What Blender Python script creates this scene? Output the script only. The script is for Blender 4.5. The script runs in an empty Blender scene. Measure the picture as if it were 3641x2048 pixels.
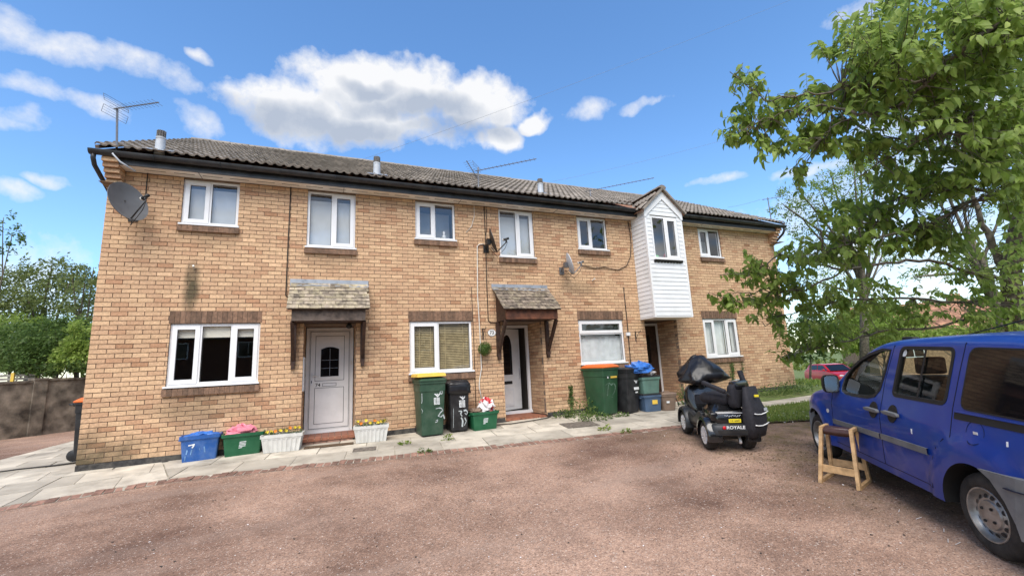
import bpy, bmesh, math, random
import numpy as np
from mathutils import Vector, Matrix
R = random.Random(7); NR = np.random.default_rng(7)
scene = bpy.context.scene
COL = scene.collection
rad = math.radians

# ---------------------------------------------------------------- camera
CAM = np.array([3.557, -8.956, 1.1144]); FPX = 1537.6; PW, PH = 3641.0, 2048.0
YAW, PITCH, ROLL = 0.39868, 0.17217, -0.05019
def _axes():
    f = np.array([math.sin(YAW)*math.cos(PITCH), math.cos(YAW)*math.cos(PITCH), math.sin(PITCH)])
    rt = np.array([math.cos(YAW), -math.sin(YAW), 0.0]); up = np.cross(rt, f)
    return rt*math.cos(ROLL)+up*math.sin(ROLL), -rt*math.sin(ROLL)+up*math.cos(ROLL), f
RT, UP, FW = _axes()
cam_data = bpy.data.cameras.new('camera'); cam = bpy.data.objects.new('camera', cam_data); COL.objects.link(cam)
cam_data.sensor_width = 36.0; cam_data.sensor_fit = 'HORIZONTAL'; cam_data.lens = FPX/PW*36.0
cam_data.clip_start = 0.05; cam_data.clip_end = 3000
cam.matrix_world = Matrix(((RT[0], UP[0], -FW[0], CAM[0]), (RT[1], UP[1], -FW[1], CAM[1]), (RT[2], UP[2], -FW[2], CAM[2]), (0, 0, 0, 1)))
scene.camera = cam
# photograph pixel -> direction / point on a known surface
def dirn(px, py): return FW + RT*(px-PW/2)/FPX - UP*(py-PH/2)/FPX
def pY(px, py, Y=0.0):
    d = dirn(px, py); return CAM + d*(Y-CAM[1])/d[1]
def pX(px, py, X):
    d = dirn(px, py); return CAM + d*(X-CAM[0])/d[0]
def pZ(px, py, Z):
    d = dirn(px, py); return CAM + d*(Z-CAM[2])/d[2]
def pD(px, py, dep): return CAM + dirn(px, py)*dep
GA, GB, GS = -0.19, 0.0105, 0.055
def pS(px, py, h=0.0):
    d = dirn(px, py); n = np.array([-GB, -GS, 1.0]); t = (GA+h-n@CAM)/(n@d); return CAM + d*t
def zg(x, y):
    z = GA + GB*min(max(x, -8), 17)
    if y < 0: z += GS*max(y, -16)
    if x > 17: z -= 0.074*(min(x, 52)-17)*min(1, (x-17)/4+0.2)
    return z

# ---------------------------------------------------------------- world, sun, exposure
SUN_EL, SUN_AZ = rad(52), rad(205)      # azimuth clockwise from +Y
world = bpy.data.worlds.new('World'); scene.world = world; world.use_nodes = True
def build_world():
    nt = world.node_tree; N = nt.nodes; L = nt.links; N.clear()
    out = N.new('ShaderNodeOutputWorld'); bg = N.new('ShaderNodeBackground'); L.new(bg.outputs[0], out.inputs[0])
    sky = N.new('ShaderNodeTexSky'); sky.sky_type = 'NISHITA'; sky.sun_disc = False
    sky.sun_elevation = SUN_EL; sky.sun_rotation = SUN_AZ; sky.altitude = 60
    sky.air_density = 1.0; sky.dust_density = 0.6; sky.ozone_density = 2.6
    tc = N.new('ShaderNodeTexCoord')
    def vm(op, a, b=None):
        n = N.new('ShaderNodeVectorMath'); n.operation = op
        for i, s in enumerate((a, b)):
            if s is None: continue
            if hasattr(s, 'is_linked'): L.new(s, n.inputs[i])
            else: n.inputs[i].default_value = s
        return n.outputs['Value'] if op in ('DOT_PRODUCT', 'LENGTH') else n.outputs['Vector']
    def ma(op, a, b=None, c=None, clamp=False):
        n = N.new('ShaderNodeMath'); n.operation = op; n.use_clamp = clamp
        for i, s in enumerate((a, b, c)):
            if s is None: continue
            if hasattr(s, 'is_linked'): L.new(s, n.inputs[i])
            else: n.inputs[i].default_value = s
        return n.outputs[0]
    def noise(scale, det, rough, vec):
        n = N.new('ShaderNodeTexNoise'); n.inputs['Scale'].default_value = scale; n.inputs['Detail'].default_value = det
        n.inputs['Roughness'].default_value = rough; L.new(vec, n.inputs['Vector']); return n
    d0 = tc.outputs['Generated']
    n1 = noise(5.0, 4, 0.55, d0)
    w = vm('SUBTRACT', n1.outputs['Color'], (0.5, 0.5, 0.5)); ws = N.new('ShaderNodeVectorMath'); ws.operation = 'SCALE'; L.new(w, ws.inputs[0]); ws.inputs['Scale'].default_value = 0.13
    d = vm('ADD', d0, ws.outputs[0])
    def puff(px, py, rx, ry):
        c = dirn(px, py); c = c/np.linalg.norm(c); k = np.linalg.norm(dirn(px, py))
        r = np.cross(c, [0, 0, 1.0]); r /= np.linalg.norm(r); u = np.cross(r, c)
        a = vm('DOT_PRODUCT', d, tuple(r*FPX*k/rx)); b = vm('DOT_PRODUCT', d, tuple(u*FPX*k/ry))
        s = ma('ADD', ma('MULTIPLY', a, a), ma('MULTIPLY', b, b))
        return ma('SUBTRACT', 1.0, s)
    def union(lst):
        v = lst[0]
        for q in lst[1:]: v = ma('SMOOTH_MAX', v, q, 0.25)
        return v
    big = union([puff(*p) for p in [(1380, 330, 330, 125), (1050, 410, 240, 120), (1690, 370, 190, 110), (1270, 440, 430, 95), (1800, 490, 95, 60), (1900, 425, 80, 42)]])
    small = union([puff(*p) for p in [(40, 80, 130, 95), (210, 160, 170, 70), (470, 255, 210, 58), (170, 345, 150, 50), (380, 415, 110, 36), (40, 440, 110, 60), (720, 215, 50, 26), (700, 445, 70, 46), (2080, 395, 85, 45),
        (2300, 385, 130, 22), (3030, 20, 110, 55), (2560, 655, 120, 20), (2860, 620, 150, 26), (130, 660, 70, 22), (20, 700, 70, 40), (3420, 430, 300, 330), (3150, 860, 480, 330), (3500, 1000, 500, 260), (60, 1050, 260, 220)]])
    front = ma('GREATER_THAN', vm('DOT_PRODUCT', d0, tuple(FW*np.array([1, 1, 0]))), 0.05)
    # generic cloud field for the part of the sky behind and overhead
    sp = N.new('ShaderNodeSeparateXYZ'); L.new(d0, sp.inputs[0])
    zc = ma('MAXIMUM', sp.outputs['Z'], 0.06); pl = N.new('ShaderNodeCombineXYZ'); L.new(ma('DIVIDE', sp.outputs['X'], zc), pl.inputs[0]); L.new(ma('DIVIDE', sp.outputs['Y'], zc), pl.inputs[1])
    gen = noise(1.1, 6, 0.55, pl.outputs[0]).outputs['Fac']
    genv = ma('MULTIPLY', ma('SUBTRACT', gen, 0.40), 5.0)
    nf = noise(16.0, 7, 0.62, d0).outputs['Fac']
    nf2 = noise(38.0, 4, 0.6, d0).outputs['Fac']
    turb = ma('ADD', ma('MULTIPLY', ma('SUBTRACT', nf, 0.5), 2.1), ma('MULTIPLY', ma('SUBTRACT', nf2, 0.5), 0.5))
    bigd = ma('ADD', big, ma('MULTIPLY', turb, 0.75)); smalld = ma('ADD', small, ma('MULTIPLY', turb, 1.6))
    den_f = ma('MAXIMUM', ma('MULTIPLY', bigd, 1.7), ma('MULTIPLY', ma('SUBTRACT', smalld, 0.05), 0.62))
    mixd = N.new('ShaderNodeMix'); mixd.data_type = 'FLOAT'; L.new(front, mixd.inputs[0]); L.new(genv, mixd.inputs[2]); L.new(den_f, mixd.inputs[3])
    alpha = ma('SMOOTHSTEP' if False else 'MULTIPLY', mixd.outputs[0], 1.0, clamp=True)
    # thickness shading: grey in the thick lower body, white rims and tops
    greyp = union([puff(*p) for p in [(1500, 390, 300, 60), (1220, 470, 400, 70), (1000, 440, 220, 70), (1650, 465, 240, 50), (1330, 315, 110, 34)]])
    gr = ma('MULTIPLY', ma('ADD', ma('ADD', greyp, 0.25), ma('MULTIPLY', turb, 0.6)), 0.85, clamp=True)
    gr = ma('MULTIPLY', gr, front)
    cr = N.new('ShaderNodeMix'); cr.data_type = 'RGBA'; L.new(gr, cr.inputs[0]); cr.inputs[6].default_value = (3.6, 3.58, 3.56, 1); cr.inputs[7].default_value = (1.8, 2.0, 2.35, 1)
    hz = ma('MULTIPLY', ma('POWER', ma('SUBTRACT', 1.0, ma('MAXIMUM', sp.outputs['Z'], 0.0)), 4.0), 0.35, clamp=True)
    hs = N.new('ShaderNodeHueSaturation'); hs.inputs['Saturation'].default_value = 1.17; hs.inputs['Value'].default_value = 1.0; L.new(sky.outputs[0], hs.inputs['Color'])
    mx = N.new('ShaderNodeMix'); mx.data_type = 'RGBA'; L.new(ma('MULTIPLY', alpha, 0.93), mx.inputs[0]); L.new(hs.outputs[0], mx.inputs[6]); L.new(cr.outputs[2], mx.inputs[7])
    L.new(mx.outputs[2], bg.inputs[0]); bg.inputs[1].default_value = 0.1
build_world()
sun_d = bpy.data.lights.new('sun', 'SUN'); sun_d.energy = 1.7; sun_d.angle = rad(50); sun_d.color = (1.0, 0.94, 0.86)
sun = bpy.data.objects.new('sun', sun_d); COL.objects.link(sun)
sd = Vector((math.sin(SUN_AZ)*math.cos(SUN_EL), math.cos(SUN_AZ)*math.cos(SUN_EL), math.sin(SUN_EL)))
sun.rotation_euler = sd.to_track_quat('Z', 'Y').to_euler(); sun.location = (0, -20, 30)
scene.render.engine = 'CYCLES'
vs = scene.view_settings; vs.view_transform = 'Standard'; vs.look = 'None'; vs.gamma = 1.0; vs.exposure = 1.5; vs.use_curve_mapping = False
try: scene.cycles.transparent_max_bounces = 16; scene.cycles.max_bounces = 8
except Exception: pass

# ---------------------------------------------------------------- helpers
class MB:
    """collects shapes, build() links them as one mesh object"""
    def __init__(s): s.v = []; s.f = []; s.t = []; s.tint = 0.5
    def add(s, vs, fs, t=None):
        o = len(s.v); s.v += [tuple(map(float, p)) for p in vs]; s.f += [tuple(i+o for i in q) for q in fs]; s.t += [s.tint if t is None else t]*len(fs); return s
    def bb(s, x0, y0, z0, x1, y1, z1, t=None):
        return s.add([(x0, y0, z0), (x1, y0, z0), (x1, y1, z0), (x0, y1, z0), (x0, y0, z1), (x1, y0, z1), (x1, y1, z1), (x0, y1, z1)],
                     [(0, 3, 2, 1), (4, 5, 6, 7), (0, 1, 5, 4), (1, 2, 6, 5), (2, 3, 7, 6), (3, 0, 4, 7)], t)
    def box(s, c, size, rot=None, t=None):
        h = [Vector((sx*size[0]/2, sy*size[1]/2, sz*size[2]/2)) for sx, sy, sz in ((-1,-1,-1),(1,-1,-1),(1,1,-1),(-1,1,-1),(-1,-1,1),(1,-1,1),(1,1,1),(-1,1,1))]
        if rot is not None: h = [rot @ p for p in h]
        return s.add([p+Vector(c) for p in h], [(0, 3, 2, 1), (4, 5, 6, 7), (0, 1, 5, 4), (1, 2, 6, 5), (2, 3, 7, 6), (3, 0, 4, 7)], t)
    def beam(s, a, b, w, h, upv=(0, 0, 1)):
        a = Vector(a); b = Vector(b); d = (b-a).normalized(); u = Vector(upv); r = d.cross(u)
        if r.length < 1e-4: r = d.cross(Vector((0, 1, 0)))
        r.normalize(); u = r.cross(d); P = []
        for p in (a, b):
            for sx, sz in ((-1, -1), (1, -1), (1, 1), (-1, 1)): P.append(p+r*sx*w/2+u*sz*h/2)
        return s.add(P, [(3, 2, 1, 0), (4, 5, 6, 7), (0, 1, 5, 4), (1, 2, 6, 5), (2, 3, 7, 6), (3, 0, 4, 7)])
    def tube(s, pts, r, n=6, caps=True):
        pts = [Vector(p) for p in pts]; rs = r if isinstance(r, (list, tuple)) else [r]*len(pts)
        vs = []; fs = []; prev = None
        for i, p in enumerate(pts):
            d = (pts[min(i+1, len(pts)-1)]-pts[max(i-1, 0)])
            if d.length < 1e-9: d = Vector((0, 0, 1))
            d.normalize()
            if prev is None:
                a = Vector((0, 0, 1)) if abs(d.z) < .9 else Vector((1, 0, 0)); u = d.cross(a).normalized()
            else:
                u = prev - d*prev.dot(d); u = u.normalized() if u.length > 1e-6 else d.cross(Vector((.3, .5, .8))).normalized()
            prev = u; w = d.cross(u)
            for k in range(n):
                a = 2*math.pi*k/n; vs.append(p+(u*math.cos(a)+w*math.sin(a))*rs[i])
        for i in range(len(pts)-1):
            for k in range(n): fs.append((i*n+k, i*n+(k+1) % n, (i+1)*n+(k+1) % n, (i+1)*n+k))
        if caps: fs.append(tuple(range(n))[::-1]); fs.append(tuple((len(pts)-1)*n+k for k in range(n)))
        return s.add(vs, fs)
    def lathe(s, prof, axis='z', n=24, c=(0, 0, 0), close=False):
        vs = []; fs = []; m = len(prof)
        for k in range(n):
            a = 2*math.pi*k/n; ca, sa = math.cos(a), math.sin(a)
            for r_, h in prof:
                p = {'z': (r_*ca, r_*sa, h), 'y': (r_*ca, h, r_*sa), 'x': (h, r_*ca, r_*sa)}[axis]
                vs.append((p[0]+c[0], p[1]+c[1], p[2]+c[2]))
        for k in range(n):
            k2 = (k+1) % n
            for j in range(m-1 + (1 if close else 0)):
                j2 = (j+1) % m; fs.append((k*m+j, k2*m+j, k2*m+j2, k*m+j2))
        return s.add(vs, fs)
    def prism(s, poly, fn, d0, d1):
        """poly in 2D; fn(u,v,d)->xyz"""
        n = len(poly); vs = [fn(u, v, d0) for u, v in poly]+[fn(u, v, d1) for u, v in poly]
        fs = [tuple(range(n))[::-1], tuple(range(n, 2*n))]+[(i, (i+1) % n, n+(i+1) % n, n+i) for i in range(n)]
        return s.add(vs, fs)
    def loft(s, secs, cap=True, closed=True):
        n = len(secs[0]); vs = [p for q in secs for p in q]; fs = []
        for i in range(len(secs)-1):
            for k in range(n if closed else n-1): fs.append((i*n+k, i*n+(k+1) % n, (i+1)*n+(k+1) % n, (i+1)*n+k))
        if cap and closed: fs.append(tuple(range(n))[::-1]); fs.append(tuple((len(secs)-1)*n+k for k in range(n)))
        return s.add(vs, fs)
    def ball(s, c, r, n=10, m=7, jit=0.0, sq=(1, 1, 1)):
        vs = [(c[0], c[1], c[2]+r*sq[2])]; fs = []
        for i in range(1, m):
            t = math.pi*i/m
            for k in range(n):
                a = 2*math.pi*k/n; q = 1+R.uniform(-jit, jit)
                vs.append((c[0]+r*sq[0]*q*math.sin(t)*math.cos(a), c[1]+r*sq[1]*q*math.sin(t)*math.sin(a), c[2]+r*sq[2]*q*math.cos(t)))
        vs.append((c[0], c[1], c[2]-r*sq[2])); e = len(vs)-1
        for k in range(n):
            fs.append((0, 1+k, 1+(k+1) % n)); fs.append((e, e-n+(k+1) % n, e-n+k))
            for i in range(m-2): fs.append((1+i*n+k, 1+(i+1)*n+k, 1+(i+1)*n+(k+1) % n, 1+i*n+(k+1) % n))
        return s.add(vs, fs)
    def mesh(s, name, m, smooth=False):
        me = bpy.data.meshes.new(name); me.from_pydata(s.v, [], s.f)
        if isinstance(m, str): m = M[m]
        me.materials.append(m)
        at = me.attributes.new('tint', 'FLOAT', 'FACE'); at.data.foreach_set('value', np.array(s.t, dtype=np.float32))
        if smooth: me.polygons.foreach_set('use_smooth', [True]*len(me.polygons))
        me.update(); return me
    def build(s, name, m, parent=None, smooth=False, bevel=0.0, sharp=None):
        me = s.mesh(name, m, smooth)
        if bevel > 0:
            bm = bmesh.new(); bm.from_mesh(me); bmesh.ops.bevel(bm, geom=list(bm.edges), offset=bevel, segments=2, affect='EDGES', profile=0.6, clamp_overlap=True); bm.to_mesh(me); bm.free()
            me.polygons.foreach_set('use_smooth', [True]*len(me.polygons))
        if smooth and sharp: me.set_sharp_from_angle(angle=rad(sharp))
        return link(name, me, parent)
def link(name, me, parent=None):
    o = bpy.data.objects.new(name, me); COL.objects.link(o)
    if parent is not None: o.parent = parent
    return o
def tag(o, label=None, cat=None, group=None, kind=None):
    if label: o['label'] = label
    if cat: o['category'] = cat
    if group: o['group'] = group
    if kind: o['kind'] = kind
    return o
def thing(name, label, cat, loc=(0, 0, 0), rz=0.0, group=None, mat=None):
    o = bpy.data.objects.new(name, None); COL.objects.link(o); o.empty_display_size = 0.2
    if mat is not None: o.matrix_world = mat
    else: o.location = tuple(map(float, loc)); o.rotation_euler = (0, 0, rz)
    return tag(o, label, cat, group)
def frame(origin, fwd, upv):
    f = Vector(fwd).normalized(); u = Vector(upv).normalized(); l = u.cross(f).normalized(); u = f.cross(l)
    o = Vector(origin); return Matrix(((f.x, l.x, u.x, o.x), (f.y, l.y, u.y, o.y), (f.z, l.z, u.z, o.z), (0, 0, 0, 1)))
def text_part(name, body, size, m, parent, mtx, ext=0.002, sx=1.0):
    c = bpy.data.curves.new(name, 'FONT'); c.body = body; c.size = size; c.extrude = ext; c.align_x = 'CENTER'; c.align_y = 'CENTER'; c.offset = size*0.012
    tmp = bpy.data.objects.new(name+'_curve', c); COL.objects.link(tmp); bpy.context.view_layer.update()
    me = bpy.data.meshes.new_from_object(tmp.evaluated_get(bpy.context.evaluated_depsgraph_get())); bpy.data.objects.remove(tmp); bpy.data.curves.remove(c)
    me.materials.clear(); me.materials.append(M[m]); me.transform(Matrix.Diagonal((sx, 1, 1, 1))); me.transform(mtx)
    return link(name, me, parent)
FACE_FRONT = lambda x, y, z: Matrix.Translation((x, y, z)) @ Matrix.Rotation(rad(90), 4, 'X')

# ---------------------------------------------------------------- materials
M = {}
def mat(name, col, rough=0.6, var=0.12, scale=8.0, bump=0.0, bscale=40.0, metal=0.0, spec=0.4, tint=0.0, col2=None, dirt=None, dscale=2.0, damt=0.35, coat=0.0, coords='Position'):
    m = bpy.data.materials.new(name); m.use_nodes = True; nt = m.node_tree; N = nt.nodes; L = nt.links
    b = N['Principled BSDF']; b.inputs['Roughness'].default_value = rough; b.inputs['Metallic'].default_value = metal; b.inputs['Specular IOR Level'].default_value = spec
    if coat: b.inputs['Coat Weight'].default_value = coat; b.inputs['Coat Roughness'].default_value = 0.06
    if coords == 'Position': vec = N.new('ShaderNodeNewGeometry').outputs['Position']
    else: vec = N.new('ShaderNodeTexCoord').outputs['Object']
    n = N.new('ShaderNodeTexNoise'); n.inputs['Scale'].default_value = scale; n.inputs['Detail'].default_value = 5; L.new(vec, n.inputs['Vector'])
    mx = N.new('ShaderNodeMix'); mx.data_type = 'RGBA'; c2 = col2 or tuple(c*(1-2*var) for c in col)
    c1 = tuple(min(1, c*(1+var)) for c in col)
    mr = N.new('ShaderNodeMapRange'); mr.inputs[1].default_value = 0.3; mr.inputs[2].default_value = 0.7; L.new(n.outputs['Fac'], mr.inputs[0])
    L.new(mr.outputs[0], mx.inputs[0]); mx.inputs[6].default_value = (*c2, 1); mx.inputs[7].default_value = (*c1, 1)
    out = mx.outputs[2]
    if tint:
        a = N.new('ShaderNodeAttribute'); a.attribute_name = 'tint'
        hs = N.new('ShaderNodeHueSaturation'); ml = N.new('ShaderNodeMapRange'); ml.inputs[3].default_value = 1-tint; ml.inputs[4].default_value = 1+tint
        L.new(a.outputs['Fac'], ml.inputs[0]); L.new(ml.outputs[0], hs.inputs['Value']); L.new(out, hs.inputs['Color']); out = hs.outputs[0]
    if dirt:
        n2 = N.new('ShaderNodeTexNoise'); n2.inputs['Scale'].default_value = dscale; n2.inputs['Detail'].default_value = 7; n2.inputs['Roughness'].default_value = 0.65; L.new(vec, n2.inputs['Vector'])
        r2 = N.new('ShaderNodeMapRange'); r2.inputs[1].default_value = 0.45; r2.inputs[2].default_value = 0.72; r2.inputs[4].default_value = damt; L.new(n2.outputs['Fac'], r2.inputs[0])
        m2 = N.new('ShaderNodeMix'); m2.data_type = 'RGBA'; L.new(r2.outputs[0], m2.inputs[0]); L.new(out, m2.inputs[6]); m2.inputs[7].default_value = (*dirt, 1); out = m2.outputs[2]
    L.new(out, b.inputs['Base Color'])
    if bump:
        nb = N.new('ShaderNodeTexNoise'); nb.inputs['Scale'].default_value = bscale; nb.inputs['Detail'].default_value = 6; L.new(vec, nb.inputs['Vector'])
        bp = N.new('ShaderNodeBump'); bp.inputs['Strength'].default_value = bump; bp.inputs['Distance'].default_value = 0.01; L.new(nb.outputs['Fac'], bp.inputs['Height']); L.new(bp.outputs[0], b.inputs['Normal'])
    M[name] = m; return m
def sub(m):   # handy node access
    return m.node_tree.nodes, m.node_tree.links, m.node_tree.nodes['Principled BSDF']
mat('mortar', (0.25, 0.18, 0.13), 0.9, 0.2, 14, 0.4, 120, dirt=(0.09, 0.066, 0.045), dscale=1.3, damt=.5)
mat('brown_brick', (0.20, 0.118, 0.075), 0.85, 0.2, 18, 0.5, 150, tint=0.3, dirt=(0.09, 0.07, 0.05), dscale=4)
mat('tile', (0.26, 0.225, 0.19), 0.85, 0.2, 5, 0.5, 60, tint=0.25, dirt=(0.13, 0.11, 0.085), dscale=0.9, damt=0.6)
mat('canopy_tile', (0.26, 0.215, 0.165), 0.9, 0.3, 14, 0.6, 60, tint=0.45, dirt=(0.60, 0.52, 0.33), dscale=6, damt=0.75)
mat('canopy_tile_dark', (0.17, 0.135, 0.105), 0.9, 0.3, 14, 0.6, 60, tint=0.4, dirt=(0.45, 0.38, 0.25), dscale=7, damt=0.5)
mat('gutter', (0.022, 0.023, 0.026), 0.42, 0.25, 6, dirt=(0.07, 0.07, 0.065), dscale=5, damt=.5)
mat('soffit', (0.78, 0.74, 0.66), 0.6, 0.06, 3, dirt=(0.5, 0.45, 0.36), dscale=2, damt=.35)
mat('slot', (0.03, 0.028, 0.025), 0.9)
mat('upvc', (0.74, 0.74, 0.74), 0.28, 0.015, 3, spec=0.5, dirt=(0.62, 0.61, 0.58), dscale=2.5, damt=.35)
mat('door_grey', (0.80, 0.795, 0.775), 0.35, 0.03, 3, spec=0.5, dirt=(0.38, 0.37, 0.35), dscale=2, damt=.3)
mat('door_line', (0.11, 0.11, 0.115), 0.6)
mat('black_rubber', (0.012, 0.012, 0.012), 0.6)
mat('lead', (0.33, 0.36, 0.40), 0.55, 0.25, 9, metal=0.25, dirt=(0.17, 0.18, 0.20), dscale=9, damt=.7)
mat('dark_wood', (0.055, 0.026, 0.016), 0.6, 0.3, 12, 0.3, 30, dirt=(0.02, 0.012, 0.01), dscale=5, damt=.6)
mat('faded_wood', (0.095, 0.068, 0.052), 0.7, 0.3, 10, 0.3, 30, dirt=(0.16, 0.13, 0.11), dscale=5, damt=.5)
mat('red_wood', (0.15, 0.055, 0.027), 0.55, 0.35, 9, 0.2, 30, dirt=(0.05, 0.022, 0.014), dscale=6, damt=.7)
mat('bitumen', (0.045, 0.043, 0.042), 0.85, 0.3, 10, 0.4, 60, dirt=(0.14, 0.125, 0.10), dscale=5, damt=.6)
mat('red_tile', (0.30, 0.115, 0.065), 0.6, 0.2, 9, 0.2, 50, dirt=(0.14, 0.08, 0.055), dscale=4)
mat('cladding', (0.73, 0.74, 0.75), 0.35, 0.03, 2, spec=0.5, dirt=(0.52, 0.53, 0.49), dscale=1.8, damt=.45)
mat('blind_grey', (0.50, 0.525, 0.54), 0.9, 0.05, 3)
mat('blind_cream', (0.80, 0.76, 0.64), 0.9, 0.05, 3)
mat('slat_wood', (0.50, 0.40, 0.22), 0.5, 0.15, 10)
mat('net', (0.66, 0.69, 0.69), 0.95, 0.06, 6)
mat('interior', (0.16, 0.14, 0.12), 0.9, 0.1, 1)
mat('plaster', (0.35, 0.33, 0.30), 0.9, 0.05, 1)
mat('flue', (0.46, 0.49, 0.53), 0.5, 0.08, 6, dirt=(0.3, 0.3, 0.3), dscale=8)
mat('flue_cage', (0.19, 0.18, 0.17), 0.8)
mat('aerial', (0.20, 0.20, 0.21), 0.4, 0.1, 6, metal=0.6)
mat('cable_black', (0.02, 0.017, 0.015), 0.6)
mat('wire_grey', (0.22, 0.24, 0.27), 0.6)
mat('cable_white', (0.68, 0.66, 0.60), 0.5)
mat('dish_grey', (0.12, 0.122, 0.128), 0.45, 0.08, 6, dirt=(0.13, 0.13, 0.13), dscale=5)
mat('plastic_black', (0.017, 0.017, 0.018), 0.45, 0.2, 8, dirt=(0.05, 0.048, 0.045), dscale=6, damt=.5)
mat('bin_green', (0.028, 0.072, 0.042), 0.5, 0.12, 5, 0.1, 30, dirt=(0.085, 0.105, 0.08), dscale=5, damt=.5, coords='Object')
mat('bin_green_fresh', (0.022, 0.075, 0.034), 0.45, 0.12, 5, dirt=(0.06, 0.09, 0.06), dscale=4, damt=.4, coords='Object')
mat('bin_black', (0.016, 0.016, 0.018), 0.45, 0.2, 5, dirt=(0.05, 0.05, 0.05), dscale=5, damt=.5, coords='Object')
mat('bin_lid_orange', (0.62, 0.135, 0.025), 0.45, 0.08, 5, dirt=(0.40, 0.12, 0.05), dscale=6)
mat('yellow_plastic', (0.72, 0.48, 0.07), 0.45, 0.06, 5, dirt=(0.5, 0.37, 0.12), dscale=8)
mat('box_blue', (0.022, 0.10, 0.34), 0.42, 0.1, 6, dirt=(0.20, 0.28, 0.38), dscale=7, damt=.35, coords='Object')
mat('box_green', (0.012, 0.10, 0.042), 0.42, 0.1, 6, dirt=(0.05, 0.12, 0.07), dscale=6, coords='Object')
mat('box_sage', (0.10, 0.19, 0.155), 0.5, 0.1, 6, dirt=(0.16, 0.22, 0.19), dscale=5)
mat('box_slate', (0.062, 0.105, 0.175), 0.5, 0.1, 6, dirt=(0.12, 0.16, 0.22), dscale=5)
mat('caddy_brown', (0.21, 0.145, 0.105), 0.5, 0.1, 6, dirt=(0.15, 0.11, 0.08), dscale=5)
mat('white_print', (0.72, 0.74, 0.74), 0.7, 0.1, 30)
mat('paint_smear', (0.42, 0.46, 0.46), 0.7, 0.2, 20)
mat('scuff_blue', (0.17, 0.32, 0.55), 0.6, 0.2, 20); mat('faded_paint', (0.16, 0.25, 0.19), 0.7, 0.25, 20)
mat('bag_black', (0.014, 0.014, 0.016), 0.28, 0.2, 12, 0.35, 18)
mat('bag_pink', (0.72, 0.23, 0.30), 0.35, 0.2, 12, 0.2, 20)
mat('bag_red', (0.62, 0.05, 0.06), 0.3, 0.25, 10, 0.2, 20)
mat('bag_white', (0.72, 0.68, 0.67), 0.35, 0.1, 10, 0.2, 20)
mat('bag_blue', (0.035, 0.16, 0.52), 0.35, 0.2, 10, 0.3, 20)
mat('planter', (0.56, 0.55, 0.51), 0.6, 0.06, 8, dirt=(0.36, 0.34, 0.30), dscale=7)
mat('soil', (0.05, 0.035, 0.022), 0.95, 0.3, 30, 0.6, 60)
mat('flower_yellow', (0.80, 0.58, 0.04), 0.7, 0.1, 60); mat('flower_orange', (0.75, 0.22, 0.02), 0.7, 0.1, 60)
mat('mat_brown', (0.13, 0.085, 0.05), 0.95, 0.3, 60, 0.8, 300)
mat('iron', (0.16, 0.135, 0.11), 0.75, 0.3, 20)
mat('iron_black', (0.02, 0.02, 0.02), 0.5)
mat('steel_rim', (0.38, 0.38, 0.37), 0.4, 0.12, 12, metal=0.7, dirt=(0.16, 0.13, 0.11), dscale=9, damt=.8, coords='Object')
mat('alloy', (0.74, 0.75, 0.77), 0.3, 0.06, 6, metal=0.35)
mat('tyre', (0.022, 0.021, 0.020), 0.85, 0.25, 10, 0.3, 80, dirt=(0.06, 0.054, 0.047), dscale=7, damt=.6)
mat('van_blue', (0.003, 0.036, 0.25), 0.34, 0.05, 4, spec=0.3, dirt=(0.022, 0.060, 0.24), dscale=3.5, damt=.6, coat=0.4, coords='Object')
mat('bumper_grey', (0.145, 0.15, 0.155), 0.65, 0.12, 8, 0.15, 200, dirt=(0.21, 0.20, 0.19), dscale=5, damt=.5)
mat('seam', (0.004, 0.005, 0.02), 0.8)
mat('seat_fabric', (0.028, 0.028, 0.032), 0.95, 0.15, 40)
mat('tinted_glass', (0.006, 0.006, 0.007), 0.04, 0.0, spec=0.35)
mat('scooter_black', (0.009, 0.009, 0.010), 0.18, 0.1, 6, spec=0.5, coat=0.5)
mat('scooter_grey', (0.020, 0.022, 0.025), 0.38, 0.1, 6, dirt=(0.08, 0.08, 0.08), dscale=6)
mat('nylon_black', (0.018, 0.017, 0.022), 0.75, 0.2, 30, 0.3, 50)
mat('plate_yellow', (0.75, 0.60, 0.03), 0.5); mat('print_black', (0.02, 0.02, 0.02), 0.7)
mat('emblem_red', (0.5, 0.01, 0.02), 0.4)
mat('ink_white', (0.78, 0.78, 0.78), 0.5)
mat('stool_wood', (0.56, 0.36, 0.18), 0.5, 0.2, 14, 0.1, 60, dirt=(0.30, 0.16, 0.06), dscale=8)
mat('leather_brown', (0.055, 0.024, 0.02), 0.32, 0.15, 14, 0.1, 60)
mat('ceramic_white', (0.8, 0.8, 0.78), 0.2)
mat('car_red', (0.46, 0.006, 0.010), 0.3, 0.04, 4, coat=0.2); mat('car_silver', (0.62, 0.64, 0.66), 0.3, 0.04, 4, coat=0.5); mat('car_dark', (0.06, 0.065, 0.07), 0.3, 0.04, 4, coat=0.5)
mat('bark', (0.15, 0.125, 0.095), 0.9, 0.35, 14, 0.8, 40, dirt=(0.10, 0.12, 0.06), dscale=5)
mat('wall_render', (0.21, 0.175, 0.135), 0.95, 0.4, 3.5, 0.9, 30, dirt=(0.085, 0.066, 0.05), dscale=1.1, damt=.85)
mat('far_brick', (0.36, 0.22, 0.13), 0.9, 0.2, 6); mat('far_roof', (0.33, 0.17, 0.105), 0.9, 0.25, 3, tint=0.3)
mat('opp_brick', (0.17, 0.075, 0.05), 0.9, 0.2, 6)
mat('timber_grey', (0.38, 0.36, 0.32), 0.8, 0.2, 8)
mat('slab', (0.48, 0.43, 0.35), 0.85, 0.14, 1.6, 0.35, 50, tint=0.24, dirt=(0.19, 0.165, 0.13), dscale=2.3, damt=.75)
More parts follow.
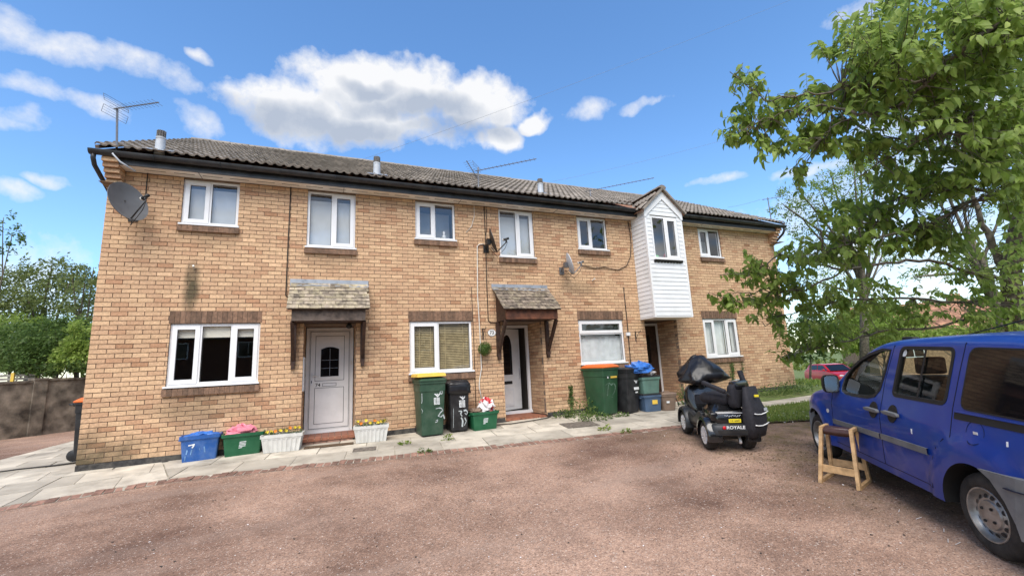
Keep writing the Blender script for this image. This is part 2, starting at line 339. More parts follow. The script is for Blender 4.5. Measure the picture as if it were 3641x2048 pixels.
mat('joint_sand', (0.44, 0.40, 0.33), 0.95, 0.25, 5, 0.5, 60, dirt=(0.12, 0.12, 0.07), dscale=2, damt=.7)
mat('edging', (0.30, 0.165, 0.12), 0.9, 0.25, 14, 0.5, 80, tint=0.35, dirt=(0.12, 0.09, 0.07), dscale=5, damt=.6)
mat('road', (0.235, 0.225, 0.225), 0.9, 0.15, 3, 0.4, 60)
mat('earth', (0.12, 0.085, 0.055), 0.95, 0.35, 6, 0.8, 40, dirt=(0.06, 0.075, 0.03), dscale=3)
mat('turf', (0.12, 0.165, 0.04), 0.95, 0.3, 6, 0.6, 60, dirt=(0.16, 0.15, 0.06), dscale=0.7, damt=.6)
mat('petal', (0.75, 0.70, 0.68), 0.8); mat('litter_dark', (0.035, 0.03, 0.025), 0.8)
mat('balloon_pink', (0.7, 0.3, 0.33), 0.5); mat('balloon_green', (0.35, 0.72, 0.38), 0.5)
mat('mirror', (0.85, 0.86, 0.88), 0.02, 0, metal=1.0)
mat('lamp_glass', (0.75, 0.72, 0.68), 0.15)

def brick_mat():
    m = mat('buff_brick', (0.545, 0.36, 0.222), 0.88, 0.12, 30, 0.55, 140)
    N, L, b = sub(m); src = b.inputs['Base Color'].links[0].from_socket
    a = N.new('ShaderNodeAttribute'); a.attribute_name = 'tint'
    cr = N.new('ShaderNodeValToRGB'); e = cr.color_ramp.elements; e[0].position = 0; e[0].color = (0.62, 0.50, 0.43, 1); e[1].position = 1; e[1].color = (1.32, 1.32, 1.28, 1)
    for p, c in ((0.2, (0.86, 0.72, 0.66)), (0.45, (1.0, 0.96, 0.93)), (0.75, (1.16, 1.17, 1.12))):
        q = cr.color_ramp.elements.new(p); q.color = (*c, 1)
    L.new(a.outputs['Fac'], cr.inputs[0])
    mu = N.new('ShaderNodeMix'); mu.data_type = 'RGBA'; mu.blend_type = 'MULTIPLY'; mu.inputs[0].default_value = 1; L.new(src, mu.inputs[6]); L.new(cr.outputs[0], mu.inputs[7])
    out = mu.outputs[2]
    g = N.new('ShaderNodeNewGeometry'); sp = N.new('ShaderNodeSeparateXYZ'); L.new(g.outputs['Position'], sp.inputs[0])
    def ma(op, a_, b_=None, clamp=False):
        n = N.new('ShaderNodeMath'); n.operation = op; n.use_clamp = clamp
        for i, s in enumerate((a_, b_)):
            if s is None: continue
            if hasattr(s, 'is_linked'): L.new(s, n.inputs[i])
            else: n.inputs[i].default_value = s
        return n.outputs[0]
    nz = N.new('ShaderNodeTexNoise'); nz.inputs['Scale'].default_value = 1.4; nz.inputs['Detail'].default_value = 7; nz.inputs['Roughness'].default_value = 0.65; L.new(g.outputs['Position'], nz.inputs['Vector'])
    nzs = ma('SUBTRACT', nz.outputs['Fac'], 0.5)
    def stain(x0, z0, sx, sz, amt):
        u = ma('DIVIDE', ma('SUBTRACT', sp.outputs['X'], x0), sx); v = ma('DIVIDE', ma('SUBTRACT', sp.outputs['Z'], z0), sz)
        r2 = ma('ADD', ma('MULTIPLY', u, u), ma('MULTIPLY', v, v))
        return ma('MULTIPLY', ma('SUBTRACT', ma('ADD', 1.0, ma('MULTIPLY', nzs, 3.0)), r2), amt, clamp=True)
    # rain and algae stains with shapes of their own: run-off below the overflow stub, damp at the wall's foot, grime patches
    st = stain(1.28, 2.60, 0.15, 0.75, 1.1)
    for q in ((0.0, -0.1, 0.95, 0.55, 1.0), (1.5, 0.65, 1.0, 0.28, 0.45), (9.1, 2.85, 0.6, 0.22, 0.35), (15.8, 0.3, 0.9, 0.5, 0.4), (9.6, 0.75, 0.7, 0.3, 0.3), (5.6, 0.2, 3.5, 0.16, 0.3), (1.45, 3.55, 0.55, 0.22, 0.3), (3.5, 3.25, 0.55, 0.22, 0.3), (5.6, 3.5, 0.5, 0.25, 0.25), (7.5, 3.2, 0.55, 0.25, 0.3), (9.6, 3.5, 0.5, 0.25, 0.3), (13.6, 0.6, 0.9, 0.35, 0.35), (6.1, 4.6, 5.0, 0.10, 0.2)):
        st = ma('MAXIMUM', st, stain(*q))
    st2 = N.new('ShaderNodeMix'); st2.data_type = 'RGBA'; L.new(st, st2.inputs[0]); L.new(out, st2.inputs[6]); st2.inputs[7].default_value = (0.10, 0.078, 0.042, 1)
    gr = ma('MULTIPLY', ma('SUBTRACT', nz.outputs['Fac'], 0.5), 1.6, clamp=True)
    m3 = N.new('ShaderNodeMix'); m3.data_type = 'RGBA'; L.new(gr, m3.inputs[0]); L.new(st2.outputs[2], m3.inputs[6]); m3.inputs[7].default_value = (0.32, 0.195, 0.11, 1)
    L.new(m3.outputs[2], b.inputs['Base Color'])
brick_mat()

def glass_mat(name, tint, refl=1.0, rough=0.0):
    m = bpy.data.materials.new(name); m.use_nodes = True; N = m.node_tree.nodes; L = m.node_tree.links; N.clear()
    o = N.new('ShaderNodeOutputMaterial'); mx = N.new('ShaderNodeMixShader'); t = N.new('ShaderNodeBsdfTransparent'); g = N.new('ShaderNodeBsdfGlossy')
    t.inputs[0].default_value = (*tint, 1); g.inputs['Roughness'].default_value = rough; g.inputs['Color'].default_value = (0.95, 0.96, 0.97, 1)
    ge = N.new('ShaderNodeNewGeometry'); dt = N.new('ShaderNodeVectorMath'); dt.operation = 'DOT_PRODUCT'; L.new(ge.outputs['Normal'], dt.inputs[0]); L.new(ge.outputs['Incoming'], dt.inputs[1])
    def ma(op, a, b):
        n = N.new('ShaderNodeMath'); n.operation = op
        for i, s in enumerate((a, b)):
            if hasattr(s, 'is_linked'): L.new(s, n.inputs[i])
            else: n.inputs[i].default_value = s
        return n
    # the same Fresnel curve from either face of the sheet
    sch = ma('ADD', ma('MULTIPLY', ma('POWER', ma('SUBTRACT', 1.0, ma('ABSOLUTE', dt.outputs['Value'], 0.0).outputs[0]).outputs[0], 5.0).outputs[0], 0.95).outputs[0], 0.043)
    mm = ma('MULTIPLY', sch.outputs[0], refl); mm.use_clamp = True
    L.new(mm.outputs[0], mx.inputs[0]); L.new(t.outputs[0], mx.inputs[1]); L.new(g.outputs[0], mx.inputs[2]); L.new(mx.outputs[0], o.inputs[0]); M[name] = m
glass_mat('glass', (0.94, 0.95, 0.95), 2.2); glass_mat('van_glass', (0.74, 0.80, 0.76), 0.8); glass_mat('obscure_glass', (0.30, 0.33, 0.31), 1.2, 0.1)
glass_mat('clear_plastic', (0.75, 0.77, 0.76), 2.0, 0.1)

def leaf_mat(name, c1, c2, c3, trans=0.45, gloss=0.35):
    m = bpy.data.materials.new(name); m.use_nodes = True; N = m.node_tree.nodes; L = m.node_tree.links; N.clear()
    o = N.new('ShaderNodeOutputMaterial'); d = N.new('ShaderNodeBsdfPrincipled'); t = N.new('ShaderNodeBsdfTranslucent'); mx = N.new('ShaderNodeMixShader')
    d.inputs['Roughness'].default_value = 0.5; d.inputs['Specular IOR Level'].default_value = gloss
    a = N.new('ShaderNodeAttribute'); a.attribute_name = 'tint'; oi = N.new('ShaderNodeObjectInfo')
    cr = N.new('ShaderNodeValToRGB'); e = cr.color_ramp.elements; e[0].color = (*c1, 1); e[1].color = (*c3, 1); q = cr.color_ramp.elements.new(0.5); q.color = (*c2, 1)
    ad = N.new('ShaderNodeMath'); ad.operation = 'ADD'; sb = N.new('ShaderNodeMath'); sb.operation = 'MULTIPLY_ADD'; sb.inputs[1].default_value = 0.3; sb.inputs[2].default_value = -0.15
    L.new(oi.outputs['Random'], sb.inputs[0]); L.new(a.outputs['Fac'], ad.inputs[0]); L.new(sb.outputs[0], ad.inputs[1]); L.new(ad.outputs[0], cr.inputs[0])
    g = N.new('ShaderNodeGamma'); g.inputs[1].default_value = 0.8; L.new(cr.outputs[0], g.inputs[0])
    L.new(cr.outputs[0], d.inputs['Base Color']); L.new(g.outputs[0], t.inputs['Color']); mx.inputs[0].default_value = trans
    L.new(d.outputs[0], mx.inputs[1]); L.new(t.outputs[0], mx.inputs[2]); L.new(mx.outputs[0], o.inputs[0]); M[name] = m
leaf_mat('leaf_near', (0.09, 0.15, 0.018), (0.19, 0.285, 0.042), (0.34, 0.43, 0.10), 0.5)
leaf_mat('leaf_light', (0.09, 0.145, 0.018), (0.18, 0.27, 0.035), (0.31, 0.40, 0.075))
leaf_mat('leaf_dark', (0.045, 0.085, 0.016), (0.085, 0.15, 0.03), (0.16, 0.23, 0.06))
leaf_mat('leaf_olive', (0.08, 0.105, 0.026), (0.15, 0.19, 0.05), (0.25, 0.29, 0.10))
leaf_mat('grass_blade', (0.10, 0.155, 0.022), (0.17, 0.25, 0.04), (0.32, 0.33, 0.09), 0.4)
leaf_mat('ivy', (0.03, 0.065, 0.012), (0.08, 0.14, 0.03), (0.20, 0.26, 0.07))

def tarmac_mat():
    m = bpy.data.materials.new('red_tarmac'); m.use_nodes = True; N = m.node_tree.nodes; L = m.node_tree.links; b = N['Principled BSDF']
    b.inputs['Roughness'].default_value = 0.9; b.inputs['Specular IOR Level'].default_value = 0.25
    pos = N.new('ShaderNodeNewGeometry').outputs['Position']
    def noise(s, d=5, r=0.55):
        n = N.new('ShaderNodeTexNoise'); n.inputs['Scale'].default_value = s; n.inputs['Detail'].default_value = d; n.inputs['Roughness'].default_value = r; L.new(pos, n.inputs['Vector']); return n.outputs['Fac']
    def rng(v, a, c, lo=0.0, hi=1.0):
        n = N.new('ShaderNodeMapRange'); n.inputs[1].default_value = a; n.inputs[2].default_value = c; n.inputs[3].default_value = lo; n.inputs[4].default_value = hi; L.new(v, n.inputs[0]); return n.outputs[0]
    def mix(f, a, c, bt='MIX'):
        n = N.new('ShaderNodeMix'); n.data_type = 'RGBA'; n.blend_type = bt
        if hasattr(f, 'is_linked'): L.new(f, n.inputs[0])
        else: n.inputs[0].default_value = f
        for i, s in ((6, a), (7, c)):
            if hasattr(s, 'is_linked'): L.new(s, n.inputs[i])
            else: n.inputs[i].default_value = (*s, 1)
        return n.outputs[2]
    base = mix(rng(noise(0.42, 6, 0.6), 0.38, 0.60), (0.128, 0.077, 0.056), (0.330, 0.222, 0.166))
    base = mix(rng(noise(2.6, 6, 0.65), 0.55, 0.75, 0, 0.5), base, (0.085, 0.055, 0.043))
    vo = N.new('ShaderNodeTexVoronoi'); vo.inputs['Scale'].default_value = 95; L.new(pos, vo.inputs['Vector'])
    sp = N.new('ShaderNodeSeparateColor'); L.new(vo.outputs['Color'], sp.inputs[0])
    grain = mix(rng(sp.outputs[0], 0.0, 1.0), (0.74, 0.71, 0.69), (1.28, 1.26, 1.24)); base = mix(1.0, base, grain, 'MULTIPLY')
    base = mix(rng(sp.outputs[1], 0.93, 0.985, 0, 0.6), base, (0.50, 0.42, 0.36))
    base = mix(rng(sp.outputs[2], 0.92, 0.98, 0, 0.6), base, (0.06, 0.038, 0.03))
    vo2 = N.new('ShaderNodeTexVoronoi'); vo2.inputs['Scale'].default_value = 38; L.new(pos, vo2.inputs['Vector'])
    s2 = N.new('ShaderNodeSeparateColor'); L.new(vo2.outputs['Color'], s2.inputs[0]); base = mix(rng(s2.outputs[0], 0.0, 1.0), base, mix(1.0, base, (1.3, 1.28, 1.26), 'MULTIPLY'))
    # worn wheel tracks
    wv = N.new('ShaderNodeTexNoise'); wv.inputs['Scale'].default_value = 0.8; wv.inputs['Detail'].default_value = 3; mp = N.new('ShaderNodeMapping'); mp.inputs['Rotation'].default_value = (0, 0, -0.95); mp.inputs['Scale'].default_value = (0.35, 2.4, 1); L.new(pos, mp.inputs[0]); L.new(mp.outputs[0], wv.inputs['Vector'])
    base = mix(rng(wv.outputs['Fac'], 0.54, 0.70, 0, 0.40), base, (0.30, 0.215, 0.17))
    # moss and leaf mould gathered along the lawn side of the drive
    px = N.new('ShaderNodeSeparateXYZ'); L.new(pos, px.inputs[0])
    mm = N.new('ShaderNodeMath'); mm.operation = 'MULTIPLY'; L.new(rng(px.outputs['X'], 7.6, 10.4), mm.inputs[0]); L.new(rng(noise(1.3, 7, 0.7), 0.36, 0.62), mm.inputs[1])
    base = mix(mm.outputs[0], base, mix(rng(noise(7), .4, .6), (0.105, 0.078, 0.032), (0.13, 0.088, 0.062)))
    L.new(base, b.inputs['Base Color'])
    bp = N.new('ShaderNodeBump'); bp.inputs['Strength'].default_value = 0.7; bp.inputs['Distance'].default_value = 0.008; L.new(vo.outputs['Distance'], bp.inputs['Height']); L.new(bp.outputs[0], b.inputs['Normal'])
    M['red_tarmac'] = m
tarmac_mat()
# ---------------------------------------------------------------- ground
def sheet(name, xs, ys, off, m, kind='structure', parent=None, keep=None):
    b = MB(); idx = {}
    for i, x in enumerate(xs):
        for j, y in enumerate(ys): idx[i, j] = len(b.v); b.v.append((x, y, zg(x, y)+off))
    for i in range(len(xs)-1):
        for j in range(len(ys)-1):
            if keep and not keep((xs[i]+xs[i+1])/2, (ys[j]+ys[j+1])/2): continue
            b.f.append((idx[i, j], idx[i+1, j], idx[i+1, j+1], idx[i, j+1])); b.t.append(.5)
    return tag(b.build(name, m, parent), kind=kind)
def clip(poly, nx, ny, c):            # keep nx*x+ny*y<=c
    out = []
    for i in range(len(poly)):
        a, b = poly[i], poly[(i+1) % len(poly)]; da = nx*a[0]+ny*a[1]-c; db = nx*b[0]+ny*b[1]-c
        if da <= 0: out.append(a)
        if da*db < 0: t = da/(da-db); out.append((a[0]+(b[0]-a[0])*t, a[1]+(b[1]-a[1])*t))
    return out
def polysheet(name, poly, off, m, kind='structure'):
    b = MB(); b.add([(x, y, zg(x, y)+off) for x, y in poly], [tuple(range(len(poly)))]); return tag(b.build(name, m), kind=kind)
gx = [-400, -120, -60, -30, -16, -8, -4, 0, 4, 8, 12, 17, 18, 19.5, 21, 24, 28, 34, 40, 46, 52, 70, 120, 400]
gy = [-400, -120, -60, -30, -16, -10, -5, -2, 0, 2, 5, 9, 14, 20, 30, 45, 70, 120, 400]
sheet('ground', gx, gy, -0.05, 'turf')
EDGE = [(-6, -2.66), (-0.05, -1.51), (1.5, -1.21), (2.75, -1.33), (5.37, -1.70), (7.3, -1.99), (9.61, -2.22), (11.0, -2.62)]
def edge_y(x):
    for (x0, y0), (x1, y1) in zip(EDGE[:-1], EDGE[1:]):
        if x <= x1: return y0+(y1-y0)*(x-x0)/(x1-x0)
    return EDGE[-1][1]
# red tarmac drive, one strip per edge segment
b = MB(); ex = [-16, -6, -.05, 1.5, 2.75, 5.37, 7.3, 9.61, 11.0]
for x0, x1 in zip(ex[:-1], ex[1:]):
    ya, yb = edge_y(x0)-.02, edge_y(x1)-.02
    b.add([(x0, -16, zg(x0, -16)), (x1, -16, zg(x1, -16)), (x1, yb, zg(x1, yb)), (x0, ya, zg(x0, ya))], [(0, 1, 2, 3)])
b.add([(11, -16, zg(11, -16)), (17, -16, zg(17, -16)), (17, -4.95, zg(17, -4.95)), (11, -2.75, zg(11, -2.75))], [(0, 1, 2, 3)])
tag(b.build('driveway', 'red_tarmac'), kind='structure')
b = MB()
for x0, x1, y0, y1 in ((-16, -2.05, -1.9, 0), (-16, -2.05, 0, 24)):
    b.add([(x0, y0, zg(x0, y0)-.012), (x1, y0, zg(x1, y0)-.012), (x1, y1, zg(x1, y1)-.012), (x0, y1, zg(x0, y1)-.012)], [(0, 1, 2, 3)])
tag(b.build('rear_lane', 'red_tarmac'), kind='structure')
# paving: jointing bed and single slabs
b = MB()
def bed(poly): b.add([(x, y, zg(x, y)+.004) for x, y in poly], [tuple(range(len(poly)))])
for x0, x1 in zip(ex[1:-1], ex[2:]):
    if x1 <= 0: continue
    xa = max(x0, -.05); bed([(xa, edge_y(xa)), (x1, edge_y(x1)), (x1, -.0), (xa, -.0)])
bed([(-2.2, edge_y(-2.2)), (-.05, edge_y(-.05)), (-.05, 0), (-2.2, 0)]); bed([(-2.2, 0), (0, 0), (0, 12), (-2.2, 12)])
bed([(11.0, -2.3), (11.9, -1.84), (18, -1.86), (18, -1.2), (11.0, -1.2)]); bed([(11.0, -1.2), (12.4, -1.2), (12.4, 0), (11, 0)])
paving = tag(b.build('paving', 'joint_sand'), kind='structure')
def add_slab(poly):
    if len(poly) < 3: return
    ar = abs(sum(poly[i][0]*poly[(i+1) % len(poly)][1]-poly[(i+1) % len(poly)][0]*poly[i][1] for i in range(len(poly))))/2
    if ar < .025: return
    cx = sum(p[0] for p in poly)/len(poly); cy = sum(p[1] for p in poly)/len(poly); k = 1-.012/math.sqrt(ar)
    tx, ty, dz = R.uniform(-.006, .006), R.uniform(-.006, .006), R.uniform(-.003, .004)
    sb = MB(); sb.tint = R.random(); n = len(poly); top = []; bot = []
    for x, y in poly:
        X, Y = cx+(x-cx)*k, cy+(y-cy)*k; z = zg(X, Y)+.014+dz+tx*(X-cx)+ty*(Y-cy)
        top.append((X, Y, z)); bot.append((X, Y, z-.03))
    sb.add(top+bot, [tuple(range(n))]+[(i, n+i, n+(i+1) % n, (i+1) % n) for i in range(n)])
    sb.build('slab', 'slab', paving)
def slab_grid(ox, oy, ang, ncol, row_h, col_w, i0, clips, stagger=.37):
    u = (math.cos(ang), math.sin(ang)); v = (-u[1], u[0]); yy = 0
    for j, h in enumerate(row_h):
        for i in range(i0, ncol):
            s0 = (i+(stagger*j) % 1)*col_w; q = [(s0, yy), (s0+col_w, yy), (s0+col_w, yy+h), (s0, yy+h)]
            p = [(ox+a*u[0]+c*v[0], oy+a*u[1]+c*v[1]) for a, c in q]
            for cl in clips: 
                p = clip(p, *cl)
                if len(p) < 3: break
            if len(p) >= 3: add_slab(p)
        yy += h
a1 = math.atan2(-2.22+1.21, 9.61-1.5)
slab_grid(1.5, -1.20, a1, 13, [.6, .6, .6, .6, .6], .76, -1, [(-1, -.35, -1.5+.35*1.2), (0, 1, -.012), (1, 0, 10.9)])
a2 = math.atan2(.30, 1.55)
lin = (1, .35, 1.5-.35*1.2-.01)
slab_grid(-2.2, -1.93, a2, 9, [.62]*8, .8, -2, [lin, (-1, 0, .03), (0, 1, -.012)])
slab_grid(-2.2, -1.93, a2, 6, [.62]*19, .8, -3, [(1, 0, -.03), (-1, 0, 2.17), (0, 1, 11.5)])
slab_grid(11.0, -1.84, 0, 10, [.62], .76, 0, [(1, 0, 17.9)]); slab_grid(11.0, -1.21, 0, 2, [.6, .6], .7, 0, [(0, 1, -.012)])
# brick-on-edge border between paving and drive
b = MB()
for x0, x1 in zip((-1.2, -.05, 1.5, 2.75, 5.37, 7.3, 9.61), (-.05, 1.5, 2.75, 5.37, 7.3, 9.61, 10.9)):
    b.add([(x0, edge_y(x0)-.2, zg(x0, edge_y(x0)-.2)+.003), (x1, edge_y(x1)-.2, zg(x1, edge_y(x1)-.2)+.003), (x1, edge_y(x1), zg(x1, edge_y(x1))+.003), (x0, edge_y(x0), zg(x0, edge_y(x0))+.003)], [(0, 1, 2, 3)])
edging = tag(b.build('edging_bed', 'joint_sand'), kind='structure')
ebm = []
for k in range(8):
    q = MB(); q.tint = R.random(); q.bb(-.046, -.1, -.05, .046, .1, .0); me = q.mesh('edging_brick', 'edging'); ebm.append(me)
pl = [(x, edge_y(x)) for x in (-1.2, -.05, 1.5, 2.75, 5.37, 7.3, 9.61, 10.9)]
for (x0, y0), (x1, y1) in zip(pl[:-1], pl[1:]):
    ln = math.hypot(x1-x0, y1-y0); n = int(ln/.104); a = math.atan2(y1-y0, x1-x0)
    for i in range(n):
        t = (i+.5)/n; x, y = x0+(x1-x0)*t, y0+(y1-y0)*t-.09
        o = link('edging_brick', ebm[R.randrange(8)], edging); o.location = (x, y, zg(x, y)+.012+R.uniform(-.008, .003)); o.rotation_euler = (GS+R.uniform(-.04, .04), R.uniform(-.03, .03), a+R.uniform(-.05, .05))
# lawn, road
lawn_poly = [(10.85, -2.72), (18, -5.2), (18, -1.90), (12.0, -1.88), (11.1, -2.32)]
polysheet('lawn', lawn_poly, 0.05, 'turf'); polysheet('lawn_kerb', [(10.6, -2.78), (18, -5.35), (18, -5.15), (10.72, -2.62)], 0.03, 'earth')
polysheet('verge', [(12.42, -1.18), (18, -1.18), (18, 3), (16.31, 3), (16.31, 0.0), (12.42, -.012)], 0.01, 'turf')
b = MB(); 
for (ax, ay), (bx, by), (cx_, cy_), (dx, dy) in zip([(28, 2), (31, 9), (34, 20), (38, 40)], [(36, -2), (39, 7), (42, 19), (46, 40)], [(39, 7), (42, 19), (46, 40), (52, 80)], [(31, 9), (34, 20), (38, 40), (44, 80)]):
    b.add([(x, y, zg(x, y)+.02) for x, y in ((ax, ay), (bx, by), (cx_, cy_), (dx, dy))], [(0, 1, 2, 3)])
b.add([(x, y, zg(x, y)+.02) for x, y in ((30, -60), (40, -60), (36, -2), (28, 2))], [(0, 1, 2, 3)])
tag(b.build('road', 'road'), kind='structure')

# ---------------------------------------------------------------- terraced house
XR, ZT = 16.30, 4.70
CH, BL = 0.0758, 0.2223
WIN = {'U1': (1.041, 1.910, 3.840, 4.678), 'U2': (3.063, 3.953, 3.539, 4.678), 'U3': (5.162, 6.038, 3.840, 4.678), 'U4': (7.079, 7.964, 3.539, 4.678),
       'U5': (9.179, 10.058, 3.840, 4.678), 'U6': (13.188, 14.038, 3.840, 4.678), 'G1': (1.024, 2.358, 1.016, 2.061), 'G2': (5.017, 6.342, 1.016, 2.061),
       'G3': (9.011, 10.305, 1.016, 2.061), 'G4': (12.952, 14.252, 1.016, 2.061)}
DOORS = {'D1': (3.07, 3.99, -.06, 2.03), 'D2': (7.04, 8.02, -.06, 2.03), 'D3': (10.97, 12.03, -.06, 2.06)}
RECESS = 0.80
house = thing('terraced_house', 'two storey terrace of buff brick with brown tiled roof and white windows', 'house', (0, 0, 0))
openings = [v for v in WIN.values()]+[v for v in DOORS.values()]
lint = {}
for k, v in WIN.items():
    if k[0] == 'G': lint[k] = (v[0]-.02, v[1]+.02, 2.063, 2.063+.215)
solid = openings+list(lint.values())
def cells(xs, zs, hole):
    for i in range(len(xs)-1):
        for j in range(len(zs)-1):
            cx, cz = (xs[i]+xs[i+1])/2, (zs[j]+zs[j+1])/2
            if not any(h[0] < cx < h[1] and h[2] < cz < h[3] for h in hole): yield xs[i], xs[i+1], zs[j], zs[j+1]
xs_ = sorted({0.002, XR-.002, *[q for v in openings for q in v[:2]]}); zs_ = sorted({-.28, ZT+.1, *[q for v in openings for q in v[2:]]})
b = MB()
for x0, x1, z0, z1 in cells(xs_, zs_, openings): b.bb(x0, .012, z0, x1, .10, z1)
b.build('mortar_wall', 'mortar', house)
# remaining shell: gables, back wall, floors
RIDGE_Y, RIDGE_Z, EAVE_Y, EAVE_Z = 4.25, 7.47, -.42, 4.92
b = MB(); HD = 8.5
for x0, x1 in ((0.004, .10), (XR-.10, XR-.004)):
    b.prism([(.1, -.3), (HD, -.3), (HD, 4.95), (RIDGE_Y, 7.32), (.1, 5.08)], lambda u, v, d: (d, u, v), x0, x1)
b.bb(.1, HD-.1, -.3, XR-.1, HD, 4.9)
b.build('gable_wall', 'far_brick', house)
b = MB(); b.bb(.1, .101, 2.25, XR-.1, HD-.1, 2.45); b.bb(.1, .101, -.3, XR-.1, HD-.1, -.05); b.bb(.1, .101, 4.72, XR-.1, HD-.1, 4.80)
for x in (4.06, 8.08, 12.1): b.bb(x, .85, -.05, x+.08, HD-.1, 2.25); b.bb(x+.4, .102, 2.45, x+.48, HD-.1, 4.72)
for y in (3.2,): b.bb(.1, y, -.05, XR-.1, y+.08, 2.25); b.bb(.1, y, 2.45, XR-.1, y+.08, 4.72)
b.build('interior_floor', 'interior', house)
# bricks: (u along, z up) -> faces of the wall; the 300 that show largest are single objects
brick_list = []
def course_bricks(u0, u1, z0, z1, holes, off=0.0):
    j0 = int(math.floor((z0)/CH)); out = []
    for j in range(j0, int(z1/CH)+2):
        za, zb = j*CH, j*CH+CH-.0105
        za, zb = max(za, z0), min(zb, z1)
        if zb-za < .02: continue
        sh = (0 if j % 2 else BL/2)+off
        k = math.floor((u0-sh)/BL)-1
        while True:
            a, c = sh+k*BL, sh+k*BL+BL-.0105; k += 1
            if a > u1: break
            a, c = max(a, u0), min(c, u1)
            if c-a < .02: continue
            segs = [(a, c, za, zb)]
            for h in holes:
                new = []
                for (p, q, r, s) in segs:
                    if q <= h[0] or p >= h[1] or s <= h[2] or r >= h[3]: new.append((p, q, r, s)); continue
                    if p < h[0]-.015: new.append((p, h[0], r, s))
                    if q > h[1]+.015: new.append((h[1], q, r, s))
                    mp, mq = max(p, h[0]), min(q, h[1])
                    if mq-mp > .02:
                        if r < h[2]-.012: new.append((mp, mq, r, h[2]))
                        if s > h[3]+.012: new.append((mp, mq, h[3], s))
                segs = new
            out += segs
    return out
main_bricks = course_bricks(0.0, XR, -.10, ZT, solid)
var = []
for k in range(14):
    q = MB(); q.tint = (k+.5)/14; j = lambda: R.uniform(-.002, .002)
    w, h = BL-.0105, CH-.0105
    vs_ = [(sx*w/2+j(), sy*.05+.05, sz*h/2+j()) for sx, sy, sz in ((-1,-1,-1),(1,-1,-1),(1,1,-1),(-1,1,-1),(-1,-1,1),(1,-1,1),(1,1,1),(-1,1,1))]
    q.add(vs_, [(0, 3, 2, 1), (4, 5, 6, 7), (0, 1, 5, 4), (1, 2, 6, 5), (2, 3, 7, 6), (3, 0, 4, 7)]); var.append(q.mesh('brick', 'buff_brick'))
full = [s for s in main_bricks if (s[1]-s[0]) > BL-.012 and (s[3]-s[2]) > CH-.012]
def dist2(s): return ((s[0]+s[1])/2-CAM[0])**2+CAM[1]**2+((s[2]+s[3])/2-CAM[2])**2
full.sort(key=dist2); near = set(full[:300])
for s in full[:300]:
    o = link('brick', var[min(13, int(max(0, min(.999, R.gauss(.54, .18)))*14))], house); o.location = ((s[0]+s[1])/2, R.uniform(-.002, .003), (s[2]+s[3])/2)
b = MB()
def put_brick(s, fn, depth=.098):
    y = R.uniform(-.002, .003); j = lambda: R.uniform(-.0015, .0015); t = max(0, min(1, R.gauss(.54, .18)))
    (p, q, r, w) = s; P = [fn(p+j(), y, r+j()), fn(q+j(), y, r+j()), fn(q, depth, r), fn(p, depth, r), fn(p+j(), y, w+j()), fn(q+j(), y, w+j()), fn(q, depth, w), fn(p, depth, w)]
    b.add(P, [(0, 3, 2, 1), (4, 5, 6, 7), (0, 1, 5, 4), (1, 2, 6, 5), (2, 3, 7, 6), (3, 0, 4, 7)], t)
for s in main_bricks:
    if s not in near: put_brick(s, lambda u, d, z: (u, d, z))
# side walls of the three recessed porches
for k, (x0, x1, z0, z1) in DOORS.items():
    for s in course_bricks(.112, RECESS, z0, z1, [], .05):
        put_brick(s, lambda u, d, z: (x1+d, u, z), .05); put_brick(s, lambda u, d, z: (x0-d, u, z), .05)
tag(b.build('brickwork', 'buff_brick', house), kind='stuff')
for k, (x0, x1, z0, z1) in DOORS.items():
    b = MB(); b.bb(x1+.007, .11, z0-.1, x1+.06, RECESS+.1, z1+.2); b.bb(x0-.06, .11, z0-.1, x0-.007, RECESS+.1, z1+.2); b.bb(x0-.006, .012, z1+.004, x1+.006, RECESS+.1, z1+.10)
    b.bb(x0-.05, RECESS+.102, z0-.1, x1+.05, RECESS+.12, z0-.05); b.build('porch_lining', 'mortar', house)
# plinth and brick steps
b = MB(); px_ = [0.0]
segs = [(0.0, DOORS['D1'][0]-.02), (DOORS['D1'][1]+.02, DOORS['D2'][0]-.02), (DOORS['D2'][1]+.02, DOORS['D3'][0]-.02), (DOORS['D3'][1]+.02, XR)]
for x0, x1 in segs:
    z0, z1 = zg(x0, 0), zg(x1, 0)
    b.add([(x0, -.011, z0-.1), (x1, -.011, z1-.1), (x1, -.011, z1+.10), (x0, -.011, z0+.10), (x0, .006, z0-.1), (x1, .006, z1-.1), (x1, .006, z1+.10), (x0, .006, z0+.10)], [(0, 1, 2, 3), (3, 2, 6, 7), (0, 3, 7, 4), (1, 5, 6, 2)])
b.build('plinth', 'bitumen', house)
for k, (x0, x1, z0, z1) in DOORS.items():
    q = MB().bb(x0+.004, .012, -.4, x1-.004, RECESS, -.10); st = q.build('step', 'mortar', house)
    w = .1085; n = int((x1-x0)/w)
    for i in range(n):
        t = MB(); t.tint = R.random(); t.bb(x0+.006+i*(x1-x0)/n, -.015, -.098, x0-.004+(i+1)*(x1-x0)/n, RECESS-.02, -.045); t.build('step_tile', 'red_tile', st)
    n = int((x1-x0)/BL)+1
    for r_ in range(1):
        for i in range(n):
            t = MB(); t.tint = R.random(); xa, xb = x0+.004+i*BL, min(x1-.004, x0-.007+(i+1)*BL)
            if xb-xa < .03: continue
            t.bb(xa, -.004, -.172, xb, .012, -.108); t.build('step_brick', 'edging', st)
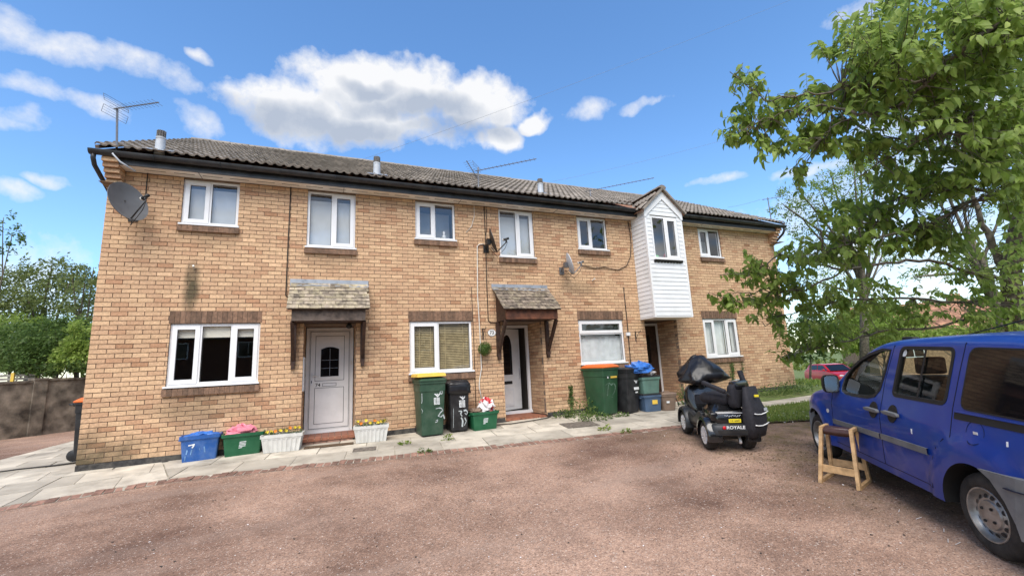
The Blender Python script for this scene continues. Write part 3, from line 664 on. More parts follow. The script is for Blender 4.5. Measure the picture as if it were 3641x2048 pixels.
# corbelled eaves bricks on both ends
for xa, xb, sgn in ((0.0, .2118, 1), (XR-.2118, XR, -1)):
    q = MB()
    for i in range(7):
        z = 4.35+i*CH; y = -.055*(i+1)
        q.tint = R.random(); q.bb(xa+.001, y, z, xb, -.004, z+CH-.0105)
    c = q.build('corbel', 'buff_brick', house)
    MB().bb(xa+.008, -.05*7, 4.36, xb-.008, -.006, 4.355).build('corbel_joint', 'mortar', c)

# windows --------------------------------------------------------------
def win(key, lights, top=None, style=''):
    """lights: list of (x0 frac, x1 frac, 'sash'|'fixed')"""
    x0, x1, z0, z1 = WIN[key] if key in WIN else key; Y0, Y1 = .04, .11
    if key not in WIN: Y0, Y1 = style[0], style[1]; par = style[2]; parts_parent = par
    f = .048; fr = MB()
    fr.bb(x0+.003, Y0, z0+.003, x0+f, Y1, z1-.003); fr.bb(x1-f, Y0, z0+.003, x1-.003, Y1, z1-.003); fr.bb(x0+f, Y0+.0005, z1-f, x1-f, Y1, z1-.0035); fr.bb(x0+f, Y0+.0005, z0+.0035, x1-f, Y1, z0+f)
    ix0, ix1, iz0, iz1 = x0+f, x1-f, z0+f, z1-f; W_ = ix1-ix0; H_ = iz1-iz0
    for (a, c, kind) in lights[:-1]: 
        if top is None: fr.bb(ix0+c*W_-.024, Y0+.001, iz0, ix0+c*W_+.024, Y1-.001, iz1)
    if top: fr.bb(ix0, Y0+.001, iz0+top*H_-.024, ix1, Y1-.001, iz0+top*H_+.024)
    w = fr.build('window', 'upvc', house if key in WIN else par)
    MB().bb(x0-.025, Y0-.075, z0-.028, x1+.025, Y0+.02, z0+.0025).build('cill', 'upvc', w)
    rects = []
    if top: rects = [(ix0, ix1, iz0, iz0+top*H_-.024, 'fixed'), (ix0, ix1, iz0+top*H_+.024, iz1, 'sash')]
    else:
        for n_, (a, c, kind) in enumerate(lights):
            rects.append((ix0+a*W_+(.024 if n_ else 0), ix0+c*W_-(.024 if n_ < len(lights)-1 else 0), iz0, iz1, kind))
    for (a, c, d, e, kind) in rects:
        g = .004
        if kind == 'sash':
            s = .052; q = MB(); ya, yb = Y0-.014, Y0+.05; o = .016
            A, C, D, E = a-o, c+o, d-o, e+o
            q.bb(A, ya, D, A+s+o, yb, E); q.bb(C-s-o, ya, D, C, yb, E); q.bb(A+s+o, ya+.0005, E-s-o, C-s-o, yb, E-.0005); q.bb(A+s+o, ya+.0005, D+.0005, C-s-o, yb, D+s+o)
            q.build('sash', 'upvc', w); a, c, d, e = a+s, c-s, d+s, e-s
        q = MB(); y = Y0+.012; gk = .007
        q.bb(a, y, d, a+gk, y+.012, e); q.bb(c-gk, y, d, c, y+.012, e); q.bb(a+gk, y+.0004, d, c-gk, y+.012, d+gk); q.bb(a+gk, y+.0004, e-gk, c-gk, y+.012, e); q.build('gasket', 'black_rubber', w)
        q = MB(); q.add([(a+gk, y+.006, d+gk), (c-gk, y+.006, d+gk), (c-gk, y+.006, e-gk), (a+gk, y+.006, e-gk)], [(0, 1, 2, 3)]); q.build('pane', 'glass', w)
    return w, (ix0, ix1, iz0, iz1), Y1
def sill_bricks(w, x0, x1, z1, h, y0, m='brown_brick'):
    n = max(3, int(round((x1-x0)/.0758))); d = (x1-x0)/n
    bm_ = []
    for i in range(n):
        q = MB(); q.tint = R.random(); q.bb(x0+i*d+.003, y0, z1-h, x0+(i+1)*d-.003, .012, z1+R.uniform(-.002, .002)); q.build('sill_brick', m, w)
    MB().bb(x0+.004, y0+.006, z1-h+.004, x1-.004, .0115, z1-.006).build('sill_joint', 'mortar', w)
L2 = [(0, .47, 'sash'), (.47, 1, 'fixed')]; R2 = [(0, .52, 'fixed'), (.52, 1, 'sash')]; L3 = [(0, .31, 'sash'), (.31, .69, 'fixed'), (.69, 1, 'sash')]
cfg = {'U1': L2, 'U2': R2, 'U3': L2, 'U4': R2, 'U5': L2, 'U6': L2, 'G1': L3, 'G2': [(0, .44, 'sash'), (.44, 1, 'fixed')], 'G3': [(0, 1, 'fixed')], 'G4': L3}
WOBJ = {}
for k, lg in cfg.items():
    w, (a, c, d, e), yb = win(k, lg, top=.70 if k == 'G3' else None); WOBJ[k] = (w, a, c, d, e, yb)
    x0, x1, z0, z1 = WIN[k]; h = .098 if k[0] == 'U' else .112
    MB().bb(x0-.02, .0, z0-.046, x1+.02, .05, z0-.029).build('sill_gap', 'slot', w)
    sill_bricks(w, x0-.035, x1+.035, z0-.047, h, -.052)
for k, (x0, x1, z0, z1) in lint.items():
    l = MB().bb(x0+.002, .006, z0+.002, x1-.002, .1, z1-.002).build('lintel', 'mortar', house)
    n = int(round((x1-x0)/.0758)); d = (x1-x0)/n
    for i in range(n):
        q = MB(); q.tint = R.random(); q.bb(x0+i*d+.004, -.002+R.uniform(-.002, .002), z0+.004, x0+(i+1)*d-.004, .05, z1-.004); q.build('soldier_brick', 'brown_brick', l)
# blinds and curtains behind the panes
def blind(k, z0f, z1f, m, x0f=0, x1f=1, dy=.012, name='blind', wav=0.0):
    w, a, c, d, e, yb = WOBJ[k]; q = MB(); n = 28; y = yb+dy
    P = []
    for i in range(n+1):
        t = i/n; x = a-.03+(x0f+(x1f-x0f)*t)*(c-a+.06); yy = y+wav*math.sin(t*46+math.sin(t*9)*2)
        P += [(x, yy, d+(e-d)*z0f-.04*(z0f == 0)), (x, yy, d+(e-d)*z1f)]
    q.add(P, [(2*i, 2*i+2, 2*i+3, 2*i+1) for i in range(n)]); return q.build(name, m, w, smooth=wav > 0)
blind('U1', 0, .88, 'blind_grey'); blind('U2', 0, .89, 'blind_grey'); blind('U4', 0, .90, 'blind_grey'); blind('U3', 0, .93, 'blind_grey', dy=.35); blind('U6', 0, .75, 'net', .3, 1, .4, 'curtain', .012)
blind('U5', 0, 1, 'interior', dy=.5)
blind('G1', .80, 1.04, 'blind_cream'); blind('G3', 0, .64, 'net', 0, 1, .045, 'curtain', .006); blind('G3', .6, 1, 'blind_grey', dy=.25)
blind('G4', 0, 1.03, 'net', 0, .70, .06, 'curtain', .02); blind('G4', 0, 1.03, 'net', .88, 1, .04, 'curtain', .02)
w, a, c, d, e, yb = WOBJ['G2']
n = 27
for i in range(n):
    z = d+(i+.5)*(e-d)/n; q = MB(); q.add([(a-.02, yb+.005, z-.017), (c+.02, yb+.005, z-.017), (c+.02, yb+.03, z+.012), (a-.02, yb+.03, z+.012)], [(0, 1, 2, 3)]); q.build('blind_slat', 'slat_wood', w)
for f_ in (.14, .33, .58, .90): MB().bb(a+(c-a)*f_-.006, yb+.001, d, a+(c-a)*f_+.006, yb+.004, e).build('blind_tape', 'slat_wood', w)
# things on the ground floor left window board
w, a, c, d, e, yb = WOBJ['G1']
MB().bb(a, yb+.001, d-.05, c, yb+.22, d-.02).build('window_board', 'upvc', w)
w, a, c, d, e, yb = WOBJ['U3']; q = MB(); q.lathe([(0, 0), (.045, 0), (.05, .12), (.02, .17), (.035, .21), (0, .25)], 'z', 10, (c-.16, yb+.1, d-.03)); q.build('ornament', 'ceramic_white', w, True)
# ---------------------------------------------------------------- roof
SLOPE = math.atan2(RIDGE_Z-EAVE_Z, RIDGE_Y-EAVE_Y); SL_LEN = math.hypot(RIDGE_Z-EAVE_Z, RIDGE_Y-EAVE_Y)
b = MB()
b.prism([(EAVE_Y+.03, EAVE_Z-.05), (RIDGE_Y, RIDGE_Z-.05), (HD+.4, 4.86), (HD+.4, 4.80), (RIDGE_Y, RIDGE_Z-.12), (EAVE_Y+.03, EAVE_Z-.11)], lambda u, v, d: (d, u, v), -.05, XR+.05)
roof = b.build('roof', 'far_roof', house)
def tile_geo(t, w=.298, ln=.36):
    q = MB(); q.tint = t; n = 12; V = []
    for i in range(n+1):
        x = -w/2+w*i/n; ph = (i/n*2) % 1.0
        hgt = .030*math.sin(math.pi*min(1, ph/.55)) if ph < .55 else -.004
        V.append((x, hgt))
    tops = [(x, 0.0, h+.044) for x, h in V]; tope = [(x, ln, h+.004) for x, h in V]; bots = [(x, 0.0, h+.016) for x, h in V]
    P = tops+tope+bots; m_ = n+1; F = []
    for i in range(n): F.append((i, i+1, m_+i+1, m_+i)); F.append((2*m_+i, 2*m_+i+1, i+1, i))
    q.add(P, F); return q
tvar = [tile_geo((k+.5)/10).mesh('roof_tile', 'tile') for k in range(10)]
NCOL = int(round((XR+.12)/.298)); GAUGE = SL_LEN/17.0; TW = (XR+.12)/NCOL
tiles = []
for r_ in range(17):
    for c_ in range(NCOL):
        x = -.06+(c_+.5)*TW; s_ = r_*GAUGE
        y = EAVE_Y+s_*math.cos(SLOPE); z = EAVE_Z+s_*math.sin(SLOPE)
        if 10.7 < x < 12.2 and y < .55 - abs(x-11.45)*.6: continue       # under the bay roof
        tiles.append((x, y, z))
tiles.sort(key=lambda p: (p[0]-CAM[0])**2+(p[1]-CAM[1])**2+(p[2]-CAM[2])**2)
bt = MB(); base = [tile_geo((k+.5)/10) for k in range(10)]
for i, p in enumerate(tiles):
    k = R.randrange(10); rot = Matrix.Rotation(SLOPE, 4, 'X') @ Matrix.Rotation(R.uniform(-.012, .012), 4, 'Z')
    if i < 300:
        o = link('roof_tile', tvar[k], roof); o.matrix_local = Matrix.Translation((p[0], p[1], p[2]+R.uniform(0, .006))) @ rot
    else:
        mt = Matrix.Translation((p[0], p[1], p[2]+R.uniform(0, .006))) @ rot; q = base[k]; bt.add([mt @ Vector(v) for v in q.v], q.f, R.random())
tag(bt.build('roof_tiling', 'tile', roof), kind='stuff')
# ridge tiles
n = 37; me = MB()
V = [(math.cos(a)*.125, math.sin(a)*.095) for a in [math.pi*i/8 for i in range(9)]]
rl = (XR+.1)/n
me.add([(-rl/2+.006, u, v) for u, v in V]+[(rl/2+.01, u*1.04, v*1.04) for u, v in V], [(i, i+1, 10+i, 9+i) for i in range(8)]+[tuple(range(9))])
me = me.mesh('ridge_tile', 'tile')
for i in range(n):
    o = link('ridge_tile', me, roof); o.location = (-.05+(i+.5)*rl, RIDGE_Y, RIDGE_Z-.02+R.uniform(-.004, .006))
# verge mortar under the end tiles
for x in (-.052, XR+.01): MB().beam((x+.02, EAVE_Y, EAVE_Z-.01), (x+.02, RIDGE_Y, RIDGE_Z-.01), .05, .05).build('verge', 'mortar', roof)
# fascia, soffit, gutter (interrupted by the bay)
BX0, BX1, BD = 10.86, 12.05, .55
for x0, x1, nm in ((.215, BX0-.002, 0), (BX1+.002, XR-.215, 1)):
    MB().bb(x0, -.285, 4.702, x1, -.262, 4.925).build('fascia', 'gutter', house)
    so = MB().bb(x0, -.262, 4.703, x1, -.001, 4.722).build('soffit', 'soffit', house)
    x = x0+.3
    while x < x1-.4:
        MB().bb(x, -.15, 4.699, x+.30, -.138, 4.7035).build('vent_slot', 'slot', so); x += .42
    x = x0+1.1
    while x < x1: MB().bb(x, -.26, 4.6995, x+.008, -.002, 4.7032).build('soffit_joint', 'slot', so); x += 2.4
    q = MB(); g0, g1 = (x0-.36 if nm == 0 else x0), (x1 if nm == 0 else x1+.33); cy_, cz_, r_ = -.362, 4.875, .068
    A = [math.pi+math.pi*i/10 for i in range(11)]
    for xx, yy in ((g0, 0), (g1, 0)): q.v += [(xx, cy_+r_*math.cos(a), cz_+r_*math.sin(a)*1.15) for a in A]+[(xx, cy_+(r_-.006)*math.cos(a), cz_+(r_-.006)*math.sin(a)*1.15) for a in A]
    for i in range(10): q.f.append((i, i+1, 22+i+1, 22+i)); q.f.append((11+i, 33+i, 33+i+1, 11+i+1))
    q.f += [tuple(range(11)), tuple(range(22, 33))]; q.t = [.5]*len(q.f)
    gu = q.build('gutter', 'gutter', house, True, sharp=40)
    x = x0+.5
    while x < x1:
        q = MB(); q.tube([(x, cy_+(r_+.004)*math.cos(a), cz_+(r_+.004)*math.sin(a)*1.15) for a in A], .008, 4); q.build('gutter_bracket', 'gutter', gu); x += .95
    x = x0+1.9
    while x < x1-.3:
        q = MB(); rr = r_+.006
        for xx in (x-.045, x+.045): q.v += [(xx, cy_+rr*math.cos(a), cz_+rr*math.sin(a)*1.15) for a in A]
        q.f = [(i, i+1, 12+i, 11+i) for i in range(10)]; q.t = [.5]*10; q.build('gutter_union', 'gutter', gu); x += 3.9
# rainwater swan necks at both ends
dp = MB(); dp.tube([(-.09, -.36, 4.83), (-.09, -.36, 4.74), (-.085, -.30, 4.64), (-.055, .45, 4.28), (-.055, .80, 4.2), (-.055, .86, 4.1), (-.055, .86, -.15)], .034, 10); dp.build('downpipe', 'gutter', house, True)
dp = MB(); dp.tube([(XR+.07, -.36, 4.83), (XR+.07, -.36, 4.74), (XR+.07, -.30, 4.64), (XR+.06, .10, 4.35), (XR+.06, .14, 4.2), (XR+.06, .14, 0)], .034, 10); dp.build('downpipe', 'gutter', house, True)
# flues
def roof_hit(px, py):
    nn = np.array([0, -math.sin(SLOPE), math.cos(SLOPE)]); d = dirn(px, py); return CAM+d*((np.array([0, EAVE_Y, EAVE_Z+.04])-CAM)@nn)/(d@nn)
for px, py, ty in ((568.5, 534.6, 464), (1340, 620.8, 557), (1922.6, 686.3, 636)):
    p = roof_hit(px, py); t = pY(px, ty, p[1]); h = t[2]-p[2]
    q = MB(); q.lathe([(0, -.1), (.075, -.1), (.068, h*.55), (.074, h*.55), (.074, h*.62), (0, h*.62)], 'z', 16, tuple(p)); fl = q.build('flue', 'flue', roof, True, sharp=40)
    q = MB(); q.lathe([(.05, h*.6), (.05, h*.92), (0, h*.95)], 'z', 12, tuple(p)); 
    for k in range(12):
        a = k*math.pi/6; q.tube([(p[0]+.06*math.cos(a), p[1]+.06*math.sin(a), p[2]+h*.6), (p[0]+.062*math.cos(a), p[1]+.062*math.sin(a), p[2]+h*.95), (p[0], p[1], p[2]+h)], .007, 4)
    for k in range(4): q.lathe([(.066, h*(.64+.09*k)), (.069, h*(.66+.09*k)), (.06, h*(.66+.09*k))], 'z', 12, tuple(p))
    q.build('flue_cage', 'flue_cage', fl)
    q = MB()
    for sx in (-1, 1): q.add([(p[0]+sx*.06, p[1]-.16, p[2]-.085), (p[0]+sx*.21, p[1]-.16, p[2]-.08), (p[0]+sx*.19, p[1]+.12, p[2]+.075), (p[0]+sx*.05, p[1]+.12, p[2]+.075)], [(0, 1, 2, 3)])
    q.add([(p[0]-.2, p[1]-.2, p[2]-.085), (p[0]+.2, p[1]-.2, p[2]-.085), (p[0]+.19, p[1]-.05, p[2]-.0), (p[0]-.19, p[1]-.05, p[2]-.0)], [(0, 1, 2, 3)]); q.build('flashing', 'lead', fl)

# ---------------------------------------------------------------- clad bay (oriel) above the third door
BZ0, BZE, BAP = 2.06, 4.84, 5.42
bay = MB()
bay.bb(BX0+.012, -BD+.012, BZ0+.02, BX1-.012, .006, 3.49); bay.bb(BX0+.012, -BD+.10, 3.49, BX0+.05, .006, BZE); bay.bb(BX1-.05, -BD+.10, 3.49, BX1-.012, .006, BZE); bay.bb(BX0+.05, -.05, 3.52, BX1-.05, -.01, BZE)
bay.prism([(BX0+.02, 4.67), (BX1-.02, 4.67), (BX1-.02, BZE-.02), (11.455, BAP-.05), (BX0+.02, BZE-.02)], lambda u, v, d: (u, d, v), -BD+.022, -BD+.05)
bay = bay.build('bay', 'plaster', house)
WB = (11.03, 11.89, 3.53, 4.665)
def board_front(z0, z1, segs):
    for x0, x1 in segs:
        q = MB(); q.add([(x0, -BD-.012, z0), (x1, -BD-.012, z0), (x1, -BD-.003, z1-.004), (x0, -BD-.003, z1-.004), (x0, -BD+.012, z0), (x1, -BD+.012, z0), (x1, -BD+.02, z1+.004), (x0, -BD+.02, z1+.004)], [(0, 1, 2, 3), (0, 4, 5, 1), (2, 6, 7, 3), (1, 5, 6, 2), (3, 7, 4, 0)]); q.build('cladding_board', 'cladding', bay)
bh = .1085; z = BZ0+.03
while z < 5.25:
    z1 = z+bh; zc = (z+z1)/2; sg = [(BX0+.035, BX1-.035)]
    if WB[2]-.02 < zc < WB[3]+.03: sg = [(BX0+.035, WB[0]-.006), (WB[1]+.006, BX1-.035)]
    if zc > 4.69:
        hw = (5.13-zc)/(5.13-4.69)*.50
        hw = min(hw+.09, .55) if hw > -.02 else 0; sg = [(11.455-hw, 11.455+hw)] if hw > .04 else []
    board_front(z, z1, sg); z = z1
z = BZ0+.03
while z < BZE-.02:
    z1 = min(z+bh, BZE)
    for x, s in ((BX0, -1), (BX1, 1)):
        q = MB(); q.add([(x+s*.012, -BD+.03, z), (x+s*.012, -.004, z), (x+s*.003, -.004, z1-.004), (x+s*.003, -BD+.03, z1-.004), (x-s*.012, -BD+.03, z), (x-s*.012, -.004, z), (x-s*.02, -.004, z1+.004), (x-s*.02, -BD+.03, z1+.004)],
            [(0, 1, 2, 3) if s > 0 else (3, 2, 1, 0), (0, 4, 5, 1), (2, 6, 7, 3)]); q.build('cladding_board', 'cladding', bay)
    z = z1
for x in (BX0, BX1): MB().bb(x-.018 if x == BX0 else x-.036, -BD-.018, BZ0, x+.036 if x == BX0 else x+.018, -BD+.04, BZE-.0).build('corner_trim', 'upvc', bay)
MB().bb(BX0-.016, -BD-.016, BZ0-.012, BX1+.016, -.003, BZ0+.018).build('bay_base', 'upvc', bay)
MB().bb(BX0+.03, -BD+.03, BZ0-.02, BX1-.03, -.003, BZ0-.0125).build('bay_underside', 'soffit', bay)
# window in the bay with two balloons on its board
w, (a, c, d, e), yb = win(WB, R2, style=(-BD-.008, -BD+.06, bay))
q = MB(); q.lathe([(0, -.06), (.05, -.045), (.066, 0), (.05, .045), (0, .06)], 'x', 12, (a+.16, yb+.09, d+.03)); q.build('soft_toy', 'balloon_green', w, True)
q = MB(); q.ball((a+.06, yb+.12, d+.10), .07, 10, 7); q.build('soft_toy', 'balloon_pink', w, True)
q = MB(); q.ball((c-.18, yb+.09, d+.06), .06, 10, 7); q.build('soft_toy', 'balloon_green', w, True)
q = MB(); q.ball((c-.27, yb+.12, d+.09), .06, 10, 7, sq=(1, 1, 1.3)); q.build('soft_toy', 'balloon_pink', w, True)
q = MB(); x = WB[0]-.005
q.bb(WB[0]-.03, -BD-.045, WB[2]-.075, WB[1]+.03, -BD-.013, WB[2]-.03)
for k in range(9): q.ball((WB[0]+.0+k*.1, -BD-.03, WB[2]-.072), .034, 8, 6, sq=(1, .4, .8))
q.build('lead_apron', 'slot', bay)
# gable barge boards + bay roof
for s in (-1, 1):
    q = MB(); xe = 11.455+s*.625
    poly = [(11.455, BAP+.02), (xe, BZE-.01), (xe, 4.62), (xe-s*.05, 4.62), (11.455+s*.52, 4.70), (11.455, 5.14)]
    if s > 0: poly = poly[::-1]
    q.prism(poly, lambda u, v, dd: (u, dd, v), -BD-.035, -BD-.0135); q.build('barge_board', 'upvc', bay)
y_end = {0: 1.05}
def bay_tile_row(s):
    ang = math.atan2(BAP-BZE, .62); ln = .62/math.cos(ang)+.10
    for r_ in range(2):
        for k in range(6):
            y0 = -BD-.09+k*.27; g = tile_geo(R.random(), w=.268, ln=.42); me_ = g.mesh('roof_tile', 'tile'); o = link('roof_tile', me_, bay)
            st = r_*.34-.02
            # local y runs up the slope; face left or right
            px_ = 11.455+s*(.70-st*math.cos(ang)); pz = BZE-.03+st*math.sin(ang)
            if y0 > (pz-EAVE_Z)/math.tan(SLOPE)+EAVE_Y+.25: bpy.data.objects.remove(o); continue
            m_ = Matrix.Translation((px_, y0+.134, pz)) @ Matrix.Rotation(rad(90)*s, 4, 'Z') @ Matrix.Rotation(ang, 4, 'X'); o.matrix_local = m_
    q = MB(); q.prism([(11.455, BAP+.0), (11.455+s*.70, BZE-.055), (11.455+s*.70, BZE-.085), (11.455, BAP-.04)], lambda u, v, dd: (u, dd, v), -BD-.06, 1.0); q.build('bay_roof_deck', 'far_roof', bay)
bay_tile_row(-1); bay_tile_row(1)
for k in range(4):
    q = MB(); V = [(math.cos(a)*.12, math.sin(a)*.085) for a in [math.pi*i/8 for i in range(9)]]
    y0 = -BD-.11+k*.36
    q.add([(11.455+u, y0, BAP+.005+v) for u, v in V]+[(11.455+u*1.03, y0+.37, BAP+.005+v*1.03) for u, v in V], [(i, 9+i, 10+i, i+1) for i in range(8)]+[tuple(range(9))]); q.build('ridge_tile', 'tile', bay)
for s in (-1, 1): MB().beam((11.455, -BD-.09, BAP-.0), (11.455+s*.70, -BD-.09, BZE-.055), .06, .05).build('verge', 'tile', bay)

# ---------------------------------------------------------------- porch canopies
def canopy(x0, x1, wood, side_wood, tm):
    DZ, DY = 2.26, -.62
    c = MB(); c.bb(x0+.06, DY+.03, 2.03, x1-.06, DY+.065, DZ-.03); c = c.build('canopy', wood, house)
    for x in (x0+.06, x1-.095):
        q = MB(); q.prism([(DY+.066, 2.03), (0.0, 2.03), (0.0, 2.70), (DY+.066, DZ-.03)], lambda u, v, d: (d, u, v), x, x+.035); q.build('cheek', side_wood, c)
    MB().bb(x0+.096, DY+.067, 2.04, x1-.096, -.001, 2.06).build('canopy_ceiling', side_wood, c)
    for s, x in ((0, x0+.03), (1, x1-.11)):
        q = MB(); q.bb(x, -.075, 1.28, x+.08, -.003, 2.025); q.bb(x+.012, -.085, 1.20, x+.068, -.003, 1.28); q.build('bracket_post', side_wood, c)
        q = MB(); q.beam((x+.04, -.06, 1.38), (x+.04, DY+.09, 2.02), .055, .075); q.build('bracket_strut', side_wood, c)
    sl = math.atan2(2.80-DZ, -DY); L_ = math.hypot(2.80-DZ, DY); rows = 7; g = L_/rows
    q = MB(); q.prism([(DY-.02, DZ-.02), (0, 2.79), (0, 2.76), (DY-.02, DZ-.045)], lambda u, v, d: (d, u, v), x0, x1); q.build('canopy_deck', side_wood, c)
    for r_ in range(rows):
        xa = x0-.02-(.09 if r_ % 2 else 0)
        while xa < x1+.02:
            wd = R.uniform(.155, .19); a, e_ = max(xa+.003, x0-.02), min(xa+wd-.003, x1+.02); xa += wd
            if e_-a < .03: continue
            q = MB(); q.tint = R.random(); h = .016; lift = .012+R.uniform(0, .012); ln = g*1.5
            co, si = math.cos(sl), math.sin(sl); s0 = r_*g-.03; s1 = s0+ln
            def P(x, s, u): return (x, DY-.02+s*co-u*si, DZ-.02+s*si+u*co)
            q.add([P(a, s0, lift), P(e_, s0, lift), P(e_, s1, .002), P(a, s1, .002), P(a, s0, lift+h), P(e_, s0, lift+h), P(e_, s1, h), P(a, s1, h)], [(0, 3, 2, 1), (4, 5, 6, 7), (0, 1, 5, 4), (1, 2, 6, 5), (2, 3, 7, 6), (3, 0, 4, 7)])
            q.build('canopy_tile', tm, c)
    q = MB(); n = 24; P = []
    for i in range(n+1):
        x = x0-.03+(x1-x0+.06)*i/n; wv = R.uniform(-.006, .006)
        P += [(x, -.006, 2.885), (x, -.012, 2.80), (x, -.12+wv, 2.735+wv*2)]
    q.add(P, [(3*i+j, 3*i+3+j, 3*i+4+j, 3*i+1+j) for i in range(n) for j in (0, 1)]); q.build('lead_flashing', 'lead', c)
    return c
can1 = canopy(2.84, 4.18, 'faded_wood', 'dark_wood', 'canopy_tile'); can2 = canopy(6.86, 8.20, 'red_wood', 'dark_wood', 'canopy_tile_dark')
# lintel bricks over the porch openings
for k in ('D1', 'D2'):
    x0, x1, _, z1 = DOORS[k]; l = MB().bb(x0, .012, z1-.001, x1, .05, z1+.003).build('door_lintel', 'mortar', house)
q = MB(); q.ball((3.86, -.05, 1.98), .055, 10, 7); q.bb(3.84, -.03, 1.98, 3.88, .0, 2.02); q.build('porch_lamp', 'plastic_black', house, True)
MB().bb(3.072, .06, .80, 3.09, .52, 1.42).build('reveal_panel', 'upvc', house)

# ---------------------------------------------------------------- doors
def door1():
    x0, x1, z0, z1 = 3.085, 3.975, -.03, 2.02; Y = RECESS-.06; f = .06
    fr = MB(); fr.bb(x0, Y, z0, x0+f, Y+.07, z1); fr.bb(x1-f, Y, z0, x1, Y+.07, z1); fr.bb(x0+f, Y+.001, z1-f, x1-f, Y+.07, z1); fr.bb(x0+f, Y-.03, z0, x1-f, Y+.07, z0+.05)
    d = fr.build('door', 'door_grey', house)
    a, c, e, g = x0+f+.004, x1-f-.004, z0+.054, z1-f-.004
    lf = MB(); lf.bb(a, Y-.012, e, c, Y+.04, g); lf = lf.build('door_leaf', 'door_grey', d)
    yl = Y-.0125
    def ring(A, C, E, G, t, m, y, nm):
        q = MB(); q.bb(A, y-.003, E, A+t, y, G); q.bb(C-t, y-.003, E, C, y, G); q.bb(A+t, y-.003, E, C-t, y, E+t); q.bb(A+t, y-.003, G-t, C-t, y, G); q.build(nm, m, d)
    ring(a+.012, c-.012, e+.012, g-.012, .009, 'door_line', yl, 'leaf_groove')
    w = c-a; cx = (a+c)/2
    A, C = cx-w*.36, cx+w*.36
    ring(A, C, e+.10, e+.80, .009, 'door_line', yl, 'panel_groove'); MB().bb(A+.009, yl-.004, e+.109, C-.009, yl-.0005, e+.791).build('lower_panel', 'door_grey', d)
    ring(A, C, e+.93, g-.10, .009, 'door_line', yl, 'panel_groove')
    # moulded arch-top glazed panel
    B0, B1, zb, zt = cx-.165, cx+.165, e+1.02, e+1.60
    def arch(x0_, x1_, zb_, zt_, rise): return [(x0_, zb_), (x1_, zb_), (x1_, zt_-rise)]+[(x1_+(x0_-x1_)*k/8, zt_-rise+rise*math.sin(math.pi*k/8)) for k in range(1, 8)]+[(x0_, zt_-rise)]
    for gx_, hgt, m, nm in ((.05, .016, 'door_grey', 'panel_moulding'), (.022, .022, 'upvc', 'glazing_bead'), (.006, .024, 'black_rubber', 'glazing_seal')):
        MB().prism(arch(B0-gx_, B1+gx_, zb-gx_, zt+gx_+.0, .045), lambda u, v, dd: (u, dd, v), yl-hgt, yl-.0003).build(nm, m, d)
    MB().prism(arch(B0+.004, B1-.004, zb+.004, zt-.004, .04), lambda u, v, dd: (u, dd, v), yl-.0252, yl-.0245).build('pane', 'tinted_glass', d)
    for q_ in ((B0, B1, (zb+zt)/2+.03), (B0, B1, (zb+zt)/2-.13)): MB().bb(q_[0]+.006, yl-.0275, q_[2]-.003, q_[1]-.006, yl-.0255, q_[2]+.003).build('glazing_lead', 'lead', d)
    MB().bb(cx-.003, yl-.0275, zb+.006, cx+.003, yl-.0255, zt-.03).build('glazing_lead', 'lead', d)
    ring(cx-.13, cx+.13, e+.82, e+.885, .008, 'door_line', yl, 'letter_box_rim'); MB().bb(cx-.12, yl-.008, e+.83, cx+.12, yl-.0005, e+.877).build('letter_box', 'upvc', d)
    q = MB(); hx = a+.05; q.bb(hx-.016, yl-.01, e+.86, hx+.016, yl, e+1.10); q.tube([(hx, yl-.01, e+1.04), (hx, yl-.045, e+1.04), (hx+.11, yl-.045, e+1.045)], .009, 6); q.build('handle', 'alloy', d)
    MB().bb(hx-.008, yl-.014, e+.90, hx+.008, yl-.0105, e+.945).build('lock', 'print_black', d)
    text_part('number', '74', .095, 'print_black', d, FACE_FRONT(cx-.215, yl-.001, e+.852))
    MB().bb(x0-.004, Y-.05, z0-.022, x1+.004, Y+.05, z0-.0005).build('threshold', 'upvc', d)
    MB().bb(c+.012, Y-.008, 1.25, c+.045, Y-.0005, 1.33).build('door_bell', 'soffit', d)
door1()
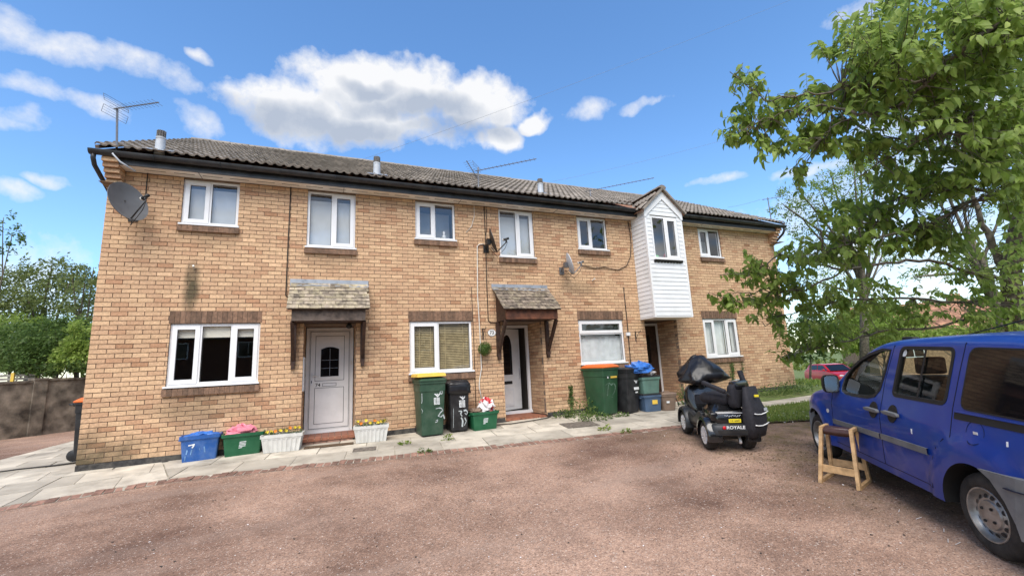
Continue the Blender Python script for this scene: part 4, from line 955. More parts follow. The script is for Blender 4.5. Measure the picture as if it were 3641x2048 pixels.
def door2():
    x0, x1, z0, z1 = 7.055, 8.005, -.03, 2.02; Y = RECESS-.06; f = .06
    fr = MB(); fr.bb(x0, Y, z0, x0+f, Y+.07, z1); fr.bb(x1-f, Y, z0, x1, Y+.07, z1); fr.bb(x0+f, Y+.001, z1-f, x1-f, Y+.07, z1); fr.bb(x0, Y-.05, z0-.02, x1, Y+.07, z0+.045)
    d = fr.build('door', 'upvc', house)
    w = x1-x0-2*f-.01; ang = rad(22)      # leaf stands ajar, hinged on the left, swinging inwards
    mt = Matrix.Translation((x0+f+.005, Y+.03, 0)) @ Matrix.Rotation(ang, 4, 'Z')
    def part(nm, m, q): 
        me = q.mesh(nm, m); me.transform(mt); return link(nm, me, d)
    q = MB(); q.bb(0, -.02, z0+.06, w, .03, z1-f-.01); part('door_leaf', 'door_grey', q)
    cx = w*.47; ov = [(cx+.15*math.cos(t), 1.30+(.44 if math.sin(t) > 0 else .38)*math.copysign(abs(math.sin(t))**.75, math.sin(t))) for t in [2*math.pi*k/28 for k in range(28)]]
    lo = [(cx-.15, .85), (cx+.15, .85)]+[(cx+.15*math.cos(t), 1.50+.30*math.sin(t)) for t in [math.pi*k/14 for k in range(15)]]
    grow = lambda P, g: [(cx+(x-cx)*(1+g/.15), 1.25+(z-1.25)*(1+g/.5)) for x, z in P]
    for g, y, m, nm in ((.045, .034, 'upvc', 'glazing_bead'), (.0, .038, 'tinted_glass', 'pane')):
        q = MB(); q.prism(grow(lo, g), lambda u, v, dd: (u, dd, v), -y, -.0203); part(nm, m, q)
    q = MB(); q.bb(cx-.17, -.036, .12, cx+.17, -.0203, .52); part('lower_panel', 'upvc', q); q = MB(); q.bb(cx-.12, -.045, .17, cx+.12, -.0362, .47); part('lower_panel', 'door_grey', q)
    q = MB(); q.bb(cx-.13, -.03, .63, cx+.13, -.0203, .70); part('letter_box', 'print_black', q)
    q = MB(); q.bb(w-.07, -.035, .75, w-.035, -.0203, 1.0); part('handle', 'alloy', q)
door2()
def door3():
    x0, x1, z0, z1 = 10.985, 12.015, -.03, 2.02; Y = RECESS-.06; f = .065
    fr = MB(); fr.bb(x0, Y-.02, z0, x0+f, Y+.07, z1); fr.bb(x1-f, Y, z0, x1, Y+.07, z1); fr.bb(x0+f, Y+.001, z1-f, x1-f, Y+.07, z1); fr.bb(x0, Y-.05, z0-.02, x1, Y+.07, z0+.045)
    d = fr.build('door', 'upvc', house); MB().bb(x0+f, Y+.012, z0+.05, x1-f, Y+.05, z1-f).build('door_leaf', 'dark_wood', d); MB().bb(x0+f+.25, Y+.006, .95, x1-f-.25, Y+.0115, 1.7).build('pane', 'tinted_glass', d)
    MB().bb(x0+f+.3, Y+.006, .62, x1-f-.3, Y+.0115, .68).build('letter_box', 'lead', d)
door3()
# wall stubs, clips
def V3(p): return (float(p[0]), float(p[1]), float(p[2]))
for px, py in ((690, 955), (2106, 998)):
    p = pY(px, py); q = MB(); q.tube([(p[0], .0, p[2]), (p[0]+.01, -.10, p[2]+.03)], .017, 8); q.build('overflow_pipe', 'cable_white', house)
# ---------------------------------------------------------------- fixtures on the house
def wall_cable(name, label, pix, m, r=.008, y=-.012, smooth=True):
    pts = [pY(a, c, y) for a, c in pix]; q = MB(); q.tube([V3(p) for p in pts], r, 5)
    return tag(q.build(name, m, None, True), label, 'cable')
wall_cable('cable', 'black cable running from the soffit down to the porch canopy of door 74', [(1034.6, 662), (1025, 850), (1016, 1050), (1018, 1054), (1042, 1056)], 'cable_black', .010)
wall_cable('cable', 'thin black cable from the eaves to the big dish at the corner', [(526, 612), (522, 650), (516, 720), (505, 760)], 'cable_black', .008)
wall_cable('cable', 'black cable from the soffit past the black dish down to the canopy of door 73', [(1721, 734), (1726, 850), (1731, 1020), (1736, 1139), (1744, 1147), (1770, 1148)], 'cable_black', .010)
wall_cable('cable', 'second thin black cable hanging under the soffit beside the black dish', [(1729, 735), (1731, 800), (1728, 835)], 'cable_black', .006)
wall_cable('cable', 'white cable from the black dish down past the topiary ball to the green box', [(1722, 868), (1704, 869), (1697, 876), (1698, 1050), (1702, 1110), (1706, 1178), (1712, 1310), (1705, 1350), (1704, 1375), (1718, 1448)], 'cable_white', .011, -.02)
wall_cable('cable', 'thin black cable beside the window with wooden blinds', [(1675.5, 1020), (1684, 1200), (1692.6, 1452)], 'cable_black', .007)
wall_cable('cable', 'slack black cable looping from the white bay to the grey dish', [(2233, 788), (2240, 825), (2244, 865), (2241, 915), (2228, 945), (2199, 960), (2175, 957), (2150, 950), (2116, 954), (2085, 948), (2071, 946)], 'cable_black', .010, -.02)
wall_cable('cable', 'loose end of grey cable hanging from the gutter between two upper windows', [(1685, 700), (1686, 771), (1676, 806), (1657, 827)], 'cable_white', .006, -.02)
wall_cable('cable', 'black cable dropping beside the white curtained window to the bins', [(2217, 1021), (2224, 1090), (2230, 1145), (2238, 1240), (2244, 1310), (2247, 1360)], 'cable_black', .011)
p = pY(2231, 1188); t = MB(); t.bb(p[0]-.05, -.05, p[2]-.04, p[0]+.05, -.002, p[2]+.04); tag(t.build('junction_box', 'upvc'), 'small white junction box on the wall beside the white curtained window', 'box')

DN = Vector((.90, -.34, .26)).normalized()
def dish(px, py, rad_, label, m, arm_m='plastic_black', off=.30, nrm=DN):
    c = Vector(pY(px, py, -off)); n = Vector(nrm); side = n.cross(Vector((0, 0, 1))).normalized(); upv = side.cross(n).normalized()
    th = thing('satellite_dish', label, 'satellite dish', tuple(c), group=None)
    q = MB(); P = [(0, 0, 0)]; rings = 5; seg = 28; vs_ = []
    for back in (0, 1):
        for i in range(1, rings+1):
            r_ = i/rings
            for k in range(seg):
                a = 2*math.pi*k/seg; d = n*(.11*rad_*2*(r_*r_)-(.012 if back else 0)); vs_.append(tuple(d+side*math.cos(a)*r_*rad_*.94+upv*math.sin(a)*r_*rad_*1.05))
    cf = len(vs_); vs_.append((0, 0, 0)); vs_.append(tuple(n*-.012)); fs = []
    for bk in (0, 1):
        o = bk*rings*seg
        for k in range(seg):
            k2 = (k+1) % seg; fs.append((cf+bk, o+k, o+k2))
            for i in range(rings-1): fs.append((o+i*seg+k, o+(i+1)*seg+k, o+(i+1)*seg+k2, o+i*seg+k2))
    for k in range(seg): fs.append(((rings-1)*seg+k, (rings-1)*seg+(k+1) % seg, (2*rings-1)*seg+(k+1) % seg, (2*rings-1)*seg+k))
    q.add(vs_, fs); q.build('reflector', m, th, True, sharp=35)
    foot = -upv*rad_*.95+n*.1*rad_; tip = n*rad_*1.25-upv*rad_*.42
    q = MB(); q.tube([tuple(-upv*rad_*.5-n*.03), tuple(foot-n*.02), tuple(foot+n*.05), tuple(tip)], .013, 6); q.build('arm', arm_m, th, True)
    q = MB(); q.tube([tuple(tip+upv*.0-n*.03), tuple(tip+upv*.05-n*.0)], .02, 8); q.tube([tuple(tip+upv*.06-n*.07), tuple(tip+upv*.06+n*.06)], .026, 10); l = q.build('receiver', arm_m, th, True)
    q = MB(); q.tube([tuple(tip+upv*.06-n*.085), tuple(tip+upv*.06-n*.07)], .03, 12); q.build('receiver_cap', 'cable_white', l, True)
    q = MB(); wl = Vector((0, off-.004, 0)); q.box(tuple(-n*.06), (.09, .09, .12)); q.tube([tuple(-n*.06), tuple(-n*.06+Vector((0, off*.55, -.02))), tuple(wl+Vector((-.02, 0, -.1)))], .018, 8); q.box(tuple(wl+Vector((-.02, -.004, -.1))), (.13, .01, .18)); q.build('wall_bracket', arm_m, th)
    q = MB(); q.tube([tuple(tip-upv*.02), tuple(tip-upv*.14-n*.10), tuple(foot-upv*.12), tuple(-upv*rad_*.4+Vector((0, off*.7, 0)))], .006, 5); q.build('lead', 'cable_black', th, True)
    return th
dish(446, 722, .325, 'large grey satellite dish at the wall corner with a lens above its arm', 'dish_grey', off=.40, nrm=Vector((.78, -.56, .30)))
dish(1746, 858, .27, 'black mesh satellite dish beside the tall upper window over door 73', 'plastic_black')
dish(2020, 940, .25, 'pale grey satellite dish on the wall below the gutter left of the white bay', 'flue', 'aerial')

def aerial(name, label, base, top, boom_a, boom_b, n, el=.12, refl=True, extra=None):
    th = thing(name, label, 'aerial', tuple(base))
    B = Vector(base); q = MB(); q.tube([(0, 0, 0), tuple(Vector(top)-B)], .016, 6); q.build('mast', 'aerial', th)
    def boom(a, c, n, el, refl):
        a, c = Vector(a)-B, Vector(c)-B; d = (c-a).normalized(); s = d.cross(Vector((0, 0, 1))).normalized(); u = s.cross(d)
        q = MB(); q.tube([tuple(a), tuple(c)], .009, 5); q.build('boom', 'aerial', th)
        for i in range(n):
            p = a+(c-a)*((i+.5)/n); q = MB(); q.tube([tuple(p-s*el), tuple(p+s*el)], .003, 4); q.tube([tuple(p-u*el*.25), tuple(p+u*el*.25)], .003, 4); q.build('element', 'aerial', th)
        if refl:
            q = MB(); p = a+d*.05
            for k in (-1, 1):
                f = [p+s*.20*x+u*k*(.04+.12*y)-d*.03*y for x, y in ((-1, 0), (1, 0), (1, 1), (-1, 1))]
                for i in range(4): q.tube([tuple(f[i]), tuple(f[(i+1) % 4])], .0035, 4)
                for t in (.33, .66): q.tube([tuple(f[0].lerp(f[3], t)), tuple(f[1].lerp(f[2], t))], .0022, 4)
            q.build('reflector_grid', 'aerial', th)
    boom(boom_a, boom_b, n, el, refl)
    if extra: boom(*extra)
    return th
def al_boom(pa, pb, Y):
    a = pY(*pa, Y); c = pZ(*pb, a[2]); v = c-a; L_ = np.linalg.norm(v)
    return a, (a+v/L_*min(L_, 2.6))
# 1: mast clamped to the left end of the gutter
ba = pY(415, 535, -.30); ta = pY(417, 385, -.30); A_, C_ = al_boom((405, 388), (565, 365), -.30)
aerial('tv_aerial', 'tall thin aerial mast at the left end of the roof beside the corner corbel', ba, ta, A_, C_, 12, .10)
q = MB(); q.tube([(ba[0], -.30, ba[2]), (ba[0], -.42, ba[2]-.12), (ba[0]+.10, -.40, ba[2]-.24), (ba[0]+.28, -.30, ba[2]-.34)], .014, 6); tag(q.build('mast_stay', 'flue', None, True), 'pale bent stay tube under the aerial mast at the corner corbel', 'tube')
# 2: two aerials on a short mast above the eaves
p = roof_hit(1702, 662); bp_ = pY(1702, 690, -.30); tp = pY(1700, 596, -.30); A_, C_ = al_boom((1690, 609), (1907, 565.5), -.30); A2, C2 = al_boom((1698, 632), (1658.6, 572), -.30)
C2 = pY(1658.6, 572, -.55); A2 = pY(1698, 636, -.32)
aerial('tv_aerial', 'pair of aerials on one short mast clipped to the gutter above the middle windows', bp_, tp, A_, C_, 15, .07, True, (A2, C2, 9, .10, False))
# 3: long aerial lying low over the roof left of the bay
bp_ = pY(2098, 700, -.2); bp_ = roof_hit(2100, 700); tp = pY(2098, 672, bp_[1]); A_, C_ = al_boom((2080, 682), (2326, 633), bp_[1])
aerial('tv_aerial', 'long low aerial pointing over the roof ridge beside the white bay', bp_, tp, A_, C_, 18, .07, False)
# 4: small mast at the far end
bp_ = pY(2741, 800, .8); p = pX(2741, 775, 16.1); bp_ = np.array([16.1, p[1], EAVE_Z+.03+(p[1]-EAVE_Y)*math.tan(SLOPE)]); 
tp = bp_+np.array([0, 0, .75]); aerial('tv_aerial', 'small aerial mast at the end of the roof beside the tree', bp_, tp, tp+np.array([-.15, .1, -.05]), tp+np.array([.25, -.3, -.05]), 5, .10, False)
# overhead telephone wires
def wire(label, a, c, sag, r=.0035):
    q = MB(); a, c = Vector(a), Vector(c); q.tube([tuple(a.lerp(c, i/16)-Vector((0, 0, sag*4*(i/16)*(1-i/16)))) for i in range(17)], r, 4); tag(q.build('telephone_wire', 'wire_grey', None, True), label, 'wire')
wire('telephone wire rising over the roof ridge from behind the second flue', roof_hit(1279, 577)+np.array([0, 0, .05]), pD(2900, -35, 16), .12)
wire('telephone wire rising from the ridge beside the third flue towards the tree', roof_hit(1965, 655)+np.array([0, 0, .1]), pD(2700, 462, 17), .1)
wire('telephone wire meeting the small mast at the end of the roof', tp+np.array([-.35, 0, -.1]), roof_hit(2590, 752)+np.array([0, 0, .15]), .03)
# plaque 73, basket brackets, topiary ball, meter box
p = pY(1748, 1183); th = thing('house_number_plaque', 'white oval plaque with number 73 on the brick wall by the canopy', 'sign', (p[0], 0, p[2]))
el = lambda a, c: [(a*math.cos(t), c*math.sin(t)) for t in [2*math.pi*k/24 for k in range(24)]]
MB().prism(el(.095, .078), lambda u, v, d: (u, d, v), -.012, -.002).build('rim', 'print_black', th); MB().prism(el(.090, .073), lambda u, v, d: (u, d, v), -.016, -.0123).build('face', 'ceramic_white', th); text_part('number', '73', .105, 'print_black', th, FACE_FRONT(0, -.0165, 0))
def bracket(px, py, label):
    p = pY(px, py); q = MB(); z = p[2]; x = p[0]
    q.bb(x-.012, -.012, z-.22, x+.012, -.001, z+.03); q.tube([(x, -.01, z), (x, -.20, z+.005), (x, -.235, z+.03)], .008, 5); q.tube([(x, -.012, z-.17), (x, -.10, z-.06), (x, -.16, z)], .006, 5)
    tag(q.build('hanging_bracket', 'iron_black'), label, 'bracket'); return x, z
bx_, bz_ = bracket(1716, 1172, 'black iron hanging bracket beside the 73 plaque holding the topiary ball')
bracket(2258, 1182, 'empty black iron hanging bracket beside the deep doorway under the bay')
p = pY(1724, 1240, -.16); th = thing('topiary_ball', 'round green topiary ball hanging under the iron bracket by plaque 73', 'topiary', tuple(p))
q = MB()
for i in range(900):
    v = Vector((R.gauss(0, 1), R.gauss(0, 1), R.gauss(0, 1))).normalized(); r_ = .135*R.uniform(.75, 1.06); c = v*r_; s_ = v.orthogonal().normalized(); s_.rotate(Matrix.Rotation(R.uniform(0, 6.28), 3, v)); d = (v*.6+s_).normalized(); w_ = d.cross(v).normalized()
    a = .030; q.tint = R.random(); q.add([c, c+d*a*.5+w_*a*.3, c+d*a, c+d*a*.5-w_*a*.3], [(0, 1, 2, 3)])
tag(q.build('foliage', 'leaf_dark', th), kind='stuff'); q = MB(); q.ball((0, 0, 0), .1, 12, 8); q.build('core', 'leaf_dark', th, True)
q = MB(); q.tube([(0, 0, .1), (bx_-p[0], -.235+.16, bz_+.02-p[2])], .003, 4); q.build('chain', 'iron_black', th)
p = pY(2625, 1370); t = MB(); t.bb(p[0]-.14, -.06, p[2]-.15, p[0]+.14, -.013, p[2]+.17); o = tag(t.build('meter_box', 'upvc', bevel=.008), 'white meter box low on the wall beneath the net curtained window', 'box')

# ---------------------------------------------------------------- bins and boxes
def bin_(label, pos, rz, w, d, h, body, lid, lid_h=.07, group=None, open_lid=0.0, wheels=True):
    """wheelie bin, front faces -y, wheels at +y"""
    th = thing('wheelie_bin', label, 'wheelie bin', pos, rz, group); rt = .80
    def ring(z, sx, sy, yo=0.0, rr=.035):
        P = []
        for cx_, cy_, a0 in ((1, -1, -90), (1, 1, 0), (-1, 1, 90), (-1, -1, 180)):
            for k in range(4):
                a = rad(a0+30*k); P.append((cx_*(sx/2-rr)+rr*math.cos(a), cy_*(sy/2-rr)+rr*math.sin(a)+yo, z))
        return P
    q = MB(); q.loft([ring(.03, w*rt, d*rt, .02), ring(.06, w*rt+.01, d*rt+.01, .02), ring(h*.80, w*.955, d*.95), ring(h*.81, w*.985, d*.985), ring(h-.055, w*.995, d), ring(h-.05, w*1.05, d*1.06), ring(h-.012, w*1.05, d*1.06), ring(h-.010, w*.93, d*.93), ring(h-.2, w*.90, d*.90)])
    q.build('body', body, th, True, sharp=30)
    q = MB(); q.tube([(-w*.40, d*.52, h-.06), (-w*.40, d*.52+.075, h-.035), (w*.40, d*.52+.075, h-.035), (w*.40, d*.52, h-.06)], .015, 8); q.build('handle', body, th, True)
    L_ = [ring(h-.008, w*1.07, d*1.10, .0), ring(h+.012, w*1.08, d*1.11, .0), ring(h+lid_h*.55, w*1.0, d*1.0, .0, .05), ring(h+lid_h, w*.80, d*.78, .01, .05)]
    q = MB(); q.loft(L_); o = q.build('lid', lid, th, True, sharp=35)
    if wheels:
        for s in (-1, 1):
            q = MB(); q.lathe([(.0, -.025), (.085, -.025), (.10, -.015), (.10, .015), (.085, .025), (0, .025)], 'x', 16, (s*w*.36, d*.42, .10)); q.build('wheel', 'plastic_black', th, True, sharp=40)
        q = MB(); q.tube([(-w*.36, d*.42, .10), (w*.36, d*.42, .10)], .012, 6); q.build('axle', 'aerial', th)
        q = MB(); q.bb(-w*.32, d*.18, .0, w*.32, d*.30, .032); q.build('foot', body, th)
    return th
def logo(th, x, y, z, s, lines=True, rx=0.0):
    """white printed crest: a swept bird's wing over a block of upright lettering"""
    q = MB(); tilt = Matrix.Translation((x, y, z)) @ Matrix.Rotation(rx, 4, 'X')
    for wd_, pts in ((.10, [(.02, 1.0), (.14, .66), (.36, .34), (.64, .12)]), (.10, [(.34, .98), (.40, .68), (.56, .40), (.70, .28)]), (.085, [(.02, .66), (.18, .42), (.46, .14), (.6, .04)]), (.16, [(.60, .72), (.74, .80), (.88, .70), (.80, .52)]), (.13, [(.86, .68), (.93, .44), (.80, .16), (.52, -.04)])):
        for (u0, v0), (u1, v1) in zip(pts[:-1], pts[1:]):
            dx, dz = u1-u0, v1-v0; ln = math.hypot(dx, dz)+1e-6; nx, nz = -dz/ln*wd_*.5, dx/ln*wd_*.5; e = .02
            q.add([tilt @ Vector((v[0]*s-s*.5, 0, v[1]*s)) for v in ((u0-nx-dx*e, v0-nz-dz*e), (u1-nx+dx*e, v1-nz+dz*e), (u1+nx+dx*e, v1+nz+dz*e), (u0+nx-dx*e, v0+nz-dz*e))], [(0, 1, 2, 3)])
    if lines:
        for r_ in range(2):
            for k in range(6):
                z0 = -s*.14-k*s*.17; x0 = -s*.45+r_*s*.47; ww = s*.40; f0 = 0 if (k+r_) % 3 else .18
                q.add([tilt @ Vector(v) for v in ((x0+ww*f0, 0, z0-s*.095), (x0+ww, 0, z0-s*.095), (x0+ww, 0, z0), (x0+ww*f0, 0, z0))], [(0, 1, 2, 3)])
            x0 = -s*.45+r_*s*.47; q.add([tilt @ Vector(v) for v in ((x0, 0, -s*1.1), (x0+s*.07, 0, -s*1.1), (x0+s*.07, 0, -s*.14), (x0, 0, -s*.14))], [(0, 1, 2, 3)])
    return q.build('printed_crest', 'white_print', th)
def smear(th, strokes, y, rx=0.0, wd=.018, nm='paint_mark', m='paint_smear'):
    for st in strokes:
        q = MB()
        for (a, c), (e, g) in zip(st[:-1], st[1:]):
            dx, dz = e-a, g-c; ln = math.hypot(dx, dz)+1e-6; w_ = wd*R.uniform(.3, .9); nx, nz = -dz/ln*w_/2, dx/ln*w_/2
            q.add([(a-nx, y(c), c-nz), (e-nx, y(g), g-nz), (e+nx, y(g), g+nz), (a+nx, y(c), c+nz)], [(0, 1, 2, 3)])
        q.build(nm, m, th)
def front_y(d, h, rt=.80):
    return lambda z: -(d*rt/2-.02+(d*.95/2-d*rt/2+.02)*min(1, max(0, z/(h*.80))))-.007
def tiltx(d, h): return -math.atan2(d*.95/2-d*.8/2+.02, h*.8)
p = pS(1541, 1557); gy_ = p[1]+.30; B1 = bin_('dark green wheelie bin with a yellow tray on its lid beside the black bagged bin', (p[0], gy_, zg(p[0], gy_)), rad(3), .50, .58, 1.02, 'bin_green', 'bin_green')
fy = front_y(.58, 1.02); logo(B1, .07, fy(.72)-.002, .72, .13, True, tiltx(.58, 1.02))
smear(B1, [[(.16, .88), (.17, .83), (.13, .80), (.15, .76), (.18, .78), (.18, .84)], [(.05, .50), (.11, .51), (.16, .50), (.19, .46), (.14, .42), (.10, .36), (.15, .34), (.20, .38), (.22, .30)], [(.05, .28), (.09, .30), (.08, .26), (.04, .25)]], fy, wd=.026)
smear(B1, [[(-.215, .80), (-.21, .66), (-.22, .62)], [(-.22, .52), (-.20, .48), (-.21, .44)]], fy, wd=.02)
q = MB()
q.loft([[(x*sx, y*sy-.02, z) for x, y in ((-.24, -.27), (.24, -.27), (.24, .27), (-.24, .27))] for z, sx, sy in ((1.093, 1.04, 1.0), (1.098, 1.16, 1.08), (1.15, 1.10, 1.04), (1.16, 1.0, .96), (1.15, .92, .9))])
q.v = [(x, y, z) for x, y, z in q.v]; o = tag(q.build('tray', 'yellow_plastic', None, True, sharp=40), 'yellow plastic tray lying on the lid of the dark green wheelie bin', 'tray'); o.location = (p[0]-.02, gy_, zg(p[0], gy_)); o.rotation_euler = (0, 0, rad(2))
p = pS(1640, 1541); gy_ = p[1]+.26; B2 = bin_('black wheelie bin with a bin bag over its lid beside the green box', (p[0]+.0, gy_, zg(p[0], gy_)), rad(-2), .41, .50, .90, 'bin_black', 'bin_black', .06)
fy = front_y(.50, .90); logo(B2, .05, fy(.62)-.002, .62, .135, True, tiltx(.5, .9))
smear(B2, [[(-.02, .40), (.04, .40), (.02, .34), (.05, .30)], [(.08, .40), (.13, .41), (.16, .36), (.13, .32), (.10, .36)], [(.10, .27), (.13, .20), (.09, .12)], [(.03, .28), (.06, .22), (.05, .10)]], fy, wd=.035); smear(B2, [[(-.12, .46), (-.125, .10)]], fy, wd=.008)
q = MB(); S_ = []
for z, sx, sy in ((.74, .50, .58), (.80, .47, .56), (.86, .49, .57), (.92, .47, .55), (.965, .40, .46), (.975, .2, .22)):
    S_.append([(math.copysign(abs(math.cos(a))**.35, math.cos(a))*sx/2*(1+R.uniform(-.03, .03)), math.copysign(abs(math.sin(a))**.35, math.sin(a))*sy/2*(1+R.uniform(-.03, .03)), z+R.uniform(-.02, .02)) for a in [2*math.pi*k/28 for k in range(28)]])
q.loft(S_); o = tag(q.build('bin_bag', 'bag_black', None, True), 'shiny black bin bag pulled over the lid of the black wheelie bin', 'bag'); o.location = B2.location; o.rotation_euler = B2.rotation_euler

def crate(label, pos, rz, w, d, h, m, logo_m=None, group=None, name='recycling_box', lid=None):
    th = thing(name, label, 'recycling box', pos, rz, group); t = .006
    def ring(z, sx, sy, rr=.03):
        P = []
        for cx_, cy_, a0 in ((1, -1, -90), (1, 1, 0), (-1, 1, 90), (-1, -1, 180)):
            for k in range(4): a = rad(a0+30*k); P.append((cx_*(sx/2-rr)+rr*math.cos(a), cy_*(sy/2-rr)+rr*math.sin(a), z))
        return P
    q = MB(); q.loft([ring(.0, w*.84, d*.82), ring(h*.82, w*.95, d*.95), ring(h*.825, w*.99, d*.99), ring(h*.86, w, d), ring(h*.865, w*1.03, d*1.04), ring(h, w*1.04, d*1.05), ring(h, w*.98, d*.97), ring(.03, w*.82, d*.80)]); q.build('tub', m, th, True, sharp=30)
    for s in (-1, 1): q = MB(); q.bb(s*w*.50-.02 if s > 0 else s*w*.50-.035, -.07, h*.80, s*w*.50+.035 if s > 0 else s*w*.50+.02, .07, h*.86); q.build('handle', m, th)
    if logo_m:
        q = MB(); s = .05
        for k in range(5):
            zz = h*.60-k*s*.46; w_ = s*(.95 if k != 4 else .5); y = -(d*.82/2+(d*.95-d*.82)/2*zz/(h*.82))-.003
            q.add([(-s*.9-k*.003, y, zz), (-s*.9-k*.003+w_*2, y, zz+.004), (-s*.9-k*.003+w_*2, y, zz+.014), (-s*.9-k*.003, y, zz+.010)], [(0, 1, 2, 3)])
        q.build('printed_logo', logo_m, th)
    if lid: q = MB(); q.loft([ring(h+.001, w*1.05, d*1.06), ring(h+.022, w*1.05, d*1.06), ring(h+.035, w*.96, d*.95)]); q.build('lid', lid, th, True, sharp=30)
    return th
def bag(label, c, sx, sy, sz, m, rz=0.0, jit=.22, name='plastic_bag', m2=None, seed=0):
    rr = random.Random(seed); q = MB(); n, mm = 22, 12; vs_ = []; fs = []
    ph = [(rr.uniform(0, 6), rr.uniform(2, 6), rr.uniform(0, 6)) for _ in range(7)]
    for i in range(mm+1):
        t = math.pi*i/mm
        for k in range(n):
            a = 2*math.pi*k/n; f = 1+sum(math.sin(p0+w_*a+3*t)*math.sin(p1+w_*t*1.3) for p0, w_, p1 in ph)*jit/2.6+rr.uniform(-jit, jit)*.35
            zz = max(math.cos(t)*f, -.55); vs_.append((math.sin(t)*math.cos(a)*sx/2*f, math.sin(t)*math.sin(a)*sy/2*f, (zz+.55)*sz/1.55))
    for i in range(mm):
        for k in range(n): fs.append((i*n+k, (i+1)*n+k, (i+1)*n+(k+1) % n, i*n+(k+1) % n))
    q.add(vs_, fs); me = q.mesh(name, m, False)
    if m2:
        me.materials.append(M[m2]); idx = [1 if (math.sin(f.center.x*22+f.center.y*9+seed)+math.sin(f.center.z*30+1)) > .5 else 0 for f in me.polygons]; me.polygons.foreach_set('material_index', idx)
    o = link(name, me); o.location = c; o.rotation_euler = (0, 0, rz); return tag(o, label, 'bag')
# blue and green boxes left of door 74
pa, pb = pS(636, 1652), pS(762, 1633); cx_ = (pa[0]+pb[0])/2; w_ = float(np.hypot(*(pb-pa)[:2]))/.84; yc = (pa[1]+pb[1])/2+.20
blue = crate('blue recycling box with scraped white marks beside the left window', (cx_, yc, zg(cx_, yc)), math.atan2(pb[1]-pa[1], pb[0]-pa[0])*.6, w_*.98, .44, .40, 'box_blue')
bfy = lambda z: -(.44*.82/2+(.44*.95-.44*.82)/2*z/(.40*.82))-.004
smear(blue, [[(-.15, .255), (-.10, .262), (-.065, .268)], [(-.075, .268), (-.085, .235), (-.10, .215)]], bfy, wd=.035, m='white_print')
smear(blue, [[(-.16, .19), (-.17, .12)], [(-.10, .19), (-.115, .11)], [(.06, .22), (.07, .15), (.075, .13)], [(.0, .20), (.01, .15)], [(-.18, .10), (-.185, .03)]], bfy, wd=.022, m='scuff_blue')
bag('crumpled pale blue liner inside the blue recycling box', (cx_, yc, zg(cx_, yc)+.31), .52, .34, .12, 'bag_blue', .1, .25, seed=3)
pa, pb = pS(791, 1631), pS(921, 1614); cx2 = (pa[0]+pb[0])/2; w_ = float(np.hypot(*(pb-pa)[:2]))/.84; yc2 = (pa[1]+pb[1])/2+.20
crate('green recycling box full of pink bags between the blue box and the planter', (cx2, yc2, zg(cx2, yc2)), rad(4), w_*.97, .44, .36, 'box_green', 'white_print')
bag('crumpled pink plastic bag on top of the green recycling box', (cx2-.04, yc2-.02, zg(cx2, yc2)+.30), .46, .34, .17, 'bag_pink', .3, .3, seed=5)
pa, pb = pS(1684, 1534), pS(1770, 1527); cx3 = (pa[0]+pb[0])/2; w_ = float(np.hypot(*(pb-pa)[:2]))/.84; yc3 = (pa[1]+pb[1])/2+.19
crate('green recycling box with a red and white bag beside the step of door 73', (cx3, yc3, zg(cx3, yc3)), rad(3), w_*.98, .42, .35, 'box_green', 'white_print')
bag('crumpled red and white plastic bag on the green box by door 73', (cx3+.09, yc3, zg(cx3, yc3)+.33), .32, .30, .26, 'bag_white', .3, .3, m2='bag_red', seed=8)
bag('flat brown bag lying in the green box by door 73', (cx3-.13, yc3, zg(cx3, yc3)+.31), .28, .30, .10, 'caddy_brown', .3, .25, seed=9)
p = pS(1782, 1500); q = MB(); q.lathe([(0, 0), (.055, 0), (.06, .02), (.06, .20), (.03, .24), (.03, .27), (0, .27)], 'z', 14); o = tag(q.build('plastic_bottle', 'clear_plastic', None, True), 'clear plastic bottle standing beside the step of door 73', 'bottle'); o.location = (p[0], p[1]+.05, zg(p[0], p[1])+.016)
# bins by the third door
p = pS(2172, 1481); gx_, gy_ = p[0]+.02, p[1]+.30; B3 = bin_('green wheelie bin with a bright orange lid and a painted number 12', (gx_, gy_, zg(gx_, gy_)), rad(16), .54, .62, 1.04, 'bin_green_fresh', 'bin_lid_orange', .075)
fy = front_y(.62, 1.04)
smear(B3, [[(-.19, .66), (-.13, .69), (-.06, .69), (-.01, .66)], [(-.09, .67), (-.12, .56), (-.135, .46), (-.14, .43)], [(-.01, .64), (.05, .68), (.11, .67), (.145, .61), (.13, .54), (.08, .47), (.03, .43)], [(.0, .385), (.03, .39)]], fy, wd=.028, m='faded_paint')
q = MB(); q.bb(-.02, fy(.83)-.004, .80, .20, fy(.83)-.001, .87); q.build('label_sticker', 'yellow_plastic', B3); q = MB(); q.bb(-.13, fy(.83)-.004, .80, -.10, fy(.83)-.001, .87); q.build('label_sticker', 'white_print', B3)
p = pS(2262, 1473); gx_, gy_ = p[0]-.02, p[1]+.26; B4 = bin_('slim black wheelie bin between the orange lidded bin and the stacked boxes', (gx_, gy_, zg(gx_, gy_)), rad(14), .44, .50, .96, 'bin_black', 'bin_black', .05)
fy = front_y(.50, .96); logo(B4, .07, fy(.66)-.002, .66, .13, False, tiltx(.5, .96)); q = MB(); q.bb(.0, fy(.56)-.005, .51, .17, fy(.56)-.001, .57); q.bb(.05, fy(.47)-.005, .44, .13, fy(.47)-.001, .47); q.build('label_sticker', 'white_print', B4)
pa, pb = pS(2300, 1470), pS(2354, 1463); cx4 = (pa[0]+pb[0])/2+.03; yc4 = (pa[1]+pb[1])/2+.18; zz = zg(cx4, yc4)+.014
